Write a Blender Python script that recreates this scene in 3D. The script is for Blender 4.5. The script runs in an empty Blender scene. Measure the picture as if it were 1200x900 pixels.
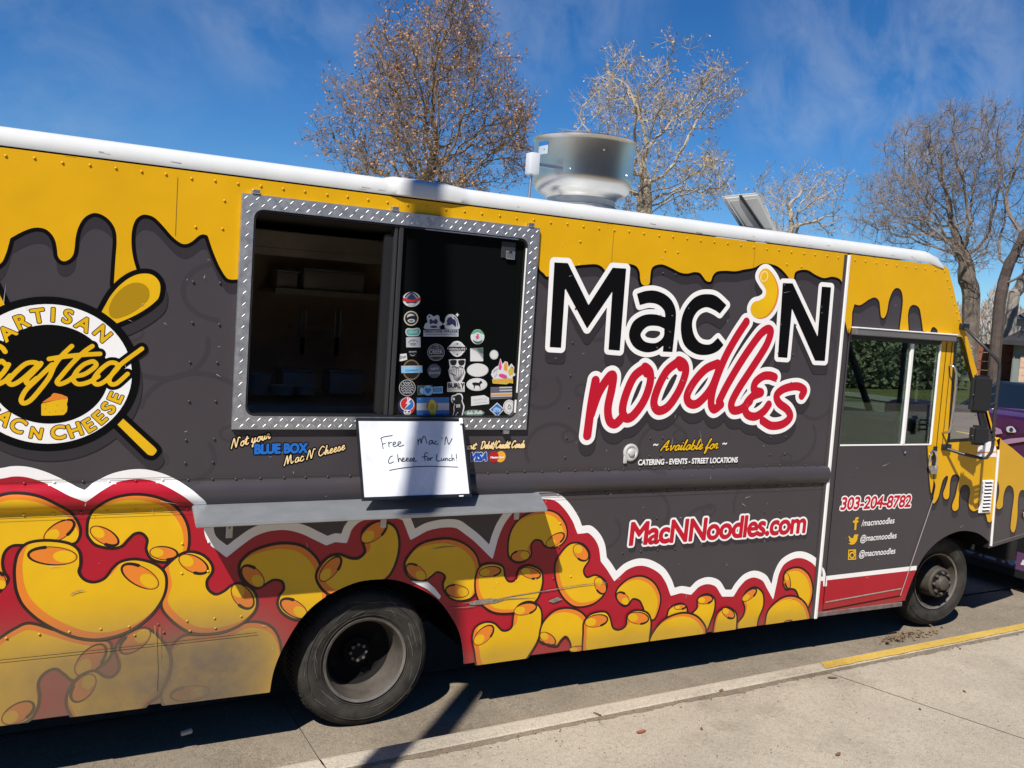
import bpy, bmesh, math, random
import numpy as np
from mathutils import Vector, Matrix
R = math.radians
SC = bpy.context.scene
# ------------------------------------------------------------------ camera
YAW, PITCH, ROLL, FPX = 0.4952, -0.0744, 0.0671, 1100.0
CAM = np.array([0.0, -4.5, 2.19])
def _rot():
    cy, sy, cp, sp = math.cos(YAW), math.sin(YAW), math.cos(PITCH), math.sin(PITCH)
    fwd = np.array([sy*cp, cy*cp, sp]); right = np.array([cy, -sy, 0.0]); up = np.cross(right, fwd)
    c, s = math.cos(ROLL), math.sin(ROLL)
    r2 = c*right + s*up; u2 = -s*right + c*up
    return np.array([r2, -u2, fwd])
MC = _rot()
cam = bpy.data.cameras.new('camera'); cam_o = bpy.data.objects.new('camera', cam)
SC.collection.objects.link(cam_o); SC.camera = cam_o
cam.sensor_fit = 'HORIZONTAL'; cam.sensor_width = 36.0; cam.lens = FPX/1200*36
cam.clip_start = 0.05; cam.clip_end = 2000
mw = Matrix.Identity(4)
for i in range(3):
    mw[i][0] = MC[0][i]; mw[i][1] = -MC[1][i]; mw[i][2] = -MC[2][i]; mw[i][3] = CAM[i]
cam_o.matrix_world = mw
# ------------------------------------------------------------------ sun, sky, exposure
SUN_DIR = Vector((0.48, 0.42, -0.735)).normalized()      # the way the light travels
sl = bpy.data.lights.new('sun', 'SUN'); sl.energy = 5.0; sl.angle = R(0.53); sl.color = (1.0, 0.95, 0.88)
so = bpy.data.objects.new('sun', sl); SC.collection.objects.link(so)
so.rotation_euler = SUN_DIR.to_track_quat('-Z', 'Y').to_euler(); so.location = (-8, -8, 14)
W = bpy.data.worlds.new('World'); SC.world = W; W.use_nodes = True
nt = W.node_tree; nt.nodes.clear()
def N(t, typ, **kw):
    n = t.nodes.new(typ)
    for k, v in kw.items(): setattr(n, k, v)
    return n
wo = N(nt, 'ShaderNodeOutputWorld'); wb = N(nt, 'ShaderNodeBackground'); wb.inputs[1].default_value = 0.064
sk = N(nt, 'ShaderNodeTexSky', sky_type='NISHITA'); sk.sun_disc = False
sk.sun_elevation = math.asin(-SUN_DIR.z); sk.sun_rotation = math.atan2(-SUN_DIR.x, -SUN_DIR.y)
sk.altitude = 1600; sk.air_density = 1.0; sk.dust_density = 0.12; sk.ozone_density = 3.0
tc = N(nt, 'ShaderNodeTexCoord')
mp = N(nt, 'ShaderNodeMapping'); mp.inputs['Scale'].default_value = (1.6, 3.2, 7.0); mp.inputs['Rotation'].default_value = (0.2, 0.15, 0.9)
nz = N(nt, 'ShaderNodeTexNoise'); nz.inputs['Scale'].default_value = 1.7; nz.inputs['Detail'].default_value = 7; nz.inputs['Roughness'].default_value = .62; nz.inputs['Distortion'].default_value = .6
rp = N(nt, 'ShaderNodeValToRGB'); rp.color_ramp.elements[0].position = .53; rp.color_ramp.elements[1].position = .80
rp.color_ramp.elements[1].color = (.42, .42, .42, 1)
mx = N(nt, 'ShaderNodeMix', data_type='RGBA'); mx.inputs[7].default_value = (6.5, 7.2, 8.2, 1)
nt.links.new(tc.outputs['Generated'], mp.inputs[0]); nt.links.new(mp.outputs[0], nz.inputs[0])
nt.links.new(nz.outputs[0], rp.inputs[0])
def spot(d, c0, c1, k):     # a patch of cirrus round one direction of the sky
    dt = N(nt, 'ShaderNodeVectorMath', operation='DOT_PRODUCT'); nt.links.new(tc.outputs['Generated'], dt.inputs[0]); dt.inputs[1].default_value = tuple(d/np.linalg.norm(d))
    r_ = N(nt, 'ShaderNodeMapRange', interpolation_type='SMOOTHSTEP'); r_.inputs[1].default_value = c0; r_.inputs[2].default_value = c1; r_.inputs[3].default_value = 0; r_.inputs[4].default_value = k
    nt.links.new(dt.outputs['Value'], r_.inputs[0]); return r_.outputs[0]
CLOUD_SPOTS = [((1082, 75), .990, .9994, .55), ((1015, -10), .991, .9992, .40), ((40, 60), .984, .998, .30), ((330, -30), .990, .9985, .40), ((640, -40), .990, .9985, .45), ((930, 118), .9975, .9998, .5)]
mp2 = N(nt, 'ShaderNodeMapping'); mp2.inputs['Rotation'].default_value = (0.4, 0.5, 1.25); mp2.inputs['Scale'].default_value = (2.0, 6.0, 3.0)
nz2 = N(nt, 'ShaderNodeTexNoise'); nz2.inputs['Scale'].default_value = 4.2; nz2.inputs['Detail'].default_value = 8; nz2.inputs['Roughness'].default_value = .6; nz2.inputs['Distortion'].default_value = .4
nt.links.new(tc.outputs['Generated'], mp2.inputs[0]); nt.links.new(mp2.outputs[0], nz2.inputs[0])
rp2 = N(nt, 'ShaderNodeValToRGB'); rp2.color_ramp.elements[0].position = .38; rp2.color_ramp.elements[1].position = .66; rp2.color_ramp.elements[1].color = (.50, .50, .50, 1); nt.links.new(nz2.outputs[0], rp2.inputs[0])
hs = N(nt, 'ShaderNodeHueSaturation'); hs.inputs['Saturation'].default_value = 1.28; hs.inputs['Value'].default_value = 1.0
nt.links.new(sk.outputs[0], hs.inputs['Color']); tn = N(nt, 'ShaderNodeMix', data_type='RGBA', blend_type='MULTIPLY'); tn.inputs[0].default_value = 1; tn.inputs[7].default_value = (.70, .95, 1.16, 1)
nt.links.new(hs.outputs[0], tn.inputs[6]); nt.links.new(tn.outputs[2], mx.inputs[6]); nt.links.new(mx.outputs[2], wb.inputs[0]); nt.links.new(wb.outputs[0], wo.inputs[0])
SC.view_settings.view_transform = 'Standard'; SC.view_settings.look = 'None'
SC.view_settings.exposure = 0.40; SC.view_settings.gamma = 1.0
# ------------------------------------------------------------------ projection helpers (photo pixel -> plane)
def ray(px, py): return np.array([(px-600)/FPX, (py-450)/FPX, 1.0]) @ MC
def PY(px, py, Y=0.0):
    d = ray(px, py); return CAM + d*(Y-CAM[1])/d[1]
def PZ(px, py, Z=0.0):
    d = ray(px, py); return CAM + d*(Z-CAM[2])/d[2]
def PD(px, py, D): return CAM + ray(px, py)*D
acc = None
for p_, a_, b_, k_ in CLOUD_SPOTS:
    s_ = spot(ray(*p_), a_, b_, k_)
    if acc is None: acc = s_
    else:
        q_ = N(nt, 'ShaderNodeMath', operation='MAXIMUM'); nt.links.new(acc, q_.inputs[0]); nt.links.new(s_, q_.inputs[1]); acc = q_.outputs[0]
q_ = N(nt, 'ShaderNodeMath', operation='MULTIPLY'); nt.links.new(acc, q_.inputs[0]); nt.links.new(rp2.outputs[0], q_.inputs[1])
q2 = N(nt, 'ShaderNodeMath', operation='MULTIPLY'); nt.links.new(rp.outputs[0], q2.inputs[0]); q2.inputs[1].default_value = .10
q3 = N(nt, 'ShaderNodeMath', operation='MAXIMUM'); nt.links.new(q_.outputs[0], q3.inputs[0]); nt.links.new(q2.outputs[0], q3.inputs[1]); nt.links.new(q3.outputs[0], mx.inputs[0])
# ------------------------------------------------------------------ materials
def lin(r, g, b):
    f = lambda c: (c/255/12.92) if c/255 <= .04045 else ((c/255+.055)/1.055)**2.4
    return (f(r), f(g), f(b), 1.0)
def sc(c, k): return (c[0]*k, c[1]*k, c[2]*k, 1.0)
MATS = {}
def mat(name, color, rough=.5, metal=0.0, spec=.5, var=0.0, vscale=3.0, bump=0.0, bscale=60.0, dirt=0.0, emit=None, wave=0.0):
    if name in MATS: return MATS[name]
    m = bpy.data.materials.new(name); m.use_nodes = True; t = m.node_tree
    b = t.nodes['Principled BSDF']
    b.inputs['Base Color'].default_value = color; b.inputs['Roughness'].default_value = rough
    b.inputs['Metallic'].default_value = metal; b.inputs['Specular IOR Level'].default_value = spec
    last = None
    geo = N(t, 'ShaderNodeNewGeometry')
    if var > 0:
        n1 = N(t, 'ShaderNodeTexNoise'); n1.inputs['Scale'].default_value = vscale; n1.inputs['Detail'].default_value = 6; n1.inputs['Roughness'].default_value = .6
        t.links.new(geo.outputs['Position'], n1.inputs[0])
        mr = N(t, 'ShaderNodeMapRange'); mr.inputs[1].default_value = .3; mr.inputs[2].default_value = .7
        mr.inputs[3].default_value = 1-var; mr.inputs[4].default_value = 1+var*.6
        t.links.new(n1.outputs[0], mr.inputs[0])
        mm = N(t, 'ShaderNodeMix', data_type='RGBA', blend_type='MULTIPLY'); mm.inputs[0].default_value = 1
        mm.inputs[6].default_value = color; t.links.new(mr.outputs[0], mm.inputs[7]); last = mm.outputs[2]
    if dirt > 0:     # road film: thickest on the rear quarter's skirt, thin splash all along the bottom
        sx = N(t, 'ShaderNodeSeparateXYZ'); t.links.new(geo.outputs['Position'], sx.inputs[0])
        nn = N(t, 'ShaderNodeTexNoise'); nn.inputs['Scale'].default_value = 5.0; nn.inputs['Detail'].default_value = 8; nn.inputs['Roughness'].default_value = .7
        t.links.new(geo.outputs['Position'], nn.inputs[0])
        def mrange(sock, a, b_, c, d):
            q = N(t, 'ShaderNodeMapRange', interpolation_type='SMOOTHSTEP')
            for i, v in enumerate((a, b_, c, d)): q.inputs[i+1].default_value = v
            t.links.new(sock, q.inputs[0]); return q.outputs[0]
        def math_(op, a, b_):
            q = N(t, 'ShaderNodeMath', operation=op)
            for i, v in enumerate((a, b_)):
                if isinstance(v, (int, float)): q.inputs[i].default_value = v
                else: t.links.new(v, q.inputs[i])
            return q.outputs[0]
        zr = mrange(sx.outputs[2], .84, .44, 0, 1); xr = mrange(sx.outputs[0], 1.5, 1.0, 0, 1); x2 = mrange(sx.outputs[0], -.9, .9, .35, 1)
        a1 = math_('MULTIPLY', math_('MULTIPLY', zr, xr), x2)
        z2 = mrange(sx.outputs[2], .40, .27, 0, .35)
        a2 = math_('MAXIMUM', math_('MULTIPLY', a1, 1.0), z2)
        nv = mrange(nn.outputs[0], .25, .75, .84, 1.06)
        f = math_('MULTIPLY', math_('MULTIPLY', a2, nv), dirt)
        fc = N(t, 'ShaderNodeClamp'); t.links.new(f, fc.inputs[0])
        md = N(t, 'ShaderNodeMix', data_type='RGBA'); md.inputs[7].default_value = (.150, .112, .072, 1)
        t.links.new(fc.outputs[0], md.inputs[0])
        if last is not None: t.links.new(last, md.inputs[6])
        else: md.inputs[6].default_value = color
        last = md.outputs[2]
        rr = mrange(fc.outputs[0], 0, .6, rough, .85); t.links.new(rr, b.inputs['Roughness'])
    if last is not None: t.links.new(last, b.inputs['Base Color'])
    if bump > 0:
        n2 = N(t, 'ShaderNodeTexNoise'); n2.inputs['Scale'].default_value = bscale; n2.inputs['Detail'].default_value = 5
        t.links.new(geo.outputs['Position'], n2.inputs[0])
        bp = N(t, 'ShaderNodeBump'); bp.inputs['Strength'].default_value = bump; bp.inputs['Distance'].default_value = .01
        t.links.new(n2.outputs[0], bp.inputs['Height']); t.links.new(bp.outputs[0], b.inputs['Normal'])
    if wave > 0:      # sheet metal behind the wrap is never quite flat
        n3 = N(t, 'ShaderNodeTexNoise'); n3.inputs['Scale'].default_value = 2.6; n3.inputs['Detail'].default_value = 2; t.links.new(geo.outputs['Position'], n3.inputs[0])
        b3 = N(t, 'ShaderNodeBump'); b3.inputs['Strength'].default_value = wave; b3.inputs['Distance'].default_value = .03
        t.links.new(n3.outputs[0], b3.inputs['Height']); t.links.new(b3.outputs[0], b.inputs['Normal'])
    if emit: b.inputs['Emission Color'].default_value = color; b.inputs['Emission Strength'].default_value = emit
    MATS[name] = m; return m
def glass(name, tint, refl=.05):
    m = bpy.data.materials.new(name); m.use_nodes = True; t = m.node_tree; t.nodes.clear()
    o = N(t, 'ShaderNodeOutputMaterial'); tr = N(t, 'ShaderNodeBsdfTransparent'); tr.inputs[0].default_value = tint
    g = N(t, 'ShaderNodeBsdfGlossy'); g.inputs['Roughness'].default_value = .01; g.inputs[0].default_value = (.9, .95, .95, 1)
    lw = N(t, 'ShaderNodeFresnel'); lw.inputs[0].default_value = 1.45
    mul = N(t, 'ShaderNodeMath', operation='MULTIPLY'); mul.inputs[1].default_value = refl/.04*.6
    t.links.new(lw.outputs[0], mul.inputs[0])
    x = N(t, 'ShaderNodeMixShader'); t.links.new(mul.outputs[0], x.inputs[0]); t.links.new(tr.outputs[0], x.inputs[1]); t.links.new(g.outputs[0], x.inputs[2])
    t.links.new(x.outputs[0], o.inputs[0]); return m
KV = 0.95     # sunlit upright paint: photo value -> base colour
M_YEL = mat('wrap_yellow', (.66, .355, .003, 1), .34, spec=.4, var=.08, vscale=1.6, dirt=1, wave=.35)
M_YELM = mat('wrap_macaroni_yellow', (.71, .415, .006, 1), .34, spec=.4, var=.08, vscale=2.2, dirt=1, wave=.35)
M_ORG = mat('wrap_orange', (.70, .20, .022, 1), .4, spec=.35, var=.05, dirt=1)
M_RED = mat('wrap_red', (.37, .007, .020, 1), .34, spec=.4, var=.07, dirt=1, wave=.35)
M_GRY = mat('wrap_charcoal', (.052, .045, .050, 1), .36, spec=.4, var=.10, vscale=1.2, dirt=.8, wave=.35)
M_GRD = mat('wrap_charcoal_dark', (.029, .025, .029, 1), .40, spec=.35, var=.04, dirt=.6)
M_GHO = mat('wrap_ghost_pattern', (.043, .037, .042, 1), .38, spec=.35, var=.04, dirt=.8)
M_BLK = mat('wrap_black', (.004, .004, .0045, 1), .5, spec=.06, dirt=.6)
M_OUT = mat('wrap_outline', (.018, .009, .008, 1), .4, spec=.3, dirt=.9)
M_WHT = mat('wrap_white', (.80, .79, .77, 1), .4, spec=.35, var=.03, dirt=1)
M_RDT = mat('lettering_red', (.46, .004, .02, 1), .4, spec=.35)
M_OLV = mat('spoon_bowl_olive', (.36, .21, .003, 1), .4, spec=.35)
M_BLU = mat('lettering_blue', (.008, .13, .50, 1), .4)
M_CRM = mat('lettering_cream', (.85, .62, .30, 1), .4)
M_CAP = mat('white_roof_paint', (.57, .58, .57, 1), .42, spec=.3, var=.06, vscale=6, bump=.02, bscale=14)
M_TRM = mat('white_trim_paint', (.78, .77, .74, 1), .4, var=.05, vscale=10)
M_STL = mat('bare_aluminium', (.62, .62, .62, 1), .38, metal=1, var=.12, vscale=14)
M_FAN = mat('spun_aluminium', (.66, .66, .65, 1), .31, metal=1, var=.12, vscale=6)
M_CHR = mat('chrome', (.75, .75, .75, 1), .12, metal=1)
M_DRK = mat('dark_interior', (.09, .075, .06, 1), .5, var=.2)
M_RUB = mat('tyre_rubber', (.040, .037, .032, 1), .85, spec=.2, var=.5, vscale=13, bump=.15, bscale=70)
M_TRD = mat('tyre_tread_rubber', (.028, .026, .024, 1), .85, spec=.2, var=.25, vscale=15)
M_UND = mat('underbody_black', (.010, .010, .010, 1), .8, spec=.2)
M_BPL = mat('black_plastic', (.012, .012, .013, 1), .45)
M_GUN = mat('dull_gunmetal', (.045, .045, .048, 1), .45, metal=.4)
# ------------------------------------------------------------------ object helpers
def link(o): SC.collection.objects.link(o); return o
def me_obj(name, V, F, mats, parent=None, mi=None, smooth=False):
    me = bpy.data.meshes.new(name); me.from_pydata([tuple(map(float, v)) for v in V], [], F)
    if not isinstance(mats, (list, tuple)): mats = [mats]
    for m in mats: me.materials.append(m)
    if mi is not None: me.polygons.foreach_set('material_index', np.asarray(mi, dtype=np.int32))
    if smooth: me.polygons.foreach_set('use_smooth', np.ones(len(me.polygons), dtype=bool))
    me.update()
    o = link(bpy.data.objects.new(name, me))
    if parent: adopt(o, parent)
    return o
def adopt(o, p):
    o.parent = p; o.matrix_parent_inverse = root_matrix(p).inverted()
def root_matrix(p):
    m = p.matrix_basis.copy()
    while p.parent: m = p.parent.matrix_basis @ p.matrix_parent_inverse @ m; p = p.parent
    return m
def empty(name, loc, label, cat, group=None):
    o = link(bpy.data.objects.new(name, None)); o.location = loc; o.empty_display_size = .2
    o['label'] = label; o['category'] = cat
    if group: o['group'] = group
    return o
def tag(o, label, cat, group=None):
    o['label'] = label; o['category'] = cat
    if group: o['group'] = group
    return o
def struct(o): o['kind'] = 'structure'; return o
class MB:
    """collects boxes, tubes, lathes into one mesh"""
    def __init__(s): s.V = []; s.F = []; s.I = []; s.mats = []
    def mi(s, m):
        if m not in s.mats: s.mats.append(m)
        return s.mats.index(m)
    def add(s, V, F, m):
        k = len(s.V); i = s.mi(m); s.V += [tuple(map(float, v)) for v in V]
        for f in F: s.F.append(tuple(a+k for a in f)); s.I.append(i)
    def box(s, a, b, m, bev=0.0, M=None):
        bm = bmesh.new(); bmesh.ops.create_cube(bm, size=1)
        for v in bm.verts:
            v.co = Vector([(a[i]+b[i])/2 + v.co[i]*(b[i]-a[i]) for i in range(3)])
        if bev > 0: bmesh.ops.bevel(bm, geom=bm.edges[:], offset=bev, segments=2, affect='EDGES', profile=.5)
        s.addbm(bm, m, M)
    def addbm(s, bm, m, M=None):
        bm.verts.index_update()
        s.add([(M @ v.co if M else v.co) for v in bm.verts], [[v.index for v in f.verts] for f in bm.faces], m); bm.free()
    def hexa(s, P8, m, bev=0.0):   # 8 corners: 4 of one side (ring), 4 of the other (same order)
        bm = bmesh.new(); vs = [bm.verts.new(Vector(p)) for p in P8]
        for f in ((3,2,1,0),(4,5,6,7),(0,1,5,4),(1,2,6,5),(2,3,7,6),(3,0,4,7)): bm.faces.new([vs[i] for i in f])
        bmesh.ops.recalc_face_normals(bm, faces=bm.faces[:])
        if bev > 0: bmesh.ops.bevel(bm, geom=bm.edges[:], offset=bev, segments=2, affect='EDGES')
        s.addbm(bm, m)
    def tube(s, pts, r, m, n=10, cap=True):
        pts = [Vector(p) for p in pts]; rs = r if isinstance(r, (list, tuple)) else [r]*len(pts)
        V = []; F = []; up = None
        for i, p in enumerate(pts):
            t = (pts[min(i+1, len(pts)-1)]-pts[max(i-1, 0)]).normalized()
            if up is None: up = Vector((0, 0, 1)) if abs(t.z) < .9 else Vector((1, 0, 0))
            u = t.cross(up).normalized(); w = u.cross(t).normalized(); up = w
            for k in range(n):
                a = 2*math.pi*k/n; V.append(p+(u*math.cos(a)+w*math.sin(a))*rs[i])
        for i in range(len(pts)-1):
            for k in range(n): F.append((i*n+k, i*n+(k+1) % n, (i+1)*n+(k+1) % n, (i+1)*n+k))
        if cap: F.append(tuple(range(n))[::-1]); F.append(tuple((len(pts)-1)*n+k for k in range(n)))
        s.add(V, F, m)
    def lathe(s, prof, m, n=48, M=None, cap=False):   # prof: (r, h) about local Z
        V = []; F = []
        for r_, h in prof:
            for k in range(n):
                a = 2*math.pi*k/n; v = Vector((r_*math.cos(a), r_*math.sin(a), h)); V.append(M @ v if M else v)
        for i in range(len(prof)-1):
            for k in range(n): F.append((i*n+k, i*n+(k+1) % n, (i+1)*n+(k+1) % n, (i+1)*n+k))
        if cap: F.append(tuple(range(n))[::-1]); F.append(tuple((len(prof)-1)*n+k for k in range(n)))
        s.add(V, F, m)
    def build(s, name, parent=None, smooth=False, auto=None):
        o = me_obj(name, s.V, s.F, s.mats, parent, s.I, smooth)
        if auto:
            o.data.polygons.foreach_set('use_smooth', np.ones(len(o.data.polygons), dtype=bool))
            bm = bmesh.new(); bm.from_mesh(o.data)
            for e in bm.edges:
                if len(e.link_faces) == 2 and e.calc_face_angle(0) > auto: e.smooth = False
            bm.to_mesh(o.data); bm.free()
        return o
# ------------------------------------------------------------------ flat-art machinery: signed distance fields -> meshes
def smooth(pts, n=6, closed=True):
    P = np.array([p[:2] for p in pts], float); c = [len(p) > 2 for p in pts]; L = len(P); out = []
    for i in range(L if closed else L-1):
        a, b = P[i], P[(i+1) % L]
        pa = P[i-1] if (closed or i > 0) else a; nb = P[(i+2) % L] if (closed or i+2 < L) else b
        ma = (b-a) if c[i] else (b-pa)/2; mb = (b-a) if c[(i+1) % L] else (nb-a)/2
        la = np.linalg.norm(b-a)+1e-9
        for m_ in (ma, mb):
            q = np.linalg.norm(m_)
            if q > 1.3*la: m_ *= 1.3*la/q
        for t in np.arange(n)/n:
            t2, t3 = t*t, t**3
            out.append((2*t3-3*t2+1)*a+(t3-2*t2+t)*ma+(-2*t3+3*t2)*b+(t3-t2)*mb)
    if not closed: out.append(P[-1])
    return np.array(out)
def topl(P, Y=0.0, plane=None):    # photo pixels -> (s, t) on a plane
    pl = plane or SIDE; return np.array([pl.frompx(*p[:2]) for p in P])
def topc(P, plane=None):          # the same, keeping the corner marks
    return [tuple((plane or SIDE).frompx(*p[:2]))+(('c',) if len(p) > 2 else ()) for p in P]
def sd_poly(G, polys):
    d2 = np.full(len(G), 1e9); ins = np.zeros(len(G), bool); gx, gz = G[:, 0], G[:, 1]
    for P in polys:
        Q = np.roll(P, -1, axis=0)
        for a, b in zip(P, Q):
            e = b-a; l2 = e @ e
            if l2 < 1e-14: continue
            wx, wz = gx-a[0], gz-a[1]; t = np.clip((wx*e[0]+wz*e[1])/l2, 0, 1)
            dx, dz = wx-t*e[0], wz-t*e[1]; np.minimum(d2, dx*dx+dz*dz, out=d2)
            if a[1] != b[1]:
                cr = (gz >= a[1]) != (gz >= b[1])
                ins ^= cr & (gx < a[0]+(gz-a[1])*(e[0]/e[1]))
    d = np.sqrt(d2); d[ins] *= -1; return d
def sd_stroke(G, lines):          # lines: list of (pts(N,2), radius or radii)
    d = np.full(len(G), 1e9); gx, gz = G[:, 0], G[:, 1]
    for P, r in lines:
        P = np.asarray(P); rr = np.broadcast_to(r, (len(P),)) if np.ndim(r) == 0 else np.asarray(r)
        if len(P) == 1: d = np.minimum(d, np.hypot(gx-P[0][0], gz-P[0][1])-rr[0]); continue
        for i in range(len(P)-1):
            a, b = P[i], P[i+1]; e = b-a; l2 = e @ e+1e-14
            wx, wz = gx-a[0], gz-a[1]; t = np.clip((wx*e[0]+wz*e[1])/l2, 0, 1)
            np.minimum(d, np.hypot(wx-t*e[0], wz-t*e[1])-(rr[i]+(rr[i+1]-rr[i])*t), out=d)
    return d
def iso_mesh(D, xs, zs, run=24):
    """marching squares: the region D<0 as polygons; full cells merged along rows"""
    nz, nx = D.shape; I = D < 0; V = []; F = []; vid = {}
    n4 = I[:-1, :-1].astype(int)+I[:-1, 1:]+I[1:, :-1]+I[1:, 1:]
    def gv(j, i):
        k = (0, j, i)
        if k not in vid: vid[k] = len(V); V.append((xs[i], zs[j]))
        return vid[k]
    def ev(j, i, j2, i2):
        k = (1, j, i, j2, i2) if (j, i) < (j2, i2) else (1, j2, i2, j, i)
        if k not in vid:
            a, b = D[j, i], D[j2, i2]; t = min(.999, max(.001, a/(a-b)))
            vid[k] = len(V); V.append((xs[i]+(xs[i2]-xs[i])*t, zs[j]+(zs[j2]-zs[j])*t))
        return vid[k]
    full = n4 == 4
    for j in range(nz-1):
        row = full[j]
        if not row.any(): continue
        dd = np.diff(np.concatenate(([0], row.astype(int), [0]))); st = np.where(dd == 1)[0]; en = np.where(dd == -1)[0]
        for a, b in zip(st, en):
            while a < b:
                e = min(b, a+run); F.append((gv(j, a), gv(j, e), gv(j+1, e), gv(j+1, a))); a = e
    bj, bi = np.where((n4 > 0) & (n4 < 4))
    for j, i in zip(bj, bi):
        cs = ((j, i), (j, i+1), (j+1, i+1), (j+1, i)); poly = []
        for q in range(4):
            a, b = cs[q], cs[(q+1) % 4]
            if I[a]: poly.append(gv(*a))
            if I[a] != I[b]: poly.append(ev(a[0], a[1], b[0], b[1]))
        if len(poly) >= 3: F.append(tuple(poly))
    return V, F
class Plane:
    def __init__(s, o, u, bump=None):
        s.o = np.array(o, float); s.u = np.array(u, float)/np.linalg.norm(u); s.n = np.array([s.u[1], -s.u[0], 0.0]); s.bump = bump
    def frompx(s, px, py):
        d = ray(px, py); t = ((s.o-CAM) @ s.n)/(d @ s.n); p = CAM+d*t; return ((p-s.o) @ s.u, p[2]-s.o[2])
    def to3(s, a, b, off):
        if s.bump: off = off+s.bump(b)
        return s.o+s.u*a+s.n*off+np.array([0, 0, b])
def rail(z):     # the pressed belt rail that runs along the body at 1.2 to 1.31 m
    a = (z-1.196)/.116
    if a <= 0 or a >= 1: return 0.0
    return .034*math.sin(math.pi*min(1, a*1.0))**.55
SIDE = Plane((0, 0, 0), (1, 0, 0), rail)
FLAT = Plane((0, 0, 0), (1, 0, 0))
class Art:
    def __init__(s, name, parent, h, plane=None, base=0.0, clip=None):
        s.name, s.parent, s.h, s.pl, s.base, s.clip = name, parent, h, plane or SIDE, base, clip; s.V = []; s.F = []; s.I = []; s.mats = []
    def field(s, bbox, h):
        x0, x1, z0, z1 = bbox; nx = max(3, int(math.ceil((x1-x0)/h))+2); nz = max(3, int(math.ceil((z1-z0)/h))+2)
        xs = x0-h*.5+h*np.arange(nx); zs = z0-h*.5+h*np.arange(nz); X, Z = np.meshgrid(xs, zs)
        return xs, zs, np.c_[X.ravel(), Z.ravel()]
    def layer(s, fn, bbox, m, off, h=None):
        xs, zs, G = s.field(bbox, h or s.h); D = fn(G)
        if s.clip is not None: D = np.maximum(D, s.clip(G))
        V, F = iso_mesh(D.reshape(len(zs), len(xs)), xs, zs)
        if not F: return
        if m not in s.mats: s.mats.append(m)
        k = len(s.V); mi = s.mats.index(m)
        s.V += [tuple(s.pl.to3(a, b, s.base+off)) for a, b in V]
        s.F += [tuple(i+k for i in f) for f in F]; s.I += [mi]*len(F)
    def poly(s, polys, m, off, grow=0.0, shift=(0, 0), h=None, extra=None):
        polys = [np.asarray(p)+np.array(shift) for p in polys]
        A = np.concatenate(polys); g = max(0, grow)+.01
        bb = (A[:, 0].min()-g, A[:, 0].max()+g, A[:, 1].min()-g, A[:, 1].max()+g)
        fn = (lambda G: sd_poly(G, polys)-grow) if extra is None else (lambda G: np.maximum(sd_poly(G, polys)-grow, extra(G)))
        s.layer(fn, bb, m, off, h)
    def union(s, groups, m, off, grow=0.0, shift=(0, 0), h=None):   # several even-odd shapes merged into one sheet
        groups = [[np.asarray(p)+np.array(shift) for p in g] for g in groups]
        A = np.concatenate([p for g in groups for p in g]); g_ = max(0, grow)+.01
        bb = (A[:, 0].min()-g_, A[:, 0].max()+g_, A[:, 1].min()-g_, A[:, 1].max()+g_)
        s.layer(lambda G: np.minimum.reduce([sd_poly(G, g) for g in groups])-grow, bb, m, off, h)
    def stroke(s, lines, m, off, grow=0.0, shift=(0, 0), h=None):
        lines = [(np.asarray(p)+np.array(shift), r) for p, r in lines]
        A = np.concatenate([p for p, r in lines]); g = max(np.max(r) for p, r in lines)+grow+.01
        bb = (A[:, 0].min()-g, A[:, 0].max()+g, A[:, 1].min()-g, A[:, 1].max()+g)
        s.layer(lambda G: sd_stroke(G, lines)-grow, bb, m, off, h)
    def build(s):
        return me_obj(s.name, s.V, s.F, s.mats, s.parent, s.I)
def ell(cx, cy, a, b, ang, n=36):     # pixel-space ellipse (y down, angle clockwise as seen)
    t = np.linspace(0, 2*math.pi, n, endpoint=False); c, q = math.cos(R(ang)), math.sin(R(ang))
    return np.c_[cx+a*np.cos(t)*c-b*np.sin(t)*q, cy+a*np.cos(t)*q+b*np.sin(t)*c]
_TP = {}
def text_polys(txt, spacing=1.0):
    key = (txt, spacing)
    if key in _TP: return _TP[key]
    cu = bpy.data.curves.new('t', 'FONT'); cu.body = txt; cu.size = 1; cu.space_character = spacing; cu.fill_mode = 'NONE'
    o = bpy.data.objects.new('t', cu); SC.collection.objects.link(o); dg = bpy.context.evaluated_depsgraph_get()
    c2 = o.evaluated_get(dg).to_curve(dg); out = []
    for sp in c2.splines:
        if sp.type == 'BEZIER':
            bp = sp.bezier_points; L = len(bp); pts = []
            for i in range(L):
                p0, p1, p2, p3 = [np.array(v[:2]) for v in (bp[i].co, bp[i].handle_right, bp[(i+1) % L].handle_left, bp[(i+1) % L].co)]
                for t in np.arange(5)/5: pts.append((1-t)**3*p0+3*(1-t)**2*t*p1+3*(1-t)*t*t*p2+t**3*p3)
            out.append(np.array(pts))
        else: out.append(np.array([p.co[:2] for p in sp.points]))
    o.evaluated_get(dg).to_curve_clear(); bpy.data.objects.remove(o); bpy.data.curves.remove(cu)
    _TP[key] = out; return out
def put_text(txt, A, B, h, shear=0.0, spacing=1.0, capref=.73):
    """text stretched between two plane points along its baseline, cap height h (m)"""
    polys = text_polys(txt, spacing); Q = np.concatenate(polys); x0, x1 = Q[:, 0].min(), Q[:, 0].max()
    A, B = np.array(A, float), np.array(B, float); L = np.linalg.norm(B-A); e = (B-A)/L; n = np.array([-e[1], e[0]])
    sx = (L-shear*h*.5)/(x1-x0); sy = h/capref
    return [A+np.outer((p[:, 0]-x0)*sx+shear*p[:, 1]*sy, e)+np.outer(p[:, 1]*sy, n) for p in polys]
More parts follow.
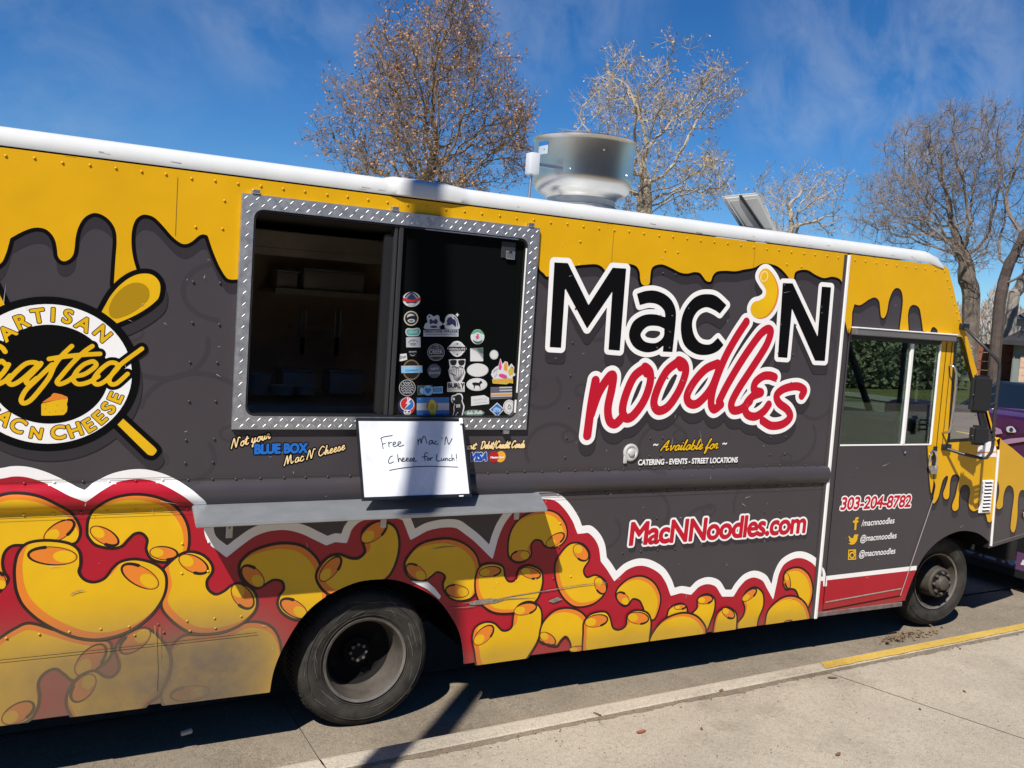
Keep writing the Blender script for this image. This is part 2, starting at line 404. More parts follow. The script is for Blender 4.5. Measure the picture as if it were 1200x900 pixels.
# ================================================================== GROUND
ZG = lambda x: -.045+(max(-3, min(9, x))-1.7)*.0125      # the street climbs a little towards the truck's front
def sheet(name, poly, z, m, n=1):
    V = [(x, y, z) for x, y in poly]; return struct(me_obj(name, V, [tuple(range(len(V)))], m))
def ground_mat(name, c1, c2, speck, rough=.9, bump=.25):
    m = bpy.data.materials.new(name); m.use_nodes = True; t = m.node_tree; b = t.nodes['Principled BSDF']
    b.inputs['Roughness'].default_value = rough; b.inputs['Specular IOR Level'].default_value = .25
    g = N(t, 'ShaderNodeNewGeometry')
    def noise(s, d=6, r=.6):
        n = N(t, 'ShaderNodeTexNoise'); n.inputs['Scale'].default_value = s; n.inputs['Detail'].default_value = d; n.inputs['Roughness'].default_value = r
        t.links.new(g.outputs['Position'], n.inputs[0]); return n.outputs[0]
    def ramp(s, a, b_, ca, cb):
        r = N(t, 'ShaderNodeValToRGB'); r.color_ramp.elements[0].position = a; r.color_ramp.elements[1].position = b_
        r.color_ramp.elements[0].color = ca; r.color_ramp.elements[1].color = cb; t.links.new(s, r.inputs[0]); return r.outputs[0]
    def mix(f, a, b_, bt='MIX', fv=1):
        x = N(t, 'ShaderNodeMix', data_type='RGBA', blend_type=bt)
        if f is None: x.inputs[0].default_value = fv
        else: t.links.new(f, x.inputs[0])
        for i, v in ((6, a), (7, b_)):
            if isinstance(v, tuple): x.inputs[i].default_value = v
            else: t.links.new(v, x.inputs[i])
        return x.outputs[2]
    base = ramp(noise(1.1, 9, .72), .32, .68, c1, c2)
    s1 = ramp(noise(160, 2, .5), .34, .66, (1-speck,)*3+(1,), (1+speck*.55,)*3+(1,))
    s2 = ramp(noise(38, 4, .7), .28, .5, (.72, .70, .68, 1), (1, 1, 1, 1))
    st = ramp(noise(.75, 8, .78), .52, .74, (1, 1, 1, 1), (.62, .60, .58, 1))
    v = N(t, 'ShaderNodeTexVoronoi'); v.inputs['Scale'].default_value = 26; t.links.new(g.outputs['Position'], v.inputs['Vector'])
    pit = ramp(v.outputs['Distance'], .05, .10, (.55, .54, .52, 1), (1, 1, 1, 1))
    c = mix(None, mix(None, mix(None, mix(None, base, s1, 'MULTIPLY'), s2, 'MULTIPLY'), st, 'MULTIPLY'), pit, 'MULTIPLY', .5)
    t.links.new(c, b.inputs['Base Color'])
    bp = N(t, 'ShaderNodeBump'); bp.inputs['Strength'].default_value = bump; bp.inputs['Distance'].default_value = .006
    h = N(t, 'ShaderNodeMath', operation='ADD'); t.links.new(noise(160, 2, .5), h.inputs[0]); t.links.new(noise(30, 5, .7), h.inputs[1])
    t.links.new(h.outputs[0], bp.inputs['Height']); t.links.new(bp.outputs[0], b.inputs['Normal'])
    MATS[name] = m; return m
G_WALK = ground_mat('sidewalk_concrete', (.33, .287, .222, 1), (.445, .39, .305, 1), .26)
G_GUT = ground_mat('gutter_concrete', (.19, .156, .114, 1), (.29, .243, .183, 1), .36)
G_CURB = ground_mat('curb_concrete', (.38, .335, .262, 1), (.50, .445, .355, 1), .26)
G_ROAD = ground_mat('worn_asphalt', (.19, .165, .13, 1), (.27, .235, .19, 1), .3)
G_YEL = ground_mat('curb_yellow_paint', (.46, .30, .05, 1), (.60, .41, .10, 1), .2)
G_GRASS = ground_mat('dry_lawn', (.15, .15, .05, 1), (.27, .24, .09, 1), .5)
G_EARTH = ground_mat('far_ground', (.13, .115, .06, 1), (.19, .16, .09, 1), .4)
G_PATH = ground_mat('far_path_concrete', (.34, .31, .26, 1), (.42, .38, .32, 1), .2)
struct(me_obj('ground', [(-900, -900, -.3), (900, -900, -.3), (900, 900, -.3), (-900, 900, -.3)], [(0, 1, 2, 3)], G_EARTH))
_sx = [-40, -3, 1.7, 9, 60]; struct(me_obj('street', [(x, .62, ZG(x)+.004) for x in _sx]+[(x, 16, ZG(x)*.3) for x in _sx], [(i, i+1, i+6, i+5) for i in range(4)], G_ROAD))
CUR_F = lambda x: -.56+.046*x          # curb's street side
CUR_N = lambda x: -.725+.049*x          # joint between curb and sidewalk
# gutter pan: slopes down to the curb, joints across it
mb = MB(); js = [-40, -9, -6, -3, 1.40, 9.6, 13.6, 60]
for a, b in zip(js[:-1], js[1:]):
    a2, b2 = a+.0025, b-.0025
    mb.add([(a2, CUR_F(a2), ZG(a2)-.012), (b2, CUR_F(b2), ZG(b2)-.012), (b2, .618, ZG(b2)), (a2, .618, ZG(a2))], [(0, 1, 2, 3)], G_GUT)
struct(mb.build('gutter'))
struct(me_obj('gutter_bed', [(x, CUR_F(x), ZG(x)-.026) for x in _sx]+[(x, .64, ZG(x)-.014) for x in _sx], [(i, i+1, i+6, i+5) for i in range(4)], mat('gutter_dirt', (.07, .058, .044, 1), .95)))
# curb: rounded street edge, small chipped joint to the walk
mb = MB()
rng = random.Random(3)
for a, b in ((-40, 1.28), (1.288, 9.6), (9.608, 60)):
    n = max(2, int((b-a)/.12)) if a > -10 and b < 20 else 30; V = []; F = []
    for i in range(n+1):
        x = a+(b-a)*i/n; f, q = CUR_F(x), CUR_N(x)+rng.uniform(-.004, .004)
        for dy, z in ((.012, ZG(x)-.03), (0, .085), (-.012, .115), (-.03, .128), (-.05, .132)): V.append((x, f+dy, z))
        V.append((x, q+.018, .134)); V.append((x, q+.004+rng.uniform(-.003, .003), .128)); V.append((x, q, .10))
    for i in range(n):
        for k in range(7): F.append((i*8+k, (i+1)*8+k, (i+1)*8+k+1, i*8+k+1))
    mb.add(V, F, G_CURB)
cb = struct(mb.build('curb'))
# sidewalk slabs with tooled joints
mb = MB(); slope = (4.832-4.536)/(-1.565+.575)
cuts = [-30, -6.4, -1.0, 4.47, 9.9, 15.4, 60]
for a, b in zip(cuts[:-1], cuts[1:]):
    P = [(a+.004, CUR_N(a)-.006), (b-.004, CUR_N(b)-.006)]
    yn = -14; P += [(b-.004+slope*(yn-CUR_N(b)), yn), (a+.004+slope*(yn-CUR_N(a)), yn)]
    mb.add([(x, y, .13) for x, y in P], [(3, 2, 1, 0)], G_WALK)
struct(mb.build('sidewalk'))
struct(me_obj('sidewalk_bed', [(-40, CUR_N(-40)+.01, .118), (60, CUR_N(60)+.01, .118), (60, -14, .118), (-40, -14, .118)], [(3, 2, 1, 0)], mat('joint_dirt', (.05, .042, .032, 1), .95)))
V = []; F = []      # dirt washed into the joint between curb and walk
for i, x in enumerate(np.arange(-2, 9, .035)):
    w = .022+.020*abs(math.sin(x*2.1)+math.sin(x*5.3+1))*.6+rng.uniform(0, .016)
    V += [(x, CUR_N(x)+.001, .1332), (x, CUR_N(x)-w, .1316)]
    if i: F.append((2*i-2, 2*i-1, 2*i+1, 2*i))
struct(me_obj('joint_silt', V, F, ground_mat('joint_silt', (.17, .135, .095, 1), (.27, .22, .16, 1), .4)))
# yellow no-parking paint on the curb
V = []; F = []; xs = np.arange(4.50, 16, .06)
for i, x in enumerate(xs):
    j = rng.uniform(-.006, .006)
    x0 = x+(.06+rng.uniform(-.02, .02) if i == 0 else 0)
    V += [(x0+.05*(i == 0), CUR_F(x)-.001, .0865), (x0+.03*(i == 0), CUR_F(x)-.016, .1195), (x0, CUR_F(x)-.05, .1362), (x0-.05*(i == 0), CUR_N(x)+.016+j, .1378)]
    if i:
        for k in range(3): F.append(((i-1)*4+k, i*4+k, i*4+k+1, (i-1)*4+k+1))
struct(me_obj('curb_paint', V, F, G_YEL))
# far side: lot, path, lawn
struct(me_obj('parking_lot', [(-60, 16, -.02), (80, 16, -.02), (80, 18.5, -.02), (-60, 18.5, -.02)], [(0, 1, 2, 3)], G_ROAD))
struct(me_obj('far_lawn', [(-60, 18.5, -.012), (90, 18.5, -.012), (90, 90, -.012), (-60, 90, -.012)], [(0, 1, 2, 3)], G_GRASS))
fp = [PZ(900, 448.5), PZ(1110, 473.4), PZ(1110, 481.2), PZ(900, 452)]
struct(me_obj('far_path', [(p[0], p[1], .026) for p in fp], [(3, 2, 1, 0)], G_PATH))
# ================================================================== FOOD TRUCK
TRUCK = empty('food_truck', (2.5, 1.1, 0), 'charcoal, yellow and red food truck wrapped with macaroni and dripping cheese at the curb', 'food truck')
WID = 2.28; ZR = 2.735; ZB = .263; XB = -1.7; XT = 4.886
ARCH_R = smooth(topc([(316.2,809,'c'),(321,785),(332.5,757.5),(355,722),(380,700),(412,684),(437,679),(462,679.5),(487,687.5),(512.5,702.5),(530,725),(540,747.5),(543.7,778.5,'c')]), 5, False)
ARCH_R[0][1] = ARCH_R[-1][1] = ZB-.02
ARCH_F = smooth(topc([(1058.5,711,'c'),(1062,698),(1072,672),(1084,650),(1100,634),(1116,625),(1130,622),(1146,625),(1158,634),(1161.5,641,'c')]), 5, False)
WIN = topl([(288,231),(627.5,270.5),(611.5,500.5),(274,499)])      # inside the tread plate frame's outer edge
OPEN = topl([(296.5,241.5),(617.5,280.5),(604.5,489.5),(286.5,487.5)])
BODY = np.array([(XB, ZB)]+[tuple(p) for p in ARCH_R]+[(XT, ZB), (XT, ZR), (XB, ZR)])
OPENR = np.array([(OPEN[:,0].min()+.004, OPEN[:,1].min()), (OPEN[:,0].max(), OPEN[:,1].min()), (OPEN[:,0].max(), OPEN[:,1].max()), (OPEN[:,0].min()+.004, OPEN[:,1].max())])
def clip_body(G): return np.maximum(sd_poly(G, [BODY]), -sd_poly(G, [OPENR]))
class ClipCache: pass
side = Art('side_panel', TRUCK, .012, clip=None)
side.layer(clip_body, (XB, XT, ZB, ZR), M_GRY, 0.0, h=.011)
side.build()
# ---- cheese drips
DRIP = [(-200,300,'c'),(-60,318),(-20,318),(0,309.3),(6.7,298),(10,287.3),(12,279.3,'c'),(26.7,271.3),(40,266.9),(52,268),(60,274),(64.7,282),(66.7,291.3),(68,300.7),(73.3,306),(80,304.7),(85.3,299.3),(87.3,291.3),(88.7,278),(92,266),(98.7,255.3),(109.3,249.7),(120,252),(129.3,259.3),(135.3,270),(136.7,283.3),(135.3,303.3),(133.3,334,'c'),(150,338,'c'),(160.5,318,'c'),(156,302),(154,286),(154.7,270),(158.7,258),(165.3,252.4),(172,251.7),(181.3,255.3),(192,266),(201.3,276.7),(210.7,284.4),(218,286),(225.3,282.7),(233.3,276),(238.7,274.7),(243.3,276,'c'),(249.3,294),(257.3,312.7),(265.3,325.3),(270.7,327.6),(279,327.3,'c'),(290,326,'c'),(300,250,'c'),(620,280,'c'),(627,300,'c'),(631.7,315),(636.7,320),(641.7,324.2),(655,318),(673.3,311.7),(686.7,310),(698.3,309.7),(705,312.5),(710,318),(718,324),(726,318),(731,311),(736.7,309.2),(745,311.7),(749.2,318.3),(750,326.7),(751.7,332.5),(755.8,334.7),(760.8,332.5),(761.7,325),(763.3,315),(768.3,310.8),(776.7,310),(786.7,314.2),(796.7,319.2),(805,320.5),(813.3,318.8),(820,320),(824.2,325),(827.5,329.2),(832.5,329.7),(835,323.3),(840,318.3),(850,317.2),(861.7,317.8),(871.7,315.8),(883.3,313.7),(893,309),(901.7,309.2),(910,311.7),(916.7,316.7),(922.5,323.3),(925,327.5),(928,329),(930,326.7),(931.7,319.2),(938.3,316.3),(946.7,316.7),(955,321.7),(965,325.8),(975,324.2),(983.3,326.7),(987.5,332.5),(992,341,'c')]
dp = smooth(topc(DRIP), 5, False)
dp = np.array([p for p in dp])
DRIPS = np.vstack([[(XB, dp[0][1])], dp, [(XT+.02, dp[-1][1]), (XT+.02, ZR+.02), (XB, ZR+.02)]])
# grow/clip in chunks along x so the fields stay small
def xclip(G): return np.maximum.reduce([G[:, 0]-XT, XB-G[:, 0], G[:, 1]-ZR, -sd_poly(G, [OPENR])])
bb = (XB, XT, 2.05, ZR)
art = Art('cheese_drips', TRUCK, .006, base=.0)
SPOON_HIDE = None
art.layer(lambda G: np.maximum(sd_poly(G, [DRIPS+np.array((.004, -.062))])-.004, xclip(G)), bb, M_GRD, .0008)
art.layer(lambda G: np.maximum(sd_poly(G, [DRIPS])-.0165, xclip(G)), bb, M_BLK, .0014)
art.layer(lambda G: np.maximum(sd_poly(G, [DRIPS]), xclip(G)), bb, M_YEL, .0020)
art.build()
# ---- faint ghost pattern of big macaroni on the charcoal
art = Art('ghost_pattern', TRUCK, .008); rg = random.Random(11); lines = []
for cx, cz, r_ in ((.62,1.95,.16),(.78,1.62,.20),(.72,1.42,.12),(.86,2.2,.13),(3.0,1.9,.18),(2.72,1.45,.14),(3.5,1.45,.15),(4.55,1.5,.16),(2.75,2.15,.12),(3.4,1.05,.14),(4.3,1.08,.17),(4.72,1.75,.12),(3.85,.95,.12),(4.68,2.1,.14),(2.62,1.78,.10),(3.1,.95,.10)):
    a0 = rg.uniform(0, 6.28); t = np.linspace(a0, a0+rg.uniform(2.4, 4.6), 18)
    lines.append((np.c_[cx+r_*np.cos(t)*1.25, cz+r_*np.sin(t)], .011))
    t = np.linspace(a0+1, a0+1+6.283, 20); lines.append((np.c_[cx+r_*.9*math.cos(a0)+.05*np.cos(t), cz+r_*.9*math.sin(a0)+.035*np.sin(t)], .007))
def gclip(G): return np.maximum.reduce([clip_body(G), -(sd_poly(G, [DRIPS])-.02)])
art.layer(lambda G: np.maximum(sd_stroke(G, lines), gclip(G)), (.4, XT, .55, 2.35), M_GHO, .0004)
art.build()
# ---- red cloud and the macaroni pile
CLOUD = [(-140,600,'c'),(-70,566),(-30,552),(0,548.7),(15,546.2),(32.5,547),(52.5,552.5),(72.5,561.2),(87.5,568.8),(98.7,573,'c'),(112.5,563.8),(132.5,554.5),(155,550),(175,550.7),(197.5,557.5),(220,570),(232.5,580),(241,589),(249,612),(253,628),(266.2,639.3,'c'),(277.5,630.5),(295,618.7),(315,612),(337.5,610.7),(357.5,615.5),(372.5,622.5),(383.8,628,'c'),(392.5,625),(400,625.5,'c'),(403.8,616),(412.5,606.2),(424,600),(440,597),(462,597),(477.5,601),(482.5,610),(486.2,619.5,'c'),(500,612.5),(520,608.5),(537.5,609.5),(550,617.5),(562,627),(573.2,638,'c'),(576.2,627.5),(582.5,612.5),(592.5,598),(606,585),(622,577),(640,575.5),(655,578.7),(667.5,590),(677.5,605),(682,616.2,'c'),(692.5,616),(702.5,625),(708.7,637.5),(711,653,'c'),(717,661),(722,669,'c'),(732.5,660),(747.5,654.5),(762.5,656.2),(777.5,665),(786.2,677.5),(790.5,688.7,'c'),(799,686.7),(808.7,688.2,'c'),(817.5,680),(830,676.2),(842.5,680),(850,691,'c'),(857,691,'c'),(862.5,682.5),(872.5,672.5),(885,668.7),(897.5,673.7),(904,684.5,'c'),(907.5,670),(915,656.2),(927.5,648),(940,646.2),(952.5,651.2),(961,660),(968,678,'c')]
cp = smooth(topc(CLOUD), 6, False)
CL = np.vstack([[(XB, cp[0][1])], cp, [(XT+.1, cp[-1][1]), (XT+.1, ZB-.1), (XB, ZB-.1)]])
PLATE = None
def lclip(G): return np.maximum(sd_poly(G, [BODY]), G[:, 0]-XT)
bbc = (XB, XT, ZB, 1.45)
art = Art('macaroni_mural', TRUCK, .006)
art.layer(lambda G: np.maximum(sd_poly(G, [CL]), lclip(G)), bbc, M_WHT, .0008)
cusp = []; _pc = topc(CLOUD)      # the white band is mitred where two lobes meet
for i in range(1, len(_pc)-1):
    if len(_pc[i]) > 2:
        v = np.array(_pc[i][:2]); j = int(np.argmin(np.hypot(cp[:,0]-v[0], cp[:,1]-v[1]))); da, db = v-cp[j-1], v-cp[j+1]; da /= np.linalg.norm(da); db /= np.linalg.norm(db)
        if abs(da[0]*db[1]-da[1]*db[0]) > .25: cusp.append((v, da, db))
def red_field(G):
    D = sd_poly(G, [CL])+.045
    for v, da, db in cusp:
        k = np.where(np.hypot(G[:,0]-v[0], G[:,1]-v[1]) < .16)[0]
        if len(k): q = G[k]; D[k] = np.maximum(D[k], -np.maximum(sd_stroke(q, [(np.array([v, v+da*.15]), .045)]), sd_stroke(q, [(np.array([v, v+db*.15]), .045)])))
    return D
art.layer(lambda G: np.maximum(red_field(G), lclip(G)), bbc, M_RED, .0014)
Za = lambda L: [(x/4, 540+y/4) for x, y in L]
Zb = lambda L: [(x/4, 675+y/4) for x, y in L]
Zc = lambda L: [(250+x/4, 560+y/4) for x, y in L]
Zd = lambda L: [(520+x/4, 560+y/4) for x, y in L]
Ze = lambda L: [(700+x/4, 560+y/4) for x, y in L]
# (zoom, outline, holes (cx, cy, a, b, angle, side of the dark curl), shift of the orange shade)
MAC = [
 (Za, [(-100,420),(-90,280),(-40,180),(30,148),(120,147),(200,165),(280,205),(340,250),(375,310),(372,360),(340,390),(200,385),(120,395),(60,398),(25,425),(12,470),(20,520),(40,555),(15,595),(-20,625),(-90,640)], [(278,328,82,38,-32,0),(-5,560,46,30,60,1)], (0,1)),
 (Za, [(408,330),(415,270),(450,215),(520,170),(620,150),(720,160),(800,195),(860,260),(885,330),(880,420),(830,460),(770,475),(710,460),(685,415),(690,370),(665,340),(630,342),(600,370),(570,400),(520,410),(450,395),(415,360)], [(490,352,74,35,28,0),(768,432,66,31,5,0)], (1,1)),
 (Zb, [(-60,340),(0,290),(70,245),(140,220),(250,250),(350,280),(450,300),(510,305),(525,350),(500,400),(440,440),(380,470),(340,490),(300,460),(260,435),(210,455),(180,500),(185,560),(175,620),(130,680),(0,720),(-60,700)], [(425,392,95,48,-45,0),(85,640,85,42,-30,0)], (0,1)),
 (Zb, [(800,340),(860,280),(960,275),(1060,260),(1160,215),(1260,230),(1310,300),(1320,420),(1300,560),(1150,640),(900,680),(780,620),(755,550),(790,470),(805,400)], [(890,550,95,35,-8,1)], (0,1)),
 (Zb, [(310,600),(320,540),(360,480),(410,450),(450,445),(490,470),(530,470),(560,430),(550,380),(540,340),(580,280),(640,245),(700,250),(750,290),(790,350),(800,420),(780,490),(740,560),(690,600),(620,690),(500,760),(380,720),(330,650)], [(632,305,86,42,-36,1),(390,525,78,44,-50,1)], (0,-1)),
 (Za, [(760,520),(790,480),(840,440),(890,425),(950,440),(990,480),(995,520),(970,560),(975,600),(1010,625),(1050,610),(1090,580),(1140,575),(1190,610),(1205,660),(1190,710),(1130,765),(1050,800),(960,812),(880,800),(800,745),(755,680),(775,600)], [(907,483,74,38,25,0),(1137,635,68,42,50,0)], (-1,-1)),
 (Za, [(70,570),(68,500),(85,430),(130,385),(220,372),(320,385),(370,420),(378,480),(370,520),(395,555),(440,568),(490,550),(530,500),(570,470),(640,460),(720,480),(770,520),(780,580),(760,650),(700,730),(600,800),(480,835),(380,832),(280,800),(180,745),(110,680),(80,620)], [(245,445,116,42,3,1),(655,540,97,45,28,1)], (-1,-1)),
 (Zc, [(120,430),(130,390),(180,345),(260,315),(340,305),(420,320),(480,370),(510,430),(530,500),(530,560),(480,620),(420,660),(370,660),(320,630),(300,590),(310,550),(330,520),(320,485),(280,478),(240,500),(200,518),(160,500),(130,470)], [(183,460,65,38,42,1),(375,610,70,36,30,1)], (1,1)),
 (Zc, [(480,460),(500,410),(540,370),(590,358),(640,375),(680,375),(710,345),(700,300),(700,250),(740,215),(800,205),(850,230),(870,290),(865,360),(840,430),(800,480),(700,540),(600,560),(540,545),(500,510)], [(548,425,72,32,-50,0),(752,252,72,36,-38,0)], (-1,-1)),
 (Zc, [(895,410),(910,370),(960,315),(1030,290),(1110,285),(1180,310),(1230,360),(1248,430),(1240,500),(1210,560),(1140,575),(1090,545),(1075,500),(1085,460),(1050,440),(1020,460),(990,480),(940,478),(905,450)], [(948,440,55,30,35,1),(1140,530,55,30,8,1)], (1,1)),
 (Zd, [(300,330),(310,260),(345,200),(400,165),(470,150),(530,165),(570,215),(578,270),(555,310),(515,328),(475,320),(455,295),(425,292),(408,320),(410,360),(380,390),(340,397),(308,375)], [(358,366,45,26,-10,1),(522,290,50,24,-35,0)], (1,1)),
 (Zd, [(520,450),(525,390),(560,335),(600,305),(650,310),(680,345),(680,385),(655,430),(670,465),(710,455),(750,475),(765,510),(740,560),(690,595),(620,605),(570,575),(535,520)], [(642,350,45,30,50,0),(733,505,42,25,65,0)], (-1,-1)),
 (Zd, [(145,520),(150,450),(175,410),(230,400),(275,415),(285,460),(305,485),(335,475),(355,425),(400,410),(450,430),(462,470),(455,520),(430,575),(370,620),(290,635),(220,625),(165,580)], [(215,438,52,24,-8,0),(405,445,48,25,15,0)], (-1,-1)),
 (Zd, [(805,545),(820,510),(870,470),(930,460),(985,490),(1015,550),(1010,610),(985,665),(950,650),(930,600),(915,575),(885,568),(865,595),(840,600),(815,575)], [(838,565,36,24,45,1)], (1,1)),
 (Zd, [(130,750),(145,700),(190,675),(235,680),(275,715),(315,700),(325,640),(350,595),(400,578),(445,600),(458,650),(445,740),(410,810),(340,900),(240,940),(160,900),(140,810)], [(185,735,60,30,-45,0),(380,613,55,26,-15,0)], (-1,-1)),
 (Zd, [(445,740),(460,680),(510,625),(570,608),(630,620),(670,660),(680,720),(670,800),(600,860),(592,780),(570,742),(545,760),(525,785),(480,775),(450,765)], [(485,752,42,24,35,0),(625,800,40,14,-5,0)], (1,1)),
 (Zd, [(650,720),(655,670),(690,635),(750,625),(775,650),(790,700),(820,710),(850,690),(858,640),(900,618),(950,630),(968,670),(962,740),(940,830),(750,900),(655,850)], [(712,668,55,28,-12,0),(908,655,50,28,5,0)], (-1,-1)),
 (Ze, [(325,650),(340,608),(385,588),(412,598),(422,620),(415,670),(330,680)], [(388,604,28,12,-8,0)], (1,1)),
 (Ze, [(440,640),(465,610),(468,570),(490,550),(520,545),(548,565),(550,610),(535,660),(510,720),(480,740),(445,690)], [(505,570,36,20,-10,0)], (-1,-1)),
 (Ze, [(240,760),(280,690),(330,650),(400,630),(460,645),(500,690),(505,730),(500,800),(245,830)], [], (1,1)),
 (Ze, [(650,690),(680,650),(690,610),(680,570),(700,530),(740,512),(775,540),(778,600),(755,660),(735,740),(660,740)], [(712,548,42,18,-40,0)], (-1,-1)),
 (Ze, [(535,740),(550,650),(575,615),(610,605),(645,630),(650,670),(640,760),(620,780),(545,780)], [(610,632,34,20,35,0)], (-1,0)),
 (Ze, [(870,480),(880,440),(920,420),(960,425),(995,460),(1010,520),(1000,580),(975,625),(950,580),(930,530),(905,520),(885,525),(872,505)], [(890,483,38,14,80,0)], (1,1)),
 (Ze, [(785,680),(800,620),(850,570),(900,552),(950,565),(985,610),(990,690),(880,740),(785,740)], [(890,680,24,12,-20,0)], (1,1)),
]
boxes = []
for zf, out, holes, sh in MAC:
    pp = np.array(zf(out)); P = smooth(topc(pp), 6); b = (P[:,0].min()-.02, P[:,0].max()+.02, P[:,1].min()-.02, P[:,1].max()+.02)
    lev = 0
    for bx_, l2 in boxes:
        if b[0] < bx_[1] and bx_[0] < b[1] and b[2] < bx_[3] and bx_[2] < b[3]: lev = max(lev, l2+1)
    boxes.append((b, lev)); o = .0018+lev*.0007
    wpx = 3.1/4*4/1100*np.linalg.norm((PY(*pp.mean(axis=0))-CAM)) * (.75 if pp[:,0].mean() > 500 else 1.0)   # outline width in metres
    g = wpx*.5
    def body(G, P=P): return sd_poly(G, [P])
    # left out: outlines that would ride over the gap at the wheel arch
    art.layer(lambda G: np.maximum(body(G)-g, lclip(G)), b, M_OUT, o, h=.0045)
    art.layer(lambda G: np.maximum(body(G)+g, lclip(G)), b, M_ORG, o+.0001, h=.0045)
    size = min(b[1]-b[0], b[3]-b[2]); s_ = np.array(sh)*np.array((.05, .05))*size
    s_ = np.array((-sh[0], -sh[1]))*.046*size
    art.layer(lambda G: np.maximum.reduce([body(G)+g, body(G-s_[None, :])+g*1.2, lclip(G)]), b, M_YELM, o+.0002, h=.0045)
    for cx, cy, ea, eb, ang, tail in holes:
        E_ = topl(zf(ell(cx, cy, ea, eb, ang))); k = wpx*.30
        art.poly([E_], M_OUT, o+.0003, grow=k*.6, h=.003, extra=lclip)
        art.poly([E_], M_ORG, o+.0004, grow=-k*.4, h=.003, extra=lclip)
        sgn = 1 if tail == 0 else -1; c, q = math.cos(R(ang)), math.sin(R(ang))
        hx, hy = cx-sgn*ea*.48*c, cy-sgn*ea*.48*q
        art.poly([topl(zf(ell(hx, hy, ea*.45, eb*.66, ang)))], M_YELM, o+.0005, h=.003, extra=lclip)
        t = np.linspace(-2.2, 1.25, 16) if tail == 0 else np.linspace(math.pi-2.2, math.pi+1.25, 16)
        L = np.c_[cx+ea*.97*np.cos(t)*c-eb*.97*np.sin(t)*q, cy+ea*.97*np.cos(t)*q+eb*.97*np.sin(t)*c]
        w_ = np.linspace(k*.35, wpx*.56, 16)
        Lp = topl(zf(L)); ex = lclip
        bbx = (Lp[:,0].min()-.02, Lp[:,0].max()+.02, Lp[:,1].min()-.02, Lp[:,1].max()+.02)
        art.layer(lambda G: np.maximum(sd_stroke(G, [(Lp, w_)]), lclip(G)), bbx, M_OUT, o+.0006, h=.003)
# scrapes and the torn patch of wrap
M_SCR = mat('scraped_primer', (.24, .20, .165, 1), .75, var=.5, vscale=60)
for L in ([(541,706),(560,704.5),(580,703),(600,701),(628,700)], [(525,712),(545,711),(560,709)], [(579,702),(600,698),(640,691.5),(680,685),(711,682)], [(505,643),(520,640.5),(536,640)], [(82,697),(86,694),(92,692),(100,691)]):
    art.stroke([(topl(L), [.0010]+[.0026]*(len(L)-2)+[.0008])], M_SCR, .0092, h=.0025)
art.poly([topl([(548,705),(562,702),(574,700.5),(590,703),(578,706.5),(560,708),(550,708.5)])], M_SCR, .0090, h=.003)
art.poly([topl([(641,704),(652,699),(658,702),(648,706)])], M_SCR, .0090, h=.003)
art.poly([topl([(480,680),(492,681),(500,681),(508,688),(516,698),(514,702),(500,690)])], M_WHT, .0088, h=.004, extra=lclip)
art.build()
# ---- round badge with the crossed spoons
badge = Art('round_badge', TRUCK, .0035)
bc = np.array((.165, 1.797)); RX, RZ = .328, .302
def circ(k, n=72):
    t = np.linspace(0, 2*math.pi, n, endpoint=False); return np.c_[bc[0]+RX*k*np.cos(t), bc[1]+RZ*k*np.sin(t)]
BOWL = smooth(topc([(133,380.5,'c'),(117,369,'c'),(123,358),(130,346),(140,334.5),(152,325.5),(164,321),(176,321.3),(184,326.7),(187.7,335.3),(186,348),(180,355),(170,362.5),(155,371)]), 6)
HAND = smooth(topc([(134,494,'c'),(140.7,487.3,'c'),(181,524,'c'),(183.5,528),(179,533.5),(173,532.5,'c')]), 4)
FORK = smooth(topc([(-40,320,'c'),(-14,318,'c'),(8.5,363,'c'),(-8,374,'c')]), 3)
C_ = lambda L: smooth(topc(L), 6, False)
u = 8.18
CRAFT = [
 C_([(6,412),(2,407),(-5,405),(-20,412),(-36,430),(-44,446),(-40,453),(-28,450),(-14,440)]),
 C_([(-10,438),(-3,426),(2,423),(6,426.5),(10,427)]), C_([(10,427),(5,435),(-1,442),(-5,448),(-2,450),(6,446),(12,440)]),
 C_([(47,427),(40,424.5),(30.5,426),(21,433.5),(12,443),(9.7,447.5),(14,450.5),(23,446.5),(34,437.5),(45,427.5),(48,425.5)]), C_([(47,427.5),(38,437),(31,444.5),(31.5,449),(36,448.5),(43,443)]),
 C_([(61,427),(43,444.5),(30.5,456.7),(24.8,467.7),(27.5,472.4),(35.5,469),(46.5,456.7),(57.5,442),(63.6,428.6),(72,417),(84,405.5)]),
 C_([(57.5,420.5),(75,417.8),(95,415.8),(117,414.5)]),
 C_([(108,405.5),(98,412.5),(85,425),(72,440),(66.8,447),(70,450),(80,446),(89,438.5)]),
 C_([(88,440.5),(97,439),(105,434.7),(112.5,428),(110.5,424),(107,423.6),(97.8,427.3),(89,436),(86,445),(92,450),(104,447.5),(115,440.8)]),
 C_([(138,427.5),(134,425),(127,425.8),(116,434.7),(109.5,445),(113.3,450.3),(122.7,446.7),(136,433.3),(140,428)]), C_([(166,408.5),(140,428),(129.5,441),(127.8,446.5),(131,450.3),(137.3,448.7),(149.3,438)]),
]
lw = .0098
big = [circ(1.105)]
dsh = (.012, -.045)
gr = [[circ(1.105-.022/.315)], [BOWL], [HAND], [FORK]]
badge.union(gr, M_GRD, .0034, grow=.022, shift=dsh, h=.006)
badge.union(gr, M_BLK, .0040, grow=.022, h=.004)
badge.stroke([(CRAFT[-1], lw)], M_BLK, .0042, grow=.017)
badge.poly([BOWL], M_YELM, .0046); badge.poly([HAND], M_YELM, .0046); badge.poly([FORK], M_YELM, .0046)
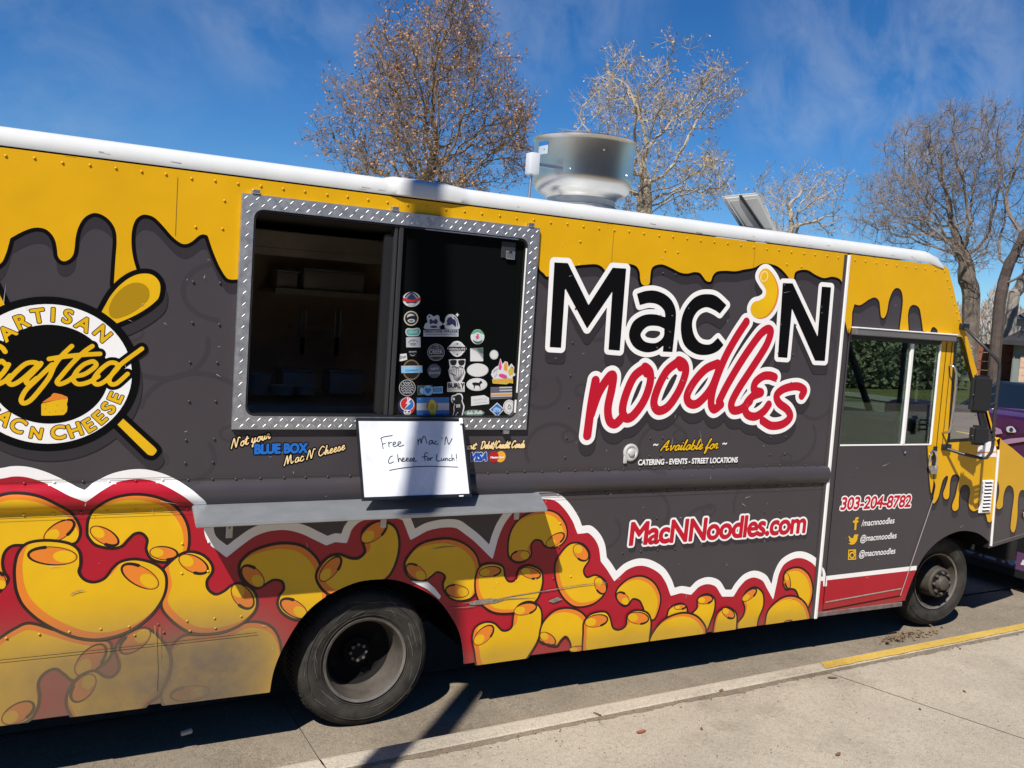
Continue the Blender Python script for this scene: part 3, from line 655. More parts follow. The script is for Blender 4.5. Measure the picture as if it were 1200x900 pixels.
OL = smooth(topc([(127.5,366),(128.7,357),(134,347),(144,337),(156,331.5),(167,332.5),(174,339),(174,350),(165,359.5),(152,368),(138,373),(131,372)]), 6)
badge.poly([OL], M_OLV, .0050)
badge.poly([circ(1.105)], M_BLK, .0052)
badge.poly([circ(1.0)], M_WHT, .0056)
badge.poly([circ(.71)], M_BLK, .0060)
badge.stroke([(p, lw) for p in CRAFT], M_BLK, .0064, grow=.0145)
badge.stroke([(p, lw) for p in CRAFT], M_YELM, .0070)
# lettering around the ring
def ring_letter(ch, px, py, hh, top=True, k=1.0):
    p = np.array(topl([(px, py)])[0]); v = (p-bc)/np.array((RX, RZ)); a = math.atan2(v[1], v[0])
    nrm = np.array((math.cos(a), math.sin(a))); up = nrm if top else -nrm; rt = np.array((up[1], -up[0]))
    P = text_polys(ch); Q = np.concatenate(P); cx = (Q[:,0].min()+Q[:,0].max())/2
    s_ = hh/.73*k
    return [p+np.outer((q[:,0]-cx)*s_*1.05, rt)+np.outer((q[:,1]-.365)*s_, up) for q in P]
for ch, x, y in zip('ARTISAN', (8,25.5,44.5,62,79.5,98.5,120.5), (389.5,376,369.5,368.3,370.3,379,390.5)):
    L = ring_letter(ch, x, y, .060); badge.poly(L, M_OUT, .0060, grow=.0062, h=.0022); badge.poly(L, M_YELM, .0064, grow=.0026, h=.0022)
for ch, x, y, k in zip('MACNCHEESE', (-12,5.5,21.5,42.5,68,87.5,103.8,116.5,126.3,134.6), (478,489,498,507,506,503.2,497.5,488.5,477.5,465.5), (1,1,1,.78,1,1,1,1,1,1)):
    L = ring_letter(ch, x, y, .060, False, k); badge.poly(L, M_OUT, .0060, grow=.0062, h=.0022); badge.poly(L, M_YELM, .0064, grow=.0026, h=.0022)
badge.poly([topl([(48.3,473),(60,470),(79.5,465.8),(79,471),(78,473),(79,477),(78.2,482.3),(76.5,484),(74.6,486),(60,486.8),(48.3,486.8)])], M_YELM, .0068)
badge.poly([topl([(48.3,472),(54,468),(59.9,464),(61,461.5),(63.6,460.3),(72,462),(80,465.5),(75,467.8),(72,467),(66,468.5),(55,470.5)])], M_ORG, .0072)
for x, y in ((53,479),(58,483),(65,482),(73,481),(67,475),(54,474)): badge.poly([topl(ell(x, y, .8, .6, 0, 8))], M_OLV, .0072, h=.0015)
badge.build()
# ---- the big two-line name
logo = Art('name_lettering', TRUCK, .004)
Lm = [[(649.2,307.5,'c'),(665,308.3,'c'),(689.2,357.5,'c'),(717.5,313.7,'c'),(733.3,314.7,'c'),(725.8,410.8,'c'),(712.5,409.7,'c'),(717,341.7,'c'),(687.5,385,'c'),(661.7,337.5,'c'),(657,407.5,'c'),(643.7,406.7,'c')]]
La = [[(745.8,344.2,'c'),(756.7,340.8),(768.3,340.8),(780,345.8),(788.3,355),(791.7,369),(787.5,412.5,'c'),(776.2,412,'c'),(776.7,405,'c'),(768.3,410.8),(756.7,412.8),(745,408.6),(738.3,400),(736.7,390),(741.7,377),(753.3,369.4),(766.7,368.3),(779.2,371.7,'c'),(777.5,363.3),(770,356.7),(760,355),(749.2,357.5,'c')],
      [(750.8,390),(758.3,382.5),(770,382),(778,385,'c'),(776.7,395),(768.3,401.7),(756.7,400.8),(751.3,395.8)]]
Lc = [[(828.3,344.6),(839,347),(850.8,357.5,'c'),(843,367.5,'c'),(836.7,363.3),(826.7,360),(816.7,365),(810.8,376.7),(812.5,391.7),(820,401.7),(831.7,403.3),(840.8,395.8,'c'),(847.5,404.2,'c'),(840,411.7),(828.3,415.8),(815,414.7),(803.3,406.7),(798.3,395),(797.5,378.3),(801.7,363.3),(810,351.7),(818.3,346.2)]]
Ln = [[(916.7,331.7,'c'),(928.3,332,'c'),(957.5,394.2,'c'),(962.5,335.8,'c'),(973.3,336.7,'c'),(966,423,'c'),(954.5,422.5,'c'),(927.5,361.7,'c'),(922,419.3,'c'),(911,418.5,'c')]]
Lap = [[(888.3,323.3),(893.3,315.5),(900,315.8),(908.3,326.7),(912,341.7),(908.3,358.3),(900,370),(890,373.7),(881.7,370),(878.7,361.7),(882.5,354.2),(890,351.7),(895.8,347),(896.7,339),(892,331.5)]]
def gl(L): return [smooth(topc(p), 6) if False else smooth([tuple(q)+(('c',) if len(o) > 2 else ()) for q, o in zip(topl(p), p)], 6) for p in L]
NOOD = [
 [(697.3,446),(692.5,472.5),(687.5,510)], [(692,485),(701,460),(713.5,441),(718,440.5),(716.3,455),(711.8,477),(713.5,492.5),(720.5,496.5),(729,488)],
 [(755.5,431),(742.5,441),(732.8,462),(728.8,480),(732.5,489.5),(741,487),(753.5,470),(760.8,450),(761,436),(755,430),(757,437)],
 [(793.7,424),(780.5,435),(770,455),(765.5,472.5),(771,481),(782.5,476),(795,457.5),(802.5,437.5),(801.5,427),(794.5,422.5),(797,430)],
 [(840,426),(826,432.5),(812.5,447.5),(804.5,463),(807.5,472.5),(817.5,472),(832.5,455),(842,432)], [(874,377),(861,397),(848,421),(836,452),(832.5,472),(836,479.5),(844,474)],
 [(842,470),(852,450),(870,420),(889,393),(898.5,385.5),(902.5,389),(897,405),(880,432),(865,455),(856.5,472),(858.5,480.5),(868,479),(878,470)],
 [(907,442),(901,440),(893,441),(884.5,448),(883,457),(891,460),(881,464.5),(873,475),(874.5,485),(884,488),(894,482),(900,474)],
 [(938.7,463.7),(941.5,457),(933,452.5),(918,455.5),(909.5,463),(912,472),(922,480),(925,489),(916,497),(903,498.7),(893,493)],
]
NL = [(smooth(topc(p), 6, False), .0272) for p in NOOD]
NL[0] = (NL[0][0], .0285)
blk = [gl(Lm), gl(La), gl(Lc), gl(Ln)]
dsh = (.006, -.062)
logo.union(blk+[gl(Lap)], M_GRD, .0030, grow=.028, shift=dsh, h=.005)
logo.stroke(NL, M_GRD, .0032, grow=.028, shift=dsh, h=.005)
logo.union(blk, M_WHT, .0040, grow=.029)
for L in blk: logo.poly(L, M_BLK, .0046)
logo.stroke(NL, M_WHT, .0052, grow=.0275)
logo.poly(gl(Lap), M_WHT, .0049, grow=.028)
logo.stroke(NL, M_RDT, .0060, h=.003)
ap = gl(Lap)
logo.poly(ap, M_ORG, .0056); logo.poly(ap, M_YELM, .0060, extra=lambda G: sd_poly(G-np.array([[-.014, .004]]), ap))
logo.poly([topl(ell(894.7,323.9,5.6,7.6,15))], M_YELM, .0064, h=.0025); logo.poly([topl(ell(894.7,323.9,4.6,6.6,15))], M_CRM, .0067, h=.0025); logo.poly([topl(ell(894.7,323.9,3.4,5.2,15))], M_YELM, .0070, h=.0025)
logo.build()
# ---- web address
def px2(*a): return topl(a)
web = Art('web_address_lettering', TRUCK, .0022)
A, B = px2((737.5,638.5), (943,623.5)); L = put_text('MacNNoodles.com', A, B, .142, .04, .93)
web.poly(L, M_GRD, .0012, grow=.016, shift=(.012, -.03), h=.004); web.poly(L, M_WHT, .0018, grow=.0185, h=.003); web.poly(L, M_RDT, .0024, grow=.0066)
web.build()
# ---- cursive stroke letters for the small script lines
CUR = {
 'A': (.9, [[(.0,.05),(.25,.5),(.62,1.0),(.55,.45),(.58,.05),(.8,.2)],[(.2,.4),(.62,.42)]]), 'N': (.95, [[(.0,.0),(.15,.5),(.32,.95),(.42,.4),(.5,.02),(.65,.5),(.8,.95),(.95,.9)]]),
 'M': (1.15,[[(.0,.0),(.18,.55),(.32,.95),(.36,.5),(.38,.1),(.55,.6),(.72,.95),(.74,.4),(.8,.03),(1.0,.2)]]), 'C': (.75,[[(.7,.85),(.5,1.0),(.2,.7),(.08,.3),(.25,.02),(.55,.15),(.7,.3)]]),
 'D': (.85,[[(.25,.95),(.12,.02),(.5,.1),(.75,.5),(.6,.95),(.1,.92)]]), 'B': (.8,[[(.2,.95),(.08,.02)],[(.1,.95),(.6,.9),(.5,.55),(.2,.52),(.6,.4),(.5,.05),(.05,.03)]]),
 'a': (.55,[[(.45,.45),(.25,.5),(.05,.2),(.15,.0),(.35,.15),(.46,.45),(.4,.08),(.55,.12)]]), 'b': (.5,[[(.0,.15),(.2,.95),(.1,.3),(.12,.02),(.35,.05),(.4,.35),(.2,.4)]]),
 'c': (.45,[[(.4,.4),(.25,.5),(.05,.2),(.15,.0),(.35,.05),(.45,.15)]]), 'd': (.55,[[(.42,.45),(.25,.5),(.05,.2),(.15,.0),(.35,.15),(.62,1.0),(.42,.2),(.45,.02),(.55,.12)]]),
 'e': (.45,[[(.0,.15),(.3,.3),(.35,.47),(.18,.45),(.06,.15),(.2,.0),(.45,.15)]]), 'f': (.42,[[(.0,.1),(.25,.6),(.42,1.0),(.3,.9),(.12,.1),(.0,-.4),(.12,-.3),(.2,.05),(.42,.15)]]),
 'h': (.52,[[(.0,.1),(.25,.95),(.08,.02),(.25,.42),(.36,.4),(.34,.05),(.52,.12)]]), 'i': (.28,[[(.0,.12),(.14,.48),(.1,.05),(.28,.12)],[(.2,.72),(.21,.73)]]),
 'l': (.3,[[(.0,.1),(.2,.6),(.3,1.0),(.18,.8),(.1,.05),(.3,.12)]]), 'o': (.5,[[(.3,.48),(.1,.35),(.06,.08),(.25,.0),(.4,.25),(.3,.48),(.5,.4)]]),
 'p': (.5,[[(.1,.45),(-.05,-.4)],[(.08,.3),(.3,.48),(.4,.3),(.25,.0),(.08,.1)],[(.3,.02),(.5,.12)]]), 'r': (.42,[[(.0,.1),(.12,.5),(.3,.46),(.22,.2),(.26,.02),(.42,.12)]]),
 's': (.42,[[(.0,.1),(.2,.5),(.32,.2),(.2,.0),(.05,.05)],[(.25,.03),(.42,.12)]]), 't': (.36,[[(.0,.1),(.25,.85),(.1,.1),(.2,.0),(.36,.12)],[(.02,.58),(.38,.62)]]),
 'u': (.55,[[(.0,.12),(.12,.48),(.08,.08),(.2,.0),(.4,.45),(.36,.06),(.55,.12)]]), 'v': (.5,[[(.0,.4),(.12,.48),(.12,.02),(.35,.3),(.4,.48),(.5,.42)]]),
 'y': (.55,[[(.0,.12),(.12,.48),(.1,.1),(.25,.05),(.42,.46),(.25,-.25),(.08,-.4),(.15,-.15),(.55,.15)]]), '/': (.4,[[(.0,-.1),(.4,1.0)]]), ' ': (.3,[]), '-': (.4,[[(.0,.3),(.3,.3)]]), '~': (.6,[[(0,.4),(.15,.5),(.35,.38),(.5,.48)]]),
}
def script(txt, A, B, h, shear=.35):
    x = 0; Ls = []
    for ch in txt:
        w, st = CUR[ch]
        for s_ in st: Ls.append(np.array([(x+p[0]+shear*p[1]*.6, p[1]) for p in s_]))
        x += w+.02
    Q = np.concatenate(Ls); x0, x1 = Q[:,0].min(), Q[:,0].max()
    A, B = np.array(A, float), np.array(B, float); L_ = np.linalg.norm(B-A); e = (B-A)/L_; n = np.array([-e[1], e[0]])
    return [smooth(A+np.outer((q[:,0]-x0)/(x1-x0)*L_, e)+np.outer(q[:,1]*h, n), 4, False) for q in Ls]
def put_script(art, txt, pa, pb, h, w, m, off, out=None, ow=0.0, plane=None):
    A, B = topl([pa, pb], plane=plane); S = [(q, w) for q in script(txt, A, B, h)]
    if out: art.stroke(S, out, off-.0006, grow=ow, h=.002)
    art.stroke(S, m, off, h=.0016)
sm = Art('availability_lettering', TRUCK, .002)
put_script(sm, 'Available for', (774,528.5), (841,525.5), .062, .0042, M_YELM, .0022, M_BLK, .006)
put_script(sm, '~', (765.5,525.5), (770.5,525.3), .05, .004, M_WHT, .0022); put_script(sm, '~', (846.5,524), (851,523.8), .05, .004, M_WHT, .0022)
A, B = px2((747.5,545), (864,541.6)); L = put_text('CATERING - EVENTS - STREET LOCATIONS', A, B, .034, .04)
sm.poly(L, M_BLK, .0012, shift=(.004, -.008), grow=.002, h=.0025); sm.poly(L, M_WHT, .0018, grow=.0016, h=.0016)
sm.build()
sm = Art('slogan_lettering', TRUCK, .002)
put_script(sm, 'Not your', (271,525.5), (317,513.5), .045, .0026, M_CRM, .0022, M_BLK, .006)
put_script(sm, 'Mac N Cheese', (333,545.5), (404.5,526.5), .045, .0026, M_CRM, .0022, M_BLK, .006)
A, B = px2((298.5,531.5), (359.5,530)); L = put_text('BLUE BOX', A, B, .047, 0)
sm.poly(L, M_BLK, .0024, grow=.008, h=.002); sm.poly(L, M_BLU, .0030, grow=.0035, h=.0016)
sm.build()
sm = Art('card_payment_lettering', TRUCK, .002)
put_script(sm, 'Accept', (520,527), (558.5,526), .036, .0034, M_CRM, .0022, M_BLK, .004)
put_script(sm, 'Debit/Credit Cards', (563.5,525.7), (614.5,524.5), .040, .0034, M_CRM, .0022, M_BLK, .004)
A, B = px2((549.5,540), (571,539.4)); L = put_text('VISA', A, B, .044, .25)
sm.poly(L, M_WHT, .0018, grow=.0062, h=.002); sm.poly(L, mat('card_blue', (.01, .07, .36, 1), .4), .0024, grow=.004, h=.0016)
M_CRD = mat('card_red', (.42, .006, .01, 1), .4); M_CYL = mat('card_amber', (.75, .36, .02, 1), .4)
c1, c2 = px2((578.3,535.3), (586.5,535.1)); th = np.linspace(0, 6.283, 40, endpoint=False); rr = .031
for c, m, o in ((c2, M_CYL, .0018), (c1, M_CRD, .0022)): sm.poly([np.c_[c[0]+rr*np.cos(th), c[1]+rr*np.sin(th)]], m, o, h=.002)
A, B = px2((574.6,537), (590.3,536.7)); sm.poly(put_text('MasterCard', A, B, .011, .1), M_WHT, .0028, grow=.0008, h=.001)
sm.build()
# ================================================================== service window
SW = MB()
M_TP = mat('tread_plate', (.54, .55, .56, 1), .52, metal=1, var=.28, vscale=30)
fx0, fz0 = topl([(269.8,502.3)])[0]; fx1, fz1 = topl([(631,266.9)])[0]
fx0 = .938; fx1 = 2.528; fz0 = 1.560; fz1 = 2.664
ix0, ix1, iz0, iz1 = .996, 2.462, 1.624, 2.598
def rrect(x0, x1, z0, z1, r, n=6):
    out = []
    for cx, cz, a0 in ((x1-r, z1-r, 0), (x0+r, z1-r, 90), (x0+r, z0+r, 180), (x1-r, z0+r, 270)):
        for k in range(n+1):
            a = R(a0+90*k/n); out.append((cx+r*math.cos(a), cz+r*math.sin(a)))
    return out
inn = rrect(ix0, ix1, iz0, iz1, .045); m_ = len(inn); outr = []
for x, z in inn:        # project each inner point to the outer rectangle
    cx, cz = (ix0+ix1)/2, (iz0+iz1)/2; dx, dz = x-cx, z-cz
    kx = (fx1-cx if dx > 0 else fx0-cx)/dx if abs(dx) > 1e-6 else 9; kz = (fz1-cz if dz > 0 else fz0-cz)/dz if abs(dz) > 1e-6 else 9; k = min(kx, kz)
    outr.append((cx+dx*k, cz+dz*k))
crn = [(fx1, fz1), (fx0, fz1), (fx0, fz0), (fx1, fz0)]
for c in range(4):      # snap the middle of each corner arc to the true outer corner
    outr[c*7+3] = crn[c]
    for q in (0, 1, 2, 4, 5, 6):
        x, z = inn[c*7+q]
        if (c in (0, 2)) == (q < 3): outr[c*7+q] = (crn[c][0], max(fz0, min(fz1, z)))
        else: outr[c*7+q] = (max(fx0, min(fx1, x)), crn[c][1])
V = []
for y, ring in ((-.004, outr), (-.020, [(x+.0, z) for x, z in outr]), (-.023, [(x*.998+.002*1.73, z*.998+.002*2.11) for x, z in outr]), (-.023, inn), (.05, inn)): V += [(x, y, z) for x, z in ring]
F = []
for l in range(4):
    for k in range(m_): F.append((l*m_+k, l*m_+(k+1) % m_, (l+1)*m_+(k+1) % m_, (l+1)*m_+k))
SW.add(V, F, M_TP)
# raised lozenges of the tread plate
bars = []
def bar(x, z, a):
    c, s_ = math.cos(a), math.sin(a); L_, w = .0125, .0018; V = []
    for t, ww, y in ((-1, 0, -.0232), (-.55, 1, -.0232), (.55, 1, -.0232), (1, 0, -.0232)):
        if ww: V += [(x+c*L_*t-s_*w, y, z+s_*L_*t+c*w), (x+c*L_*t, -.0251, z+s_*L_*t), (x+c*L_*t+s_*w, y, z+s_*L_*t-c*w)]
        else: V += [(x+c*L_*t, y, z+s_*L_*t)]
    SW.add(V, [(0, 1, 2), (0, 2, 3), (1, 4, 5, 2), (2, 5, 6, 3), (4, 7, 5), (5, 7, 6)], M_TP)
def strip(x0, x1, z0, z1, horiz):
    p = .0265; nx = max(1, int((x1-x0)/p)); nz = max(1, int((z1-z0)/p))
    for i in range(nx):
        for j in range(nz):
            x, z = x0+(i+.5)*(x1-x0)/nx, z0+(j+.5)*(z1-z0)/nz; bar(x, z, R(45 if (i+j) % 2 else 135)+(.0))
strip(fx0+.004, ix0-.002, fz0+.07, fz1-.07, False); strip(ix1+.002, fx1-.004, fz0+.07, fz1-.07, False)
strip(fx0+.004, fx1-.004, iz1+.002, fz1-.004, True); strip(fx0+.004, fx1-.004, fz0+.004, iz0-.002, True)
SW.build('window_frame', TRUCK, auto=R(25))
# awning clips and screws on the frame
for x, z in ((1.0, fz1+.012), (1.69, fz1+.010), (2.47, fz1+.010), (2.40, fz0-.012)): mb = MB(); mb.box((x-.018, -.03, z-.010), (x+.018, -.002, z+.010), M_STL, .003); mb.build('awning_clip', TRUCK)
# rubber and white gasket inside the frame, mullions, dark sliding pane
mb = MB()
gk = rrect(ix0, ix1, iz0, iz1, .045); g2 = rrect(ix0+.010, ix1-.010, iz0+.010, iz1-.010, .038)
V = [(x, -.018, z) for x, z in gk]+[(x, -.018, z) for x, z in g2]+[(x, .04, z) for x, z in g2]; F = []
n = len(gk)
for l in range(2):
    for k in range(n): F.append((l*n+k, l*n+(k+1) % n, (l+1)*n+(k+1) % n, (l+1)*n+k))
mb.add(V, F, M_BPL); mb.build('window_gasket', TRUCK)
mb = MB()
mb.box((ix1-.013, -.0185, iz0+.14), (ix1-.004, -.0195, iz1-.05), M_TRM); mb.box((1.86, -.0185, iz1-.011), (2.40, -.0195, iz1-.005), M_STL)
mb.box((ix1-.018, -.0185, iz0+.03), (ix1-.006, -.0195, iz0+.10), M_TRM)
mb.build('white_seal', TRUCK)
mb = MB()
mb.box((1.700, -.012, iz0+.008), (1.716, .045, iz1-.006), M_GUN, .003); mb.box((1.722, -.016, iz0+.008), (1.745, .035, iz1-.006), M_GUN, .003)
mb.build('window_mullion', TRUCK)
mb = MB(); st = rrect(1.655, 1.70, iz0+.01, iz1-.05, .02)
V = [(x, .012, z) for x, z in st]+[(x, .035, z) for x, z in st]; n = len(st)
mb.add(V, [tuple(range(n))[::-1], tuple(range(n, 2*n))]+[(k, (k+1) % n, n+(k+1) % n, n+k) for k in range(n)], M_BPL); mb.build('sliding_pane_edge', TRUCK)
M_DGL = mat('dark_window_glass', (.004, .005, .005, 1), .06, spec=.22)
PANE = MB(); PANE.box((1.744, .012, iz0+.008), (ix1-.008, .020, iz1-.008), M_DGL, .001); PANE = PANE.build('sliding_pane', TRUCK)
mb = MB(); cz = topl([(598, 293)])[0]
mb.box((cz[0]-.05, .004, cz[1]-.045), (cz[0]+.035, .0119, cz[1]+.045), M_GUN, .004); mb.box((cz[0]-.025, -.006, cz[1]-.05), (cz[0]+.03, .004, cz[1]-.005), M_STL, .004)
mb.box((cz[0]-.008, -.010, cz[1]-.018), (cz[0]+.008, -.006, cz[1]-.006), M_BPL); mb.build('latch', PANE)
# ---- stickers on the pane
SPL = Plane((0, .012, 0), (1, 0, 0))
def S1(x, y): return (450+x/6, 330+y/6)
def S2(x, y): return (450+x/6, 440+y/6)
def cl(n, c, r=.45): return mat('sticker_'+n, c, r)
W_ = cl('white', (.62, .61, .60, 1)); K_ = cl('black', (.006, .006, .007, 1)); G_ = cl('grey', (.22, .23, .25, 1)); T_ = cl('teal', (.05, .30, .25, 1)); RD_ = cl('red', (.50, .02, .02, 1))
B_ = cl('blue', (.02, .14, .42, 1)); LB_ = cl('light_blue', (.22, .45, .66, 1)); SL_ = cl('slate', (.06, .075, .10, 1)); GD_ = cl('gold', (.16, .11, .04, 1)); CR_ = cl('cream', (.50, .44, .30, 1))
YL_ = cl('yellow', (.55, .42, .05, 1)); PK_ = cl('pink', (.60, .05, .22, 1)); OR_ = cl('orange', (.65, .28, .05, 1)); GN_ = cl('green', (.10, .30, .18, 1)); NV_ = cl('navy', (.015, .02, .07, 1)); LG_ = cl('pale_grey', (.42, .44, .47, 1)); DG_ = cl('dark_green', (.06, .10, .085, 1))
class Sticker:
    def __init__(s, label, Z): s.a = Art('sticker', PANE, .0013, SPL, .0006); s.Z = Z; s.o = 0.0; s.label = label
    def pl(s, pts): return topl([s.Z(*p) for p in pts], plane=SPL)
    def poly(s, pts, m, sm=False):
        P = s.pl(pts); s.o += .0003; s.a.poly([smooth(P, 5) if sm else P], m, s.o)
    def ell(s, x, y, a, b, m, ang=0): s.poly(ell(x, y, a, b, ang, 40), m)
    def line(s, pts, w, m, sm=True):
        P = s.pl(pts); s.o += .0003; s.a.stroke([(smooth(P, 4, False) if sm and len(P) > 2 else P, w)], m, s.o)
    def text(s, t, x0, y0, x1, y1, hpx, m, shear=0, bold=.0003):
        A, B, Q = s.pl([(x0, y0), (x1, y1), (x0, y0-hpx)]); s.o += .0003
        s.a.poly(put_text(t, A, B, np.linalg.norm(Q-A), shear), m, s.o, grow=bold, h=.0009)
    def done(s):
        o = s.a.build(); o['label'] = s.label; return o
s = Sticker('round white sticker with dark mountains and a red ribbon', S1); s.ell(193,125,63,52,W_); s.ell(193,122,50,43,G_); s.poly([(150,130),(175,98),(195,82),(212,100),(232,130),(225,150),(160,150)],NV_); s.line([(150,105),(165,88),(190,78),(215,85),(235,105)],.0035,NV_); s.poly([(130,115),(150,118),(193,128),(235,118),(255,112),(252,132),(235,138),(193,146),(150,138),(132,132)],RD_,True); s.ell(193,160,26,9,LG_); s.done()
s = Sticker('round cream ring sticker with a pale skull on black', S1); s.ell(190,258,51,52,CR_); s.ell(190,258,43,44,K_); s.ell(188,246,27,20,LG_); s.poly([(165,250),(205,240),(222,250),(215,262),(180,268)],K_,True); s.poly([(165,272),(190,262),(215,268),(212,285),(180,288)],LG_,True); s.ell(190,276,16,4,K_); s.done()
s = Sticker('teal badge sticker', S1); s.poly([(150,345),(165,328),(200,330),(240,325),(257,345),(250,370),(235,382),(170,384),(155,372)],LG_,True); s.poly([(158,347),(170,336),(200,337),(238,333),(249,347),(243,367),(230,375),(174,377),(163,368)],T_,True); s.text('OSKAR',170,365,236,362,20,LG_,.2); s.done()
s = Sticker('small silver rectangular sticker', S1); s.poly([(155,392),(256,389),(257,462),(156,462)],LG_); s.ell(205,428,34,24,G_); s.poly([(175,435),(190,420),(205,428),(222,415),(238,435),(230,445),(180,446)],LG_); s.text('BEER',185,442,226,442,10,K_); s.done()
s = Sticker('brewery sticker with a bear and a lion facing each other over a pale name band', S1)
s.poly([(277,340),(523,333),(523,386),(277,386)],LG_)
s.poly([(283,330),(290,295),(305,285),(300,250),(315,230),(335,235),(350,245),(372,235),(388,245),(392,275),(412,295),(400,310),(385,318),(395,330),(340,334)],LG_,True); s.poly([(318,275),(330,262),(345,275),(365,262),(378,280),(365,300),(345,292),(325,300)],NV_,True); s.ell(350,318,26,9,NV_); s.ell(318,246,7,6,NV_)
s.poly([(430,330),(425,310),(412,300),(425,285),(430,255),(450,232),(480,230),(505,245),(520,275),(526,333)],LG_,True); s.poly([(440,285),(448,258),(470,248),(482,262),(500,270),(506,300),(500,318),(480,300),(460,305)],NV_,True); s.ell(452,300,16,8,NV_); s.line([(492,250),(510,272),(516,310)],.002,NV_)
s.poly([(500,232),(509,228),(513,218),(517,228),(527,232),(518,238),(515,249),(509,239)],W_)
s.text('FIRESTONE WALKER',284,362,517,357,22,NV_); s.line([(290,373),(510,370)],.0011,NV_,False); s.done()
s = Sticker('round black sticker with a grey ring reading creek', S1); s.ell(365,497,60,60,LG_); s.ell(365,497,57,57,K_); s.ell(365,497,51,51,G_); s.ell(365,497,49,49,K_); s.text('CREEK',318,508,412,507,32,LG_); s.line([(318,468),(412,467)],.0012,G_,False); s.line([(325,523),(408,522)],.002,LG_,False); s.line([(352,455),(372,448),(380,462),(362,466)],.0012,LG_); s.done()
s = Sticker('white round badge sticker with a black name band', S1); s.poly([(447,470),(470,440),(490,422),(515,417),(540,425),(560,445),(580,472),(558,500),(540,520),(513,529),(488,520),(468,500)],W_,True); s.ell(514,472,38,42,LG_); s.poly([(452,458),(575,458),(578,488),(452,488)],K_); s.text('RESOLUTE',460,483,570,483,17,W_); s.ell(514,437,5,5,K_); s.ell(514,512,5,5,K_); s.done()
s = Sticker('round mint sticker with a green rim and a pink figure', S1); s.ell(657,388,48,52,W_); s.poly([(612,372),(625,350),(657,338),(690,350),(702,372),(680,364),(657,358),(634,364)],GN_,True); s.ell(657,390,33,33,cl('mint',(.45,.62,.55,1))); s.poly([(650,368),(668,370),(662,382),(672,392),(662,396),(668,408),(655,402),(645,410),(648,394),(640,384),(652,382)],PK_); s.poly([(622,410),(640,418),(657,421),(675,418),(692,410),(680,428),(657,436),(636,428)],DG_,True); s.done()
s = Sticker('small dark sticker with a pale smile curve', S1); s.poly([(172,482),(230,482),(226,528),(178,528)],K_); s.text('smart',175,498,228,496,10,LG_); s.line([(185,512),(200,522),(216,514)],.0012,LG_); s.done()
s = Sticker('little white torn sticker at the mullion', S1); s.poly([(105,560),(112,510),(158,505),(163,548),(130,558)],W_); s.text('Drum',112,545,156,535,22,K_,.3); s.done()
s = Sticker('square white sticker with dark diagonal peaks', S1); s.poly([(606,470),(696,465),(697,560),(606,560)],W_); s.poly([(606,468),(650,490),(670,510),(697,545),(697,466)],G_); s.poly([(650,470),(695,467),(696,510),(675,500)],DG_); s.line([(620,485),(660,512),(690,540)],.0014,W_); s.done()
s = Sticker('small plain round grey-white sticker', S1); s.ell(773,514,31,34,LG_); s.ell(773,514,25,28,W_); s.done()
s = Sticker('gold ring sticker crossed by a pale blue name band', S1); s.ell(193,620,63,72,GD_); s.ell(193,620,53,62,K_); s.poly([(120,592),(268,590),(270,640),(121,643)],LB_); s.poly([(120,592),(268,590),(268,598),(120,600)],LG_); s.text('COMPANY',150,632,238,630,14,B_); s.done()
s = Sticker('round slate sticker with pale lettering', S1); s.ell(353,628,48,50,SL_); s.text('TAP14',327,625,382,618,18,LG_); s.text('Brewing',318,652,392,645,18,LG_,.2); s.done()
s = Sticker('white sticker of sunglasses over a big beard reading burly', S1); s.poly([(455,548),(572,545),(570,580),(562,610),(572,640),(560,680),(545,705),(566,708),(566,775),(443,775),(445,708),(475,705),(462,670),(452,630),(462,600)],W_)
for x in (487,543): s.poly([(x-20,555),(x+22,553),(x+18,582),(x,590),(x-17,582)],K_,True)
for i in range(9): 
    x = 467+i*11; s.line([(x,610+abs(i-4)*2),(x+(i-4)*1.5-4,640),(x-(i-4)*3+4,672-abs(i-4)*4),(512-(512-x)*.45,700-abs(i-4)*3)],.0012,K_)
s.line([(475,603),(492,597),(512,604),(532,597),(552,603)],.0022,K_); s.text('BURLY',449,746,560,744,34,K_,0,.0011); s.line([(450,762),(556,760)],.0014,K_,False); s.done()
s = Sticker('plain white oval sticker', S1); s.ell(658,622,76,48,LG_); s.ell(658,622,72,45,W_); s.done()
s = Sticker('white oval sticker with a black goat', S1); s.ell(652,723,73,45,W_); s.ell(652,723,67,40,LG_); s.ell(652,723,65,38,W_)
s.poly([(620,712),(640,708),(668,710),(674,698),(684,700),(690,708),(686,716),(678,720),(676,734),(678,750),(672,750),(668,734),(640,732),(636,750),(629,750),(630,732),(622,724)],K_,True); s.done()
s = Sticker('colourful sticker of pink, white and orange towers over a yellow word', S1)
s.poly([(752,655),(760,625),(785,600),(805,590),(818,538),(832,580),(850,560),(868,565),(876,600),(895,575),(915,600),(912,640),(930,655),(905,668),(900,690),(880,680),(770,685)],W_); s.poly([(805,600),(818,548),(828,600),(822,620),(808,620)],PK_); s.poly([(840,620),(845,575),(860,565),(868,590),(864,630)],OR_); s.poly([(870,630),(895,590),(912,615),(905,650),(880,660)],YL_); s.poly([(805,655),(830,648),(862,662),(858,678),(820,672)],PK_,True); s.poly([(890,605),(905,598),(908,612)],PK_); s.line([(765,640),(785,622),(790,650),(775,668)],.0014,LG_); s.line([(768,625),(800,610)],.0012,G_)
s.poly([(758,685),(905,680),(906,716),(880,712),(860,722),(800,718),(762,716)],YL_); s.text('PUMPKIN',766,710,900,706,20,OR_,0,.0012); s.done()
s = Sticker('round black sticker packed with grey squiggles', S1); s.ell(163,747,58,58,LG_); s.ell(163,747,54,54,K_)
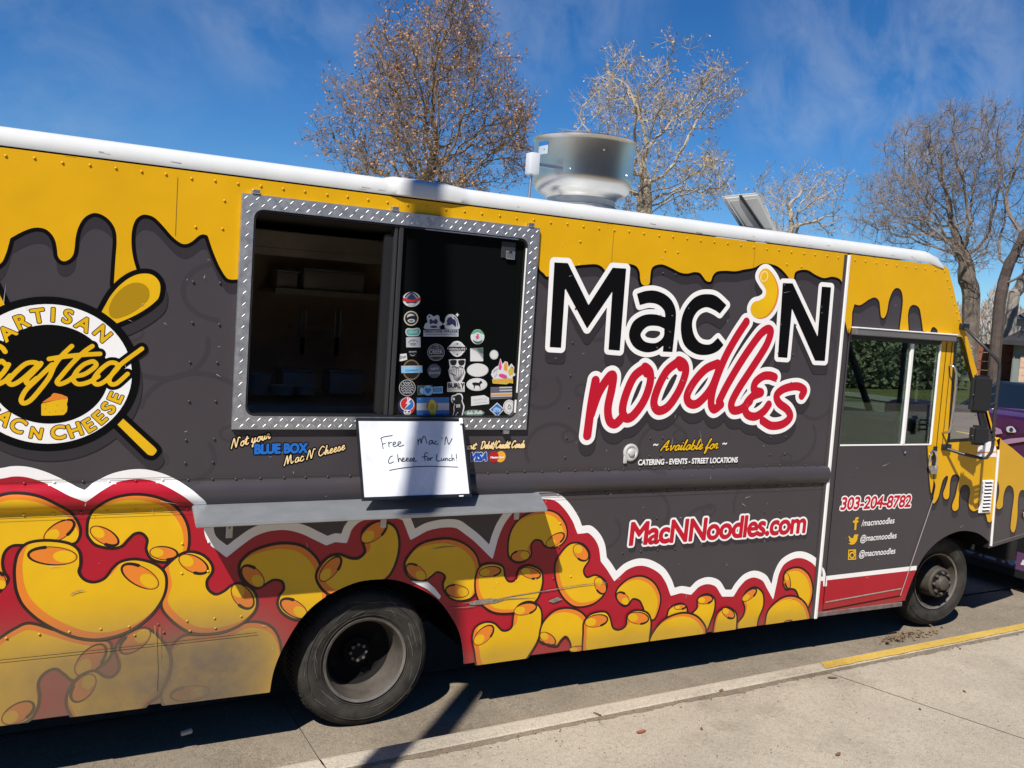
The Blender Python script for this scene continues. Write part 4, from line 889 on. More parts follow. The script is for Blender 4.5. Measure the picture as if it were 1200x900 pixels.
for i in range(5):
    y = 712+i*17; w = math.sqrt(max(0, 46**2-(y-747)**2)); s.line([(163-w+k*2*w/7, y+(6 if k % 2 else -6)) for k in range(8)],.0015,LG_)
s.done()
s = Sticker('light blue heart and beer sticker', S1); s.poly([(232,730),(340,727),(338,795),(236,798)],DG_); s.text('R',240,790,262,790,42,K_); s.poly([(340,740),(412,736),(413,785),(340,787)],LB_); s.ell(308,765,34,36,LB_); s.poly([(308,788),(288,765),(288,750),(298,746),(308,754),(318,746),(328,750),(328,765)],B_,True); s.poly([(250,765),(262,742),(276,752),(272,775),(280,790),(258,786)],LB_); s.text('BEER',344,776,409,774,30,B_,0,.0006); s.done()
s = Sticker('grey striped flag sticker with one amber stripe', S1); s.poly([(750,742),(900,738),(900,820),(750,826)],LG_)
for i in range(4): s.poly([(750,752+i*20),(900,748+i*20),(900,757+i*20),(750,762+i*20)],OR_ if i == 2 else cl('flag_grey',(.07,.07,.08,1)))
s.poly([(750,742),(810,740),(810,778),(750,780)],cl('flag_violet',(.11,.09,.14,1))); s.done()
s = Sticker('round red and blue sticker with a white lightning bolt and pale jaw', S2); s.ell(158,213,61,64,NV_); s.poly([(158,150),(190,160),(213,190),(218,225),(205,255),(180,275),(158,278)],RD_,True); s.ell(162,202,50,48,W_); s.poly(ell(162,200,45,43,0,40)[[i for i in range(40) if 10 <= i <= 30]],B_ if False else RD_); 
s.poly([(170,158),(195,170),(207,195),(203,222),(185,240),(160,243),(150,235)],B_); s.poly([(178,158),(150,198),(166,200),(140,240),(188,192),(170,190),(192,164)],W_); s.ell(162,258,26,18,W_); s.ell(150,254,7,6,RD_); s.ell(174,254,7,6,NV_); s.line([(150,268),(162,270),(174,267)],.001,K_); s.done()
s = Sticker('blue and white striped flag sticker with a yellow-green tap figure', S2); s.poly([(230,155),(457,153),(457,288),(229,290)],B_); s.poly([(230,195),(457,193),(457,243),(229,245)],LG_); s.ell(338,217,40,44,GD_); s.poly([(318,180),(335,168),(355,178),(368,200),(366,240),(360,278),(330,278),(318,250),(306,240),(308,215)],YL_,True); s.ell(338,222,16,22,cl('olive',(.32,.30,.04,1))); s.ell(250,165,5,4,LG_); s.ell(430,276,6,4,LG_); s.ell(262,276,6,4,LG_); s.done()
s = Sticker('white outlined sticker of a standing black bear drinking', S2); bear = [(470,165),(480,140),(500,135),(520,125),(545,130),(555,155),(552,180),(565,215),(560,250),(548,292),(530,290),(520,262),(505,280),(482,288),(490,255),(488,225),(495,200),(478,190)]; s.poly(bear,W_,True)
b2 = [(515+(x-515)*.82, 208+(y-208)*.90) for x, y in bear]; s.poly(b2,K_,True); s.ell(490,165,8,10,W_); s.text('BE',508,225,536,222,22,W_); s.done()
s = Sticker('white rectangular sticker with small grey writing', S2); s.poly([(612,148),(705,138),(738,158),(738,200),(612,214)],W_); s.text('SHAMROCK',625,180,725,172,16,LG_); s.line([(630,194),(722,187)],.0012,LG_,False); s.done()
s = Sticker('blue diamond sticker with white edges', S2); s.poly([(740,240),(795,190),(846,238),(795,290)],W_); s.poly([(748,240),(795,198),(838,238),(795,282)],B_); s.poly([(765,240),(785,222),(805,228),(825,240),(800,245)],LB_,True); s.text('BLUE',768,258,820,256,14,W_); s.done()
s = Sticker('round white sticker with a thin black ring and a drop', S2); s.ell(881,222,44,52,W_); s.ell(881,222,37,44,K_); s.ell(881,222,35,42,W_); s.line([(878,205),(870,228),(882,236),(892,228),(884,212),(878,205)],.0016,K_); s.done()
s = Sticker('green oval sticker with white script', S2); s.ell(632,263,76,24,DG_); s.ell(632,263,71,20,cl('oval_green',(.16,.24,.20,1))); s.o += .0003
A, B = topl([S2(582,272), S2(690,268)], plane=SPL); s.a.stroke([(q, .0018) for q in script('lulu Belle', A, B, .016)], W_, s.o, h=.001); s.done()
# ================================================================== folding shelf under the window
mb = MB(); xl, xr, zs_ = .755, 2.645, 1.205
b = [(xl+.02, -.004, zs_), (xr, -.004, zs_), (xr+.02-.10, -.245, zs_-.035), (xl, -.245, zs_-.035)]
bb_ = [(x, y, z-.022) for x, y, z in b]
mb.hexa(b+bb_, mat('shelf_aluminium', (.38, .40, .42, 1), .42, metal=.6, var=.12, vscale=9), .004)
mb.build('serving_shelf', TRUCK)
M_BRK = mat('bracket_paint', (.55, .54, .50, 1), .5, var=.15, vscale=30)
for px, py in ((268.5, 618), (449, 607), (605, 598)):
    p = topl([(px, py)])[0]; mb = MB(); mb.box((p[0]-.016, -.010, p[1]-.05), (p[0]+.016, -.002, p[1]+.10), M_BRK, .002); mb.box((p[0]-.016, -.20, 1.165), (p[0]+.016, -.004, 1.170), M_BRK, .001)
    mb.lathe([(.005, 0), (.004, .003), (0, .003)], M_GUN, 8, Matrix.Translation((p[0], -.010, p[1]))@Matrix.Rotation(R(90), 4, 'X')); mb.build('shelf_bracket', TRUCK)
# ================================================================== whiteboard standing on the shelf
WB = empty('whiteboard', (1.84, -.12, 1.19), 'black framed whiteboard with a handwritten lunch offer, standing on the shelf under the truck window', 'whiteboard')
pl_ = [PY(420.5,586.5,-.205), PY(549,582.0,-.205), PY(546.5,491.5,-.045), PY(420.5,490,-.045)]
bl, br, tr, tl = [Vector(p) for p in pl_]
bl.z = br.z = (bl.z+br.z)/2-.002; tl.z = tr.z = (tl.z+tr.z)/2
ux = ((br-bl)+(tr-tl)).normalized(); uz = ((tl-bl)+(tr-br)).normalized(); uz = (uz-ux*uz.dot(ux)).normalized(); un = uz.cross(ux)*-1
if un.y > 0: un = -un
wW = ((br-bl).length+(tr-tl).length)/2; wH = ((tl-bl).length+(tr-br).length)/2; wc = (bl+br+tl+tr)/4
def WBp(a, b_, n): return wc+ux*a+uz*b_+un*n
def wbox(mb, a0, a1, b0, b1, n0, n1, m, bev=.0):
    mb.hexa([WBp(a0,b0,n0), WBp(a1,b0,n0), WBp(a1,b1,n0), WBp(a0,b1,n0), WBp(a0,b0,n1), WBp(a1,b0,n1), WBp(a1,b1,n1), WBp(a0,b1,n1)], m, bev)
mb = MB(); fw = .013
M_FRM = mat('whiteboard_frame', (.012, .012, .014, 1), .4)
wbox(mb, -wW/2, wW/2, wH/2-fw, wH/2, -.008, .008, M_FRM, .002); wbox(mb, -wW/2, wW/2, -wH/2, -wH/2+fw*1.3, -.008, .008, M_FRM, .002)
wbox(mb, -wW/2, -wW/2+fw*.8, -wH/2+fw*1.3, wH/2-fw, -.008, .008, M_FRM, .002); wbox(mb, wW/2-fw, wW/2, -wH/2+fw*1.3, wH/2-fw, -.008, .008, M_FRM, .002)
mb.build('frame', WB)
mb = MB(); wbox(mb, -wW/2+fw*.8, wW/2-fw, -wH/2+fw*1.3, wH/2-fw, -.006, .003, mat('smudged_whiteboard', (.70, .72, .76, 1), .25, var=.16, vscale=8)); mb.build('board', WB)
mb = MB(); wbox(mb, wW/2-.03, wW/2-.008, wH/2-.03, wH/2+.002, .0082, .014, M_TRM, .003); mb.build('clip', WB)
mb = MB(); wbox(mb, wW/2-.075, wW/2-.05, -wH/2+.003, -wH/2+.009, .0082, .0086, M_TRM); mb.build('maker_mark', WB)
class WBPlane:
    def frompx(s, px, py):
        d = Vector(ray(px, py)); t = (wc+un*.003-Vector(CAM)).dot(un)/d.dot(un); p = Vector(CAM)+d*t-wc; return (p.dot(ux), p.dot(uz))
    def to3(s, a, b_, off): return np.array(WBp(a, b_, .003+off))
def wz(L): return [(420+x/8.571, 490+y/8.571) for x, y in L]
HW = [[(222,205),(250,190),(340,175)],[(228,205),(238,250),(248,308)],[(240,262),(270,255)],[(302,240),(308,290),(305,262),(320,245),(335,243)],[(345,270),(372,255),(368,240),(350,248),(348,275),(362,288),(390,275)],[(395,268),(425,250),(418,236),(400,245),(398,270),(415,285),(455,270)],
 [(597,215),(600,268),(600,240),(622,205),(628,255),(640,215),(655,185),(672,195),(685,250)],[(740,228),(722,225),(708,250),(715,265),(735,250),(745,228),(748,258),(760,255)],[(785,232),(770,238),(763,255),(780,262),(800,258)],[(838,195),(840,208)],[(868,265),(872,225),(880,190),(892,215),(905,262),(925,235),(940,205)],
 [(342,380),(320,390),(303,425),(305,450),(325,452),(352,438)],[(392,365),(402,440),(405,415),(418,402),(428,425),(438,435)],[(432,425),(458,412),(452,400),(440,408),(438,428),(455,436),(475,425)],[(478,422),(500,412),(495,400),(482,408),(482,428),(498,434),(515,420)],[(535,402),(518,408),(530,422),(528,434),(515,432)],[(540,425),(565,412),(555,402),(545,412),(548,432),(585,432)],
 [(695,350),(672,352),(665,380),(668,425)],[(640,392),(690,385)],[(700,398),(690,415),(702,425),(712,410),(700,398)],[(720,400),(726,425),(726,408),(745,395)],[(790,365),(782,400),(788,425),(805,432),(825,428)],[(832,402),(835,425),(848,425),(858,405),(862,428)],[(872,405),(876,428),(880,408),(892,405),(898,428)],[(925,405),(910,410),(912,428),(930,425)],[(938,365),(940,428),(945,408),(955,405),(962,425)],[(982,362),(984,408)],[(988,428),(989,431)],
 [(312,525),(400,508),(500,495),(640,486),(800,486),(1000,492)]]
hw = Art('handwriting', WB, .0013, WBPlane()); M_INK = mat('marker_ink', (.02, .03, .04, 1), .5)
hw.stroke([(smooth(topc(wz(L), plane=WBPlane()), 4, False) if len(L) > 2 else topl(wz(L), plane=WBPlane()), .0023) for L in HW], M_INK, .0008)
hw.build()
# ================================================================== roof cap, roof, far walls
mb = MB(); prof = [(-.012, 2.728), (-.014, 2.735), (-.015, 2.765), (-.008, 2.795), (.012, 2.822), (.045, 2.842), (.10, 2.853), (.5, 2.872), (1.14, 2.882), (1.78, 2.872), (2.18, 2.853), (2.27, 2.822), (2.295, 2.765), (2.292, 2.728)]
prof = [((y+.006 if y < 0 else y), 2.742+(z-2.728)*.74) for y, z in prof]
def bump_y(x):  # the pressed bulge on the cap above the window
    return max(0, min(1, (x-1.66)/.05))*max(0, min(1, (2.10-x)/.12))
xs = sorted(set([XB, 0, 1.0]+list(np.linspace(1.6, 2.2, 31))+[3, 4, 4.2, 4.68, 4.9, 5.2, 5.5, 5.62, 5.70])); V = []; F = []; npf = len(prof)
for x in xs:
    for i, (y, z) in enumerate(prof):
        k = bump_y(x)*.014
        V.append((x, y-(k if 1 <= i <= 4 else 0), z+(k if 3 <= i <= 6 else 0)))
for dx, dz, sq in ((5.79, -.022, 0), (5.845, -.062, 0)):
    for y, z in prof: V.append((dx, y, max(2.715, z+dz)))
L_ = len(xs)+2
for i in range(L_-1):
    for k in range(npf-1):
        if i < len(xs)-1 and abs(xs[i]-4.2) < .01 and prof[k][0] == .5: continue      # the open roof hatch
        F.append((i*npf+k, (i+1)*npf+k, (i+1)*npf+k+1, i*npf+k+1))
mb.add(V, F, M_CAP); mb.build('roof', TRUCK, auto=R(50))
rnd = random.Random(5); mb = MB(); M_STN = mat('roof_stain', (.42, .42, .40, 1), .7)
for i in range(26):   # scuffs on the cap
    x = rnd.uniform(-.6, 5.6); z = rnd.uniform(2.745, 2.772); l = rnd.uniform(.01, .05)
    mb.add([(x, -.0103, z), (x+l, -.0103, z-rnd.uniform(0, .003)), (x+l, -.0103, z+.0012), (x, -.0103, z+rnd.uniform(.001, .003))], [(0, 1, 2, 3)], M_STN)
_s = mb.build('scuff_marks', TRUCK); _s['kind'] = 'stuff'
M_WAL = mat('interior_steel', (.62, .46, .31, 1), .5, metal=.1, var=.25, vscale=2.5)
M_CEI = mat('galley_ceiling', (.45, .42, .38, 1), .6)
mb = MB()
mb.box((XB, 2.24, .30), (XT, 2.28, 2.75), M_WAL); mb.box((XB-.02, .01, .27), (XB, 2.28, 2.76), M_GRY); mb.box((XT-.02, .02, .5), (XT+.01, 2.24, 2.72), mat('bulkhead_panel', (.45, .40, .34, 1), .6)); mb.box((XB, .02, .50), (1.12, 2.24, .55), M_DRK); mb.box((2.31, .02, .50), (XT, 2.24, .55), M_DRK); mb.box((1.12, .64, .50), (2.31, 2.24, .55), M_DRK)
mb.box((XB, .025, 2.69), (4.2, 2.24, 2.71), M_CEI); mb.box((4.68, .025, 2.69), (XT, 2.24, 2.71), M_CEI); mb.box((4.2, .025, 2.69), (4.68, .5, 2.71), M_CEI); mb.box((4.2, 1.14, 2.69), (4.68, 2.24, 2.71), M_CEI); mb.box((XB, .03, .27), (1.15, .04, .5), M_DRK)
mb.build('interior_walls', TRUCK)
# front of the window opening is boxed in so that the galley reads dark
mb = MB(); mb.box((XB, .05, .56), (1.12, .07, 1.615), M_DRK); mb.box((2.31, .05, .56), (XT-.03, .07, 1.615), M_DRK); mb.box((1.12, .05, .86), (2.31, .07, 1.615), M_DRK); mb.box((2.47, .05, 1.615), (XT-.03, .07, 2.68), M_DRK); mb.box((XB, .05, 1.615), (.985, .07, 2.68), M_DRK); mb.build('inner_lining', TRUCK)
# ---- galley seen through the open half
M_SS = mat('stainless_dull', (.60, .52, .43, 1), .45, metal=.25, var=.2, vscale=5); M_PAN = mat('steel_pan', (.50, .46, .42, 1), .5, metal=.2)
YI = 2.0
def XI(px, py, Y=YI): q = PY(px, py, Y); return q[0], q[2]
mb = MB(); x0, z0 = XI(312, 333); x1, z1 = XI(460, 347); mb.box((x0, 1.75, z0-.05), (x1+.6, 2.235, z0-.025), M_SS, .003); mb.box((x0, 1.745, z0-.06), (x1+.6, 1.76, z0-.02), M_SS); mb.build('wall_shelf', TRUCK)
ws_z = z0-.025
mb = MB(); cx, czc = XI(330, 466, 1.55); mb.box((.6, 1.25, czc-.06), (3.6, 2.235, czc-.02), M_SS, .004); mb.box((.6, 1.24, czc-.10), (3.6, 1.252, czc-.015), M_SS); mb.box((.6, 1.3, .56), (3.6, 2.2, czc-.12), M_DRK); mb.build('back_counter', TRUCK)
mb = MB(); mb.box((.99, 1.55, 2.50), (3.2, 2.235, 2.62), M_SS, .01); mb.box((.99, 1.54, 2.46), (3.2, 1.56, 2.51), M_SS, .004); mb.build('range_hood', TRUCK)
mb = MB(); x0, z0 = XI(350, 381); x1, z1 = XI(415, 381); mb.box((x0, 2.20, z0-.03), (x1, 2.238, z0), M_SS); mb.build('knife_rail', TRUCK)
for px, py, l in ((364, 384, .24), (405, 384, .28)):
    x, z = XI(px, py); mb = MB(); mb.box((x-.022, 2.185, z-.08), (x+.022, 2.197, z+.12), M_STL, .004); mb.box((x-.014, 2.175, z-.08-l*.5), (x+.014, 2.198, z-.08), M_BPL, .004)
    k = mb.build('knife'); tag(k, 'kitchen knife hanging on the galley wall rail, '+('leftmost of the two' if px < 380 else 'rightmost of the two'), 'knife', 'knives on the galley wall')
def tub(name, px0, px1, pyb, pyt, Y, label, cat, group, rnd_=False):
    x0, zb = XI(px0, pyb, Y); x1, zt = XI(px1, pyt, Y); mb = MB(); w = (x1-x0)/2; cx = (x0+x1)/2
    zb = max(zb, czc-.019) if pyb > 420 else ws_z+.001
    if rnd_:
        mb.lathe([(w*.78, 0), (w*.86, .01), (w, zt-zb), (w*1.04, zt-zb), (w*1.04, zt-zb+.006), (w*.95, zt-zb+.006), (w*.8, .02), (0, .02)], M_PAN, 28, Matrix.Translation((cx, Y+.05, zb)))
    else:
        mb.box((x0, Y-.08, zb), (x1, Y+.12, zt-.012), M_PAN, .012); mb.box((x0-.008, Y-.09, zt-.012), (x1+.008, Y+.13, zt), M_PAN, .003)
    o = mb.build(name, auto=R(40)); tag(o, label, cat, group)
tub('mixing_bowl', 288, 320, 462, 440, 1.45, 'wide round bowl at the left end of the galley counter', 'bowl', 'bowls and pans on the galley counter', True)
tub('steel_pan', 327, 366, 460, 433, 1.75, 'deep dark pan behind the dishes, left of the two deep pans', 'pan', 'bowls and pans on the galley counter')
tub('steel_pan', 382, 422, 460, 434, 1.75, 'deep dark pan behind the dishes, right of the two deep pans', 'pan', 'bowls and pans on the galley counter')
tub('shallow_dish', 318, 347, 463, 453.5, 1.42, 'shallow pale dish beside the bowl on the galley counter', 'dish', 'bowls and pans on the galley counter', True)
tub('shallow_dish', 347, 374, 463, 454, 1.42, 'shallow pale dish in front of the right deep pan', 'dish', 'bowls and pans on the galley counter', True)
tub('food_box', 321, 346, 332, 318, 1.9, 'small pale box at the left end of the galley wall shelf', 'box', 'boxes on the galley shelf')
tub('food_box', 352, 423, 335, 320, 1.9, 'long pale box stretching along the galley wall shelf', 'box', 'boxes on the galley shelf')
# ================================================================== exhaust fan and roof hatch
fx = 3.283; fy = .80; fr = .326
mb = MB(); T = Matrix.Translation((fx, fy, 0))
zb_, zt_ = 2.885, 3.335
mb.lathe([(.225, 2.862), (.228, zb_), (.222, zb_+.03), (.222, zb_+.075)], mat('galvanised_collar', (.50, .50, .49, 1), .6, metal=.55, var=.15, vscale=8), 64, T)
mb.lathe([(.222, zb_+.075), (.235, zb_+.082), (.242, zb_+.092), (.275, zb_+.105), (.308, zb_+.135), (fr-.004, zb_+.175), (fr, zb_+.21), (fr+.002, zt_-.03), (fr+.008, zt_-.012), (fr+.012, zt_-.004), (fr+.008, zt_), (fr-.004, zt_-.004), (fr-.008, zt_-.03), (fr-.02, zb_+.2), (.2, zb_+.12)], M_FAN, 64, T)
mb.lathe([(.226, zb_+.031), (.231, zb_+.034), (.226, zb_+.037)], M_FAN, 64, T)
mb.box((fx-.30, fy-.30, 2.858), (fx+.30, fy+.30, 2.892), M_CAP, .01)
mb.tube([(fx+.16, fy-.205, zb_+.05)]*1+[(fx+.16, fy-.20, zb_+.05)], .0, M_FAN, 4)
FAN = mb.build('exhaust_fan', TRUCK, auto=R(35))
t_ = M_FAN.node_tree; b_ = t_.nodes['Principled BSDF']; g_ = N(t_, 'ShaderNodeNewGeometry'); v1 = N(t_, 'ShaderNodeVectorMath', operation='SUBTRACT'); v1.inputs[1].default_value = (fx, fy, 0); v2 = N(t_, 'ShaderNodeVectorMath', operation='CROSS_PRODUCT'); v2.inputs[0].default_value = (0, 0, 1)
t_.links.new(g_.outputs['Position'], v1.inputs[0]); t_.links.new(v1.outputs[0], v2.inputs[1]); t_.links.new(v2.outputs[0], b_.inputs['Tangent']); b_.inputs['Anisotropic'].default_value = .75      # spun marks run round the bowl
mb = MB()
for k in range(10):
    a = R(36*k+8); mb.lathe([(.007, 0), (.005, .005), (0, .006)], M_STL, 8, Matrix.Translation((fx+math.cos(a)*(fr+.001), fy+math.sin(a)*(fr+.001), zb_+.225+.13*(k % 2)))@Matrix.Rotation(a, 4, 'Z')@Matrix.Rotation(R(90), 4, 'Y'))
_b = mb.build('rivet_heads', FAN); _b['kind'] = 'stuff'
a_ = R(238)
mb = MB(); sp = []
for k in range(5):
    a = R(202+k*3); sp.append((fx+math.cos(a)*(fr+.0015), fy+math.sin(a)*(fr+.0015)))
def patch(z0, z1, m, e):
    V = []; F = []
    for k in range(6):
        a = R(176+k*3.6); 
        for z in (z0, z1): V.append((fx+math.cos(a)*(fr+e), fy+math.sin(a)*(fr+e), z))
    for k in range(5): F.append((k*2, k*2+2, k*2+3, k*2+1))
    mb.add(V, F, m)
patch(zt_-.125, zt_-.045, cl('fan_label', (.42, .48, .55, 1)), .0035); patch(zt_-.070, zt_-.045, B_, .0045)
mb.build('data_label', FAN)
mb = MB(); q = PY(625, 192, .62)
mb.box((q[0]-.035, .59, q[2]-.065), (q[0]+.030, .66, q[2]+.065), mat('junction_grey', (.55, .57, .60, 1), .5), .006); mb.tube([(q[0]-.012, .625, 2.86), (q[0]-.006, .625, q[2]-.06)], .011, M_STL, 10); mb.box((q[0]+.03, .61, q[2]-.01), (fx-fr+.05, .63, q[2]+.01), M_STL); mb.build('junction_box', FAN, auto=R(40))
# open roof hatch lid
ha = [PY(847, 231, .55), PY(889, 226.5, .55), PY(912.5, 271, .62), PY(872, 268, .62)]
ha[2][2] -= .01; ha[3][2] -= .01
n_ = np.cross(ha[1]-ha[0], ha[3]-ha[0]); n_ /= np.linalg.norm(n_)
if n_ @ (CAM-ha[0]) < 0: n_ = -n_
M_LID = mat('hatch_lid_plastic', (.52, .52, .49, 1), .5, var=.08, vscale=8)
mb = MB(); mb.hexa([p for p in ha]+[p-n_*.035 for p in ha], M_LID, .012)
c_ = sum(ha)/4; ins = [c_+(p-c_)*.80+n_*.004 for p in ha]; mb.hexa([p for p in ins]+[p-n_*.02 for p in ins], mat('hatch_lid_underside', (.40, .40, .37, 1), .6), .006)
a, b2 = (ha[0]*.55+ha[1]*.45)+n_*.012, (ha[3]*.42+ha[2]*.58)+n_*.012; mb.tube([a, b2], .010, M_GUN, 8)
HATCH = mb.build('roof_hatch', TRUCK)
mb = MB(); mb.box((4.16, .47, 2.80), (4.20, 1.17, 2.885), M_CAP, .004); mb.box((4.68, .47, 2.80), (4.72, 1.17, 2.885), M_CAP, .004); mb.box((4.2, .47, 2.80), (4.68, .50, 2.885), M_CAP, .004); mb.box((4.2, 1.14, 2.80), (4.68, 1.17, 2.885), M_CAP, .004); mb.build('hatch_curb', HATCH)
# ================================================================== trim
mb = MB(); mb.box((4.884, -.014, ZB-.004), (4.908, .0, ZR-.008), M_TRM, .003); mb.box((4.858, -.006, ZB), (4.884, .0, ZR-.008), M_GRY)
mb.build('corner_trim', TRUCK)
# ================================================================== CAB
CABP = [(4.908,.266,'c'),(5.3,.28,'c'),(5.765,.305,'c')]
cabpoly = np.array([p[:2] for p in CABP]+[tuple(p) for p in ARCH_F[3:]]+[(6.712,.654),(6.664,1.406),(6.62,1.485),(6.205,2.214),(6.114,2.303),(5.985,2.572),(5.905,2.715),(5.87,2.735),(4.908,2.735)])
DWIN = np.array([(4.985,1.452),(5.903,1.452),(5.912,2.20),(4.985,2.205)])
QWIN = topl([(1118.5,394),(1126.5,394.5),(1159.5,515.5),(1110,518.5)])
def cab_clip(G): return np.maximum.reduce([sd_poly(G, [cabpoly]), -sd_poly(G, [DWIN]), -sd_poly(G, [QWIN])])
cbb = (4.90, 6.74, .25, 2.745)
CD1 = smooth(topc([(985,330,'c'),(989,372,'c'),(992,384,'c'),(994.4,391),(997.5,382),(998.4,366,'c'),(1001,356.4,'c'),(1008,357.4),(1018,351),(1025,348.6),(1030,353),(1031.4,364),(1032.4,371),(1035.6,372.6),(1039,366),(1041.6,352),(1046,341),(1051,337.4),(1056,341),(1057.8,352),(1056.5,366),(1054,386,'c'),(1064.6,388,'c'),(1063.8,370),(1066,360),(1071,357.2),(1077,361),(1079.4,372),(1081.5,388,'c'),(1090,390,'c'),(1091,385.5),(1094,383),(1098,386,'c'),(1099,392,'c'),(1104,393,'c')]), 5, False)
CD1 = np.vstack([CD1, [(5.905, 2.15), (5.885, 1.30), (6.0, 1.1), (6.9, 1.3), (6.9, 2.9), (4.80, 2.9)]])
CD2 = smooth(topc([(1086,500,'c'),(1087,527,'c'),(1088,550,'c'),(1090,572),(1091.2,578),(1093,570),(1094,562,'c'),(1096,570),(1092.3,587.5),(1094.7,589.6),(1099.3,582.4),(1101.7,573),(1104.8,562.2),(1109.4,557.3),(1110.7,560),(1107.9,570),(1105.2,577.8),(1106,583.2),(1109,585),(1111.8,582),(1112.6,573),(1113.6,562.2),(1116.4,556.6),(1121.9,556),(1124.2,560),(1121.9,570),(1119.5,580.9),(1115.7,591.8),(1116.4,597.2),(1119.5,598.6),(1123,594.9),(1123.4,584),(1125,573),(1128.9,568.2),(1134.3,569),(1136.7,576.2),(1135,587),(1135.9,594.9),(1140.5,599),(1146,597.2),(1152,597),(1156,605.8),(1156.9,610.4),(1160,612),(1163,608),(1165,600,'c'),(1178,520,'c'),(1168,500,'c')]), 5, False)
cabs = Art('cab_side', TRUCK, .009, FLAT)
cabs.layer(cab_clip, cbb, M_GRY, 0.0)
for P, bx_, cut in ((CD1, (4.90, 6.45, 1.40, 2.745), lambda G: 1.46-G[:,1]), (CD2, (5.85, 6.74, .8, 1.55), lambda G: G[:,1]-1.46)):
    cabs.layer(lambda G: np.maximum.reduce([sd_poly(G, [P+np.array((.004, -.055))]), cab_clip(G), cut(G)]), bx_, M_GRD, .0006, h=.006)
    cabs.layer(lambda G: np.maximum.reduce([sd_poly(G, [P])-.013, cab_clip(G), cut(G)]), bx_, M_OUT, .0012, h=.005)
    cabs.layer(lambda G: np.maximum.reduce([sd_poly(G, [P]), cab_clip(G), cut(G)]), bx_, M_YEL, .0018, h=.005)
WL = topl([(960,676),(970,674.8),(1064,664),(1082,662),(1082,540),(960,540)])
RL = topl([(960,681),(970,679.8),(1064,669),(1082,667),(1082,530),(960,530)])
cabs.layer(lambda G: np.maximum.reduce([-sd_poly(G, [WL]), cab_clip(G), G[:,1]-.75, G[:,0]-5.885]), (4.90, 5.95, .25, .75), M_WHT, .0006, h=.005)
cabs.layer(lambda G: np.maximum.reduce([-sd_poly(G, [RL]), cab_clip(G), G[:,1]-.75, G[:,0]-5.885]), (4.90, 5.95, .25, .75), M_RED, .0012, h=.005)
tail = smooth(topc([(963,664,'c'),(966,668),(968.7,680),(968.7,687,'c'),(964.5,687,'c'),(964,676)]), 4)
cabs.poly([tail], M_WHT, .0020, h=.004)
cabs.build()
# door panel outline, stiles and sill
door = Art('cab_door', TRUCK, .006, FLAT, base=.004)
DOOR = np.array([(4.962,.315),(5.735,.352),(5.985,1.04),(5.962,1.30),(5.962,2.215),(4.962,2.215)])
gaps = [(np.array([(4.962,.31),(5.735,.347),(5.985,1.04),(5.964,1.30),(5.964,2.21)]), .0035), (np.array([(4.962,.31),(4.962,2.24)]), .003), (np.array([(6.026,1.45),(6.022,2.22)]), .003)]
door.stroke(gaps, M_BLK, .0003, h=.003)
door.stroke([(np.array([(5.735,.35),(5.985,1.04)]), .0045)], mat('door_seal_grey', (.35,.33,.30,1), .6), .0008, h=.003)
door.stroke([(np.array([(4.985,.365),(5.735,.40)]), .005)], mat('scuffed_sill', (.36,.28,.24,1), .6, var=.3, vscale=30), .0008, h=.003)
DOORO = door.build()
mb = MB(); mb.box((4.915, -.012, .268), (5.755, .0, .300), mat('sill_metal', (.17,.13,.12,1), .6, var=.4, vscale=18), .004); mb.build('door_sill', TRUCK)
# lettering on the door
dl = Art('phone_lettering', TRUCK, .002, FLAT, base=.002)
A, B = px2((984.5,597), (1066.5,593.5)); L = put_text('303-204-8782', A, B, .088, .12, .95)
dl.poly(L, M_WHT, .0012, grow=.0125, h=.0025); dl.poly(L, M_RDT, .0018, grow=.0034, h=.002)
dl.build()
dl = Art('social_lettering', TRUCK, .002, FLAT, base=.002)
for t, a, b_ in (('/macnnoodles', (1009,616.5), (1047.5,613)), ('@macnnoodles', (1007.5,634.5), (1050,630.5)), ('@macnnoodles', (1006,652.5), (1048.5,648.5))):
    A, B = px2(a, b_); dl.poly(put_text(t, A, B, .046, .1), M_WHT, .0016, grow=.0008, h=.0016)
def zi(L): return topl([(960+x/5, 560+y/5) for x, y in L])
dl.poly([zi([(203,305),(206,262),(195,262),(196,250),(207,249),(209,236),(216,230),(229,229),(228,241),(220,242),(219,249),(228,250),(226,262),(218,262),(214,305)])], M_YELM, .0016)
dl.poly([smooth(zi([(172,338),(180,348),(190,352),(198,350),(200,338),(208,330),(217,331),(228,328),(222,336),(230,337),(223,343),(220,362),(208,382),(190,391),(168,384),(182,380),(174,370),(172,360),(178,360),(170,348)]), 4)], M_YELM, .0016)
dl.poly([zi([(168,420),(213,418),(214,478),(166,480)])], M_YELM, .0016); dl.poly([zi([(173,427),(208,425),(209,471),(172,473)])], M_GRY, .0020); dl.poly([zi(ell(190,452,17,19,0,24))], M_YELM, .0024); dl.poly([zi(ell(190,452,10,11,0,20))], M_GRY, .0028); dl.poly([zi([(197,427),(207,426),(207,438),(197,439)])], M_YELM, .0024)
dl.build()
# awning trim over the door
mb = MB(); mb.box((4.988, -.050, 2.203), (6.008, .0, 2.252), mat('awning_grey', (.13,.125,.125,1), .5, var=.1), .006); mb.box((4.986, -.056, 2.248), (6.010, .0, 2.258), M_TRM, .003); mb.build('door_awning', TRUCK)
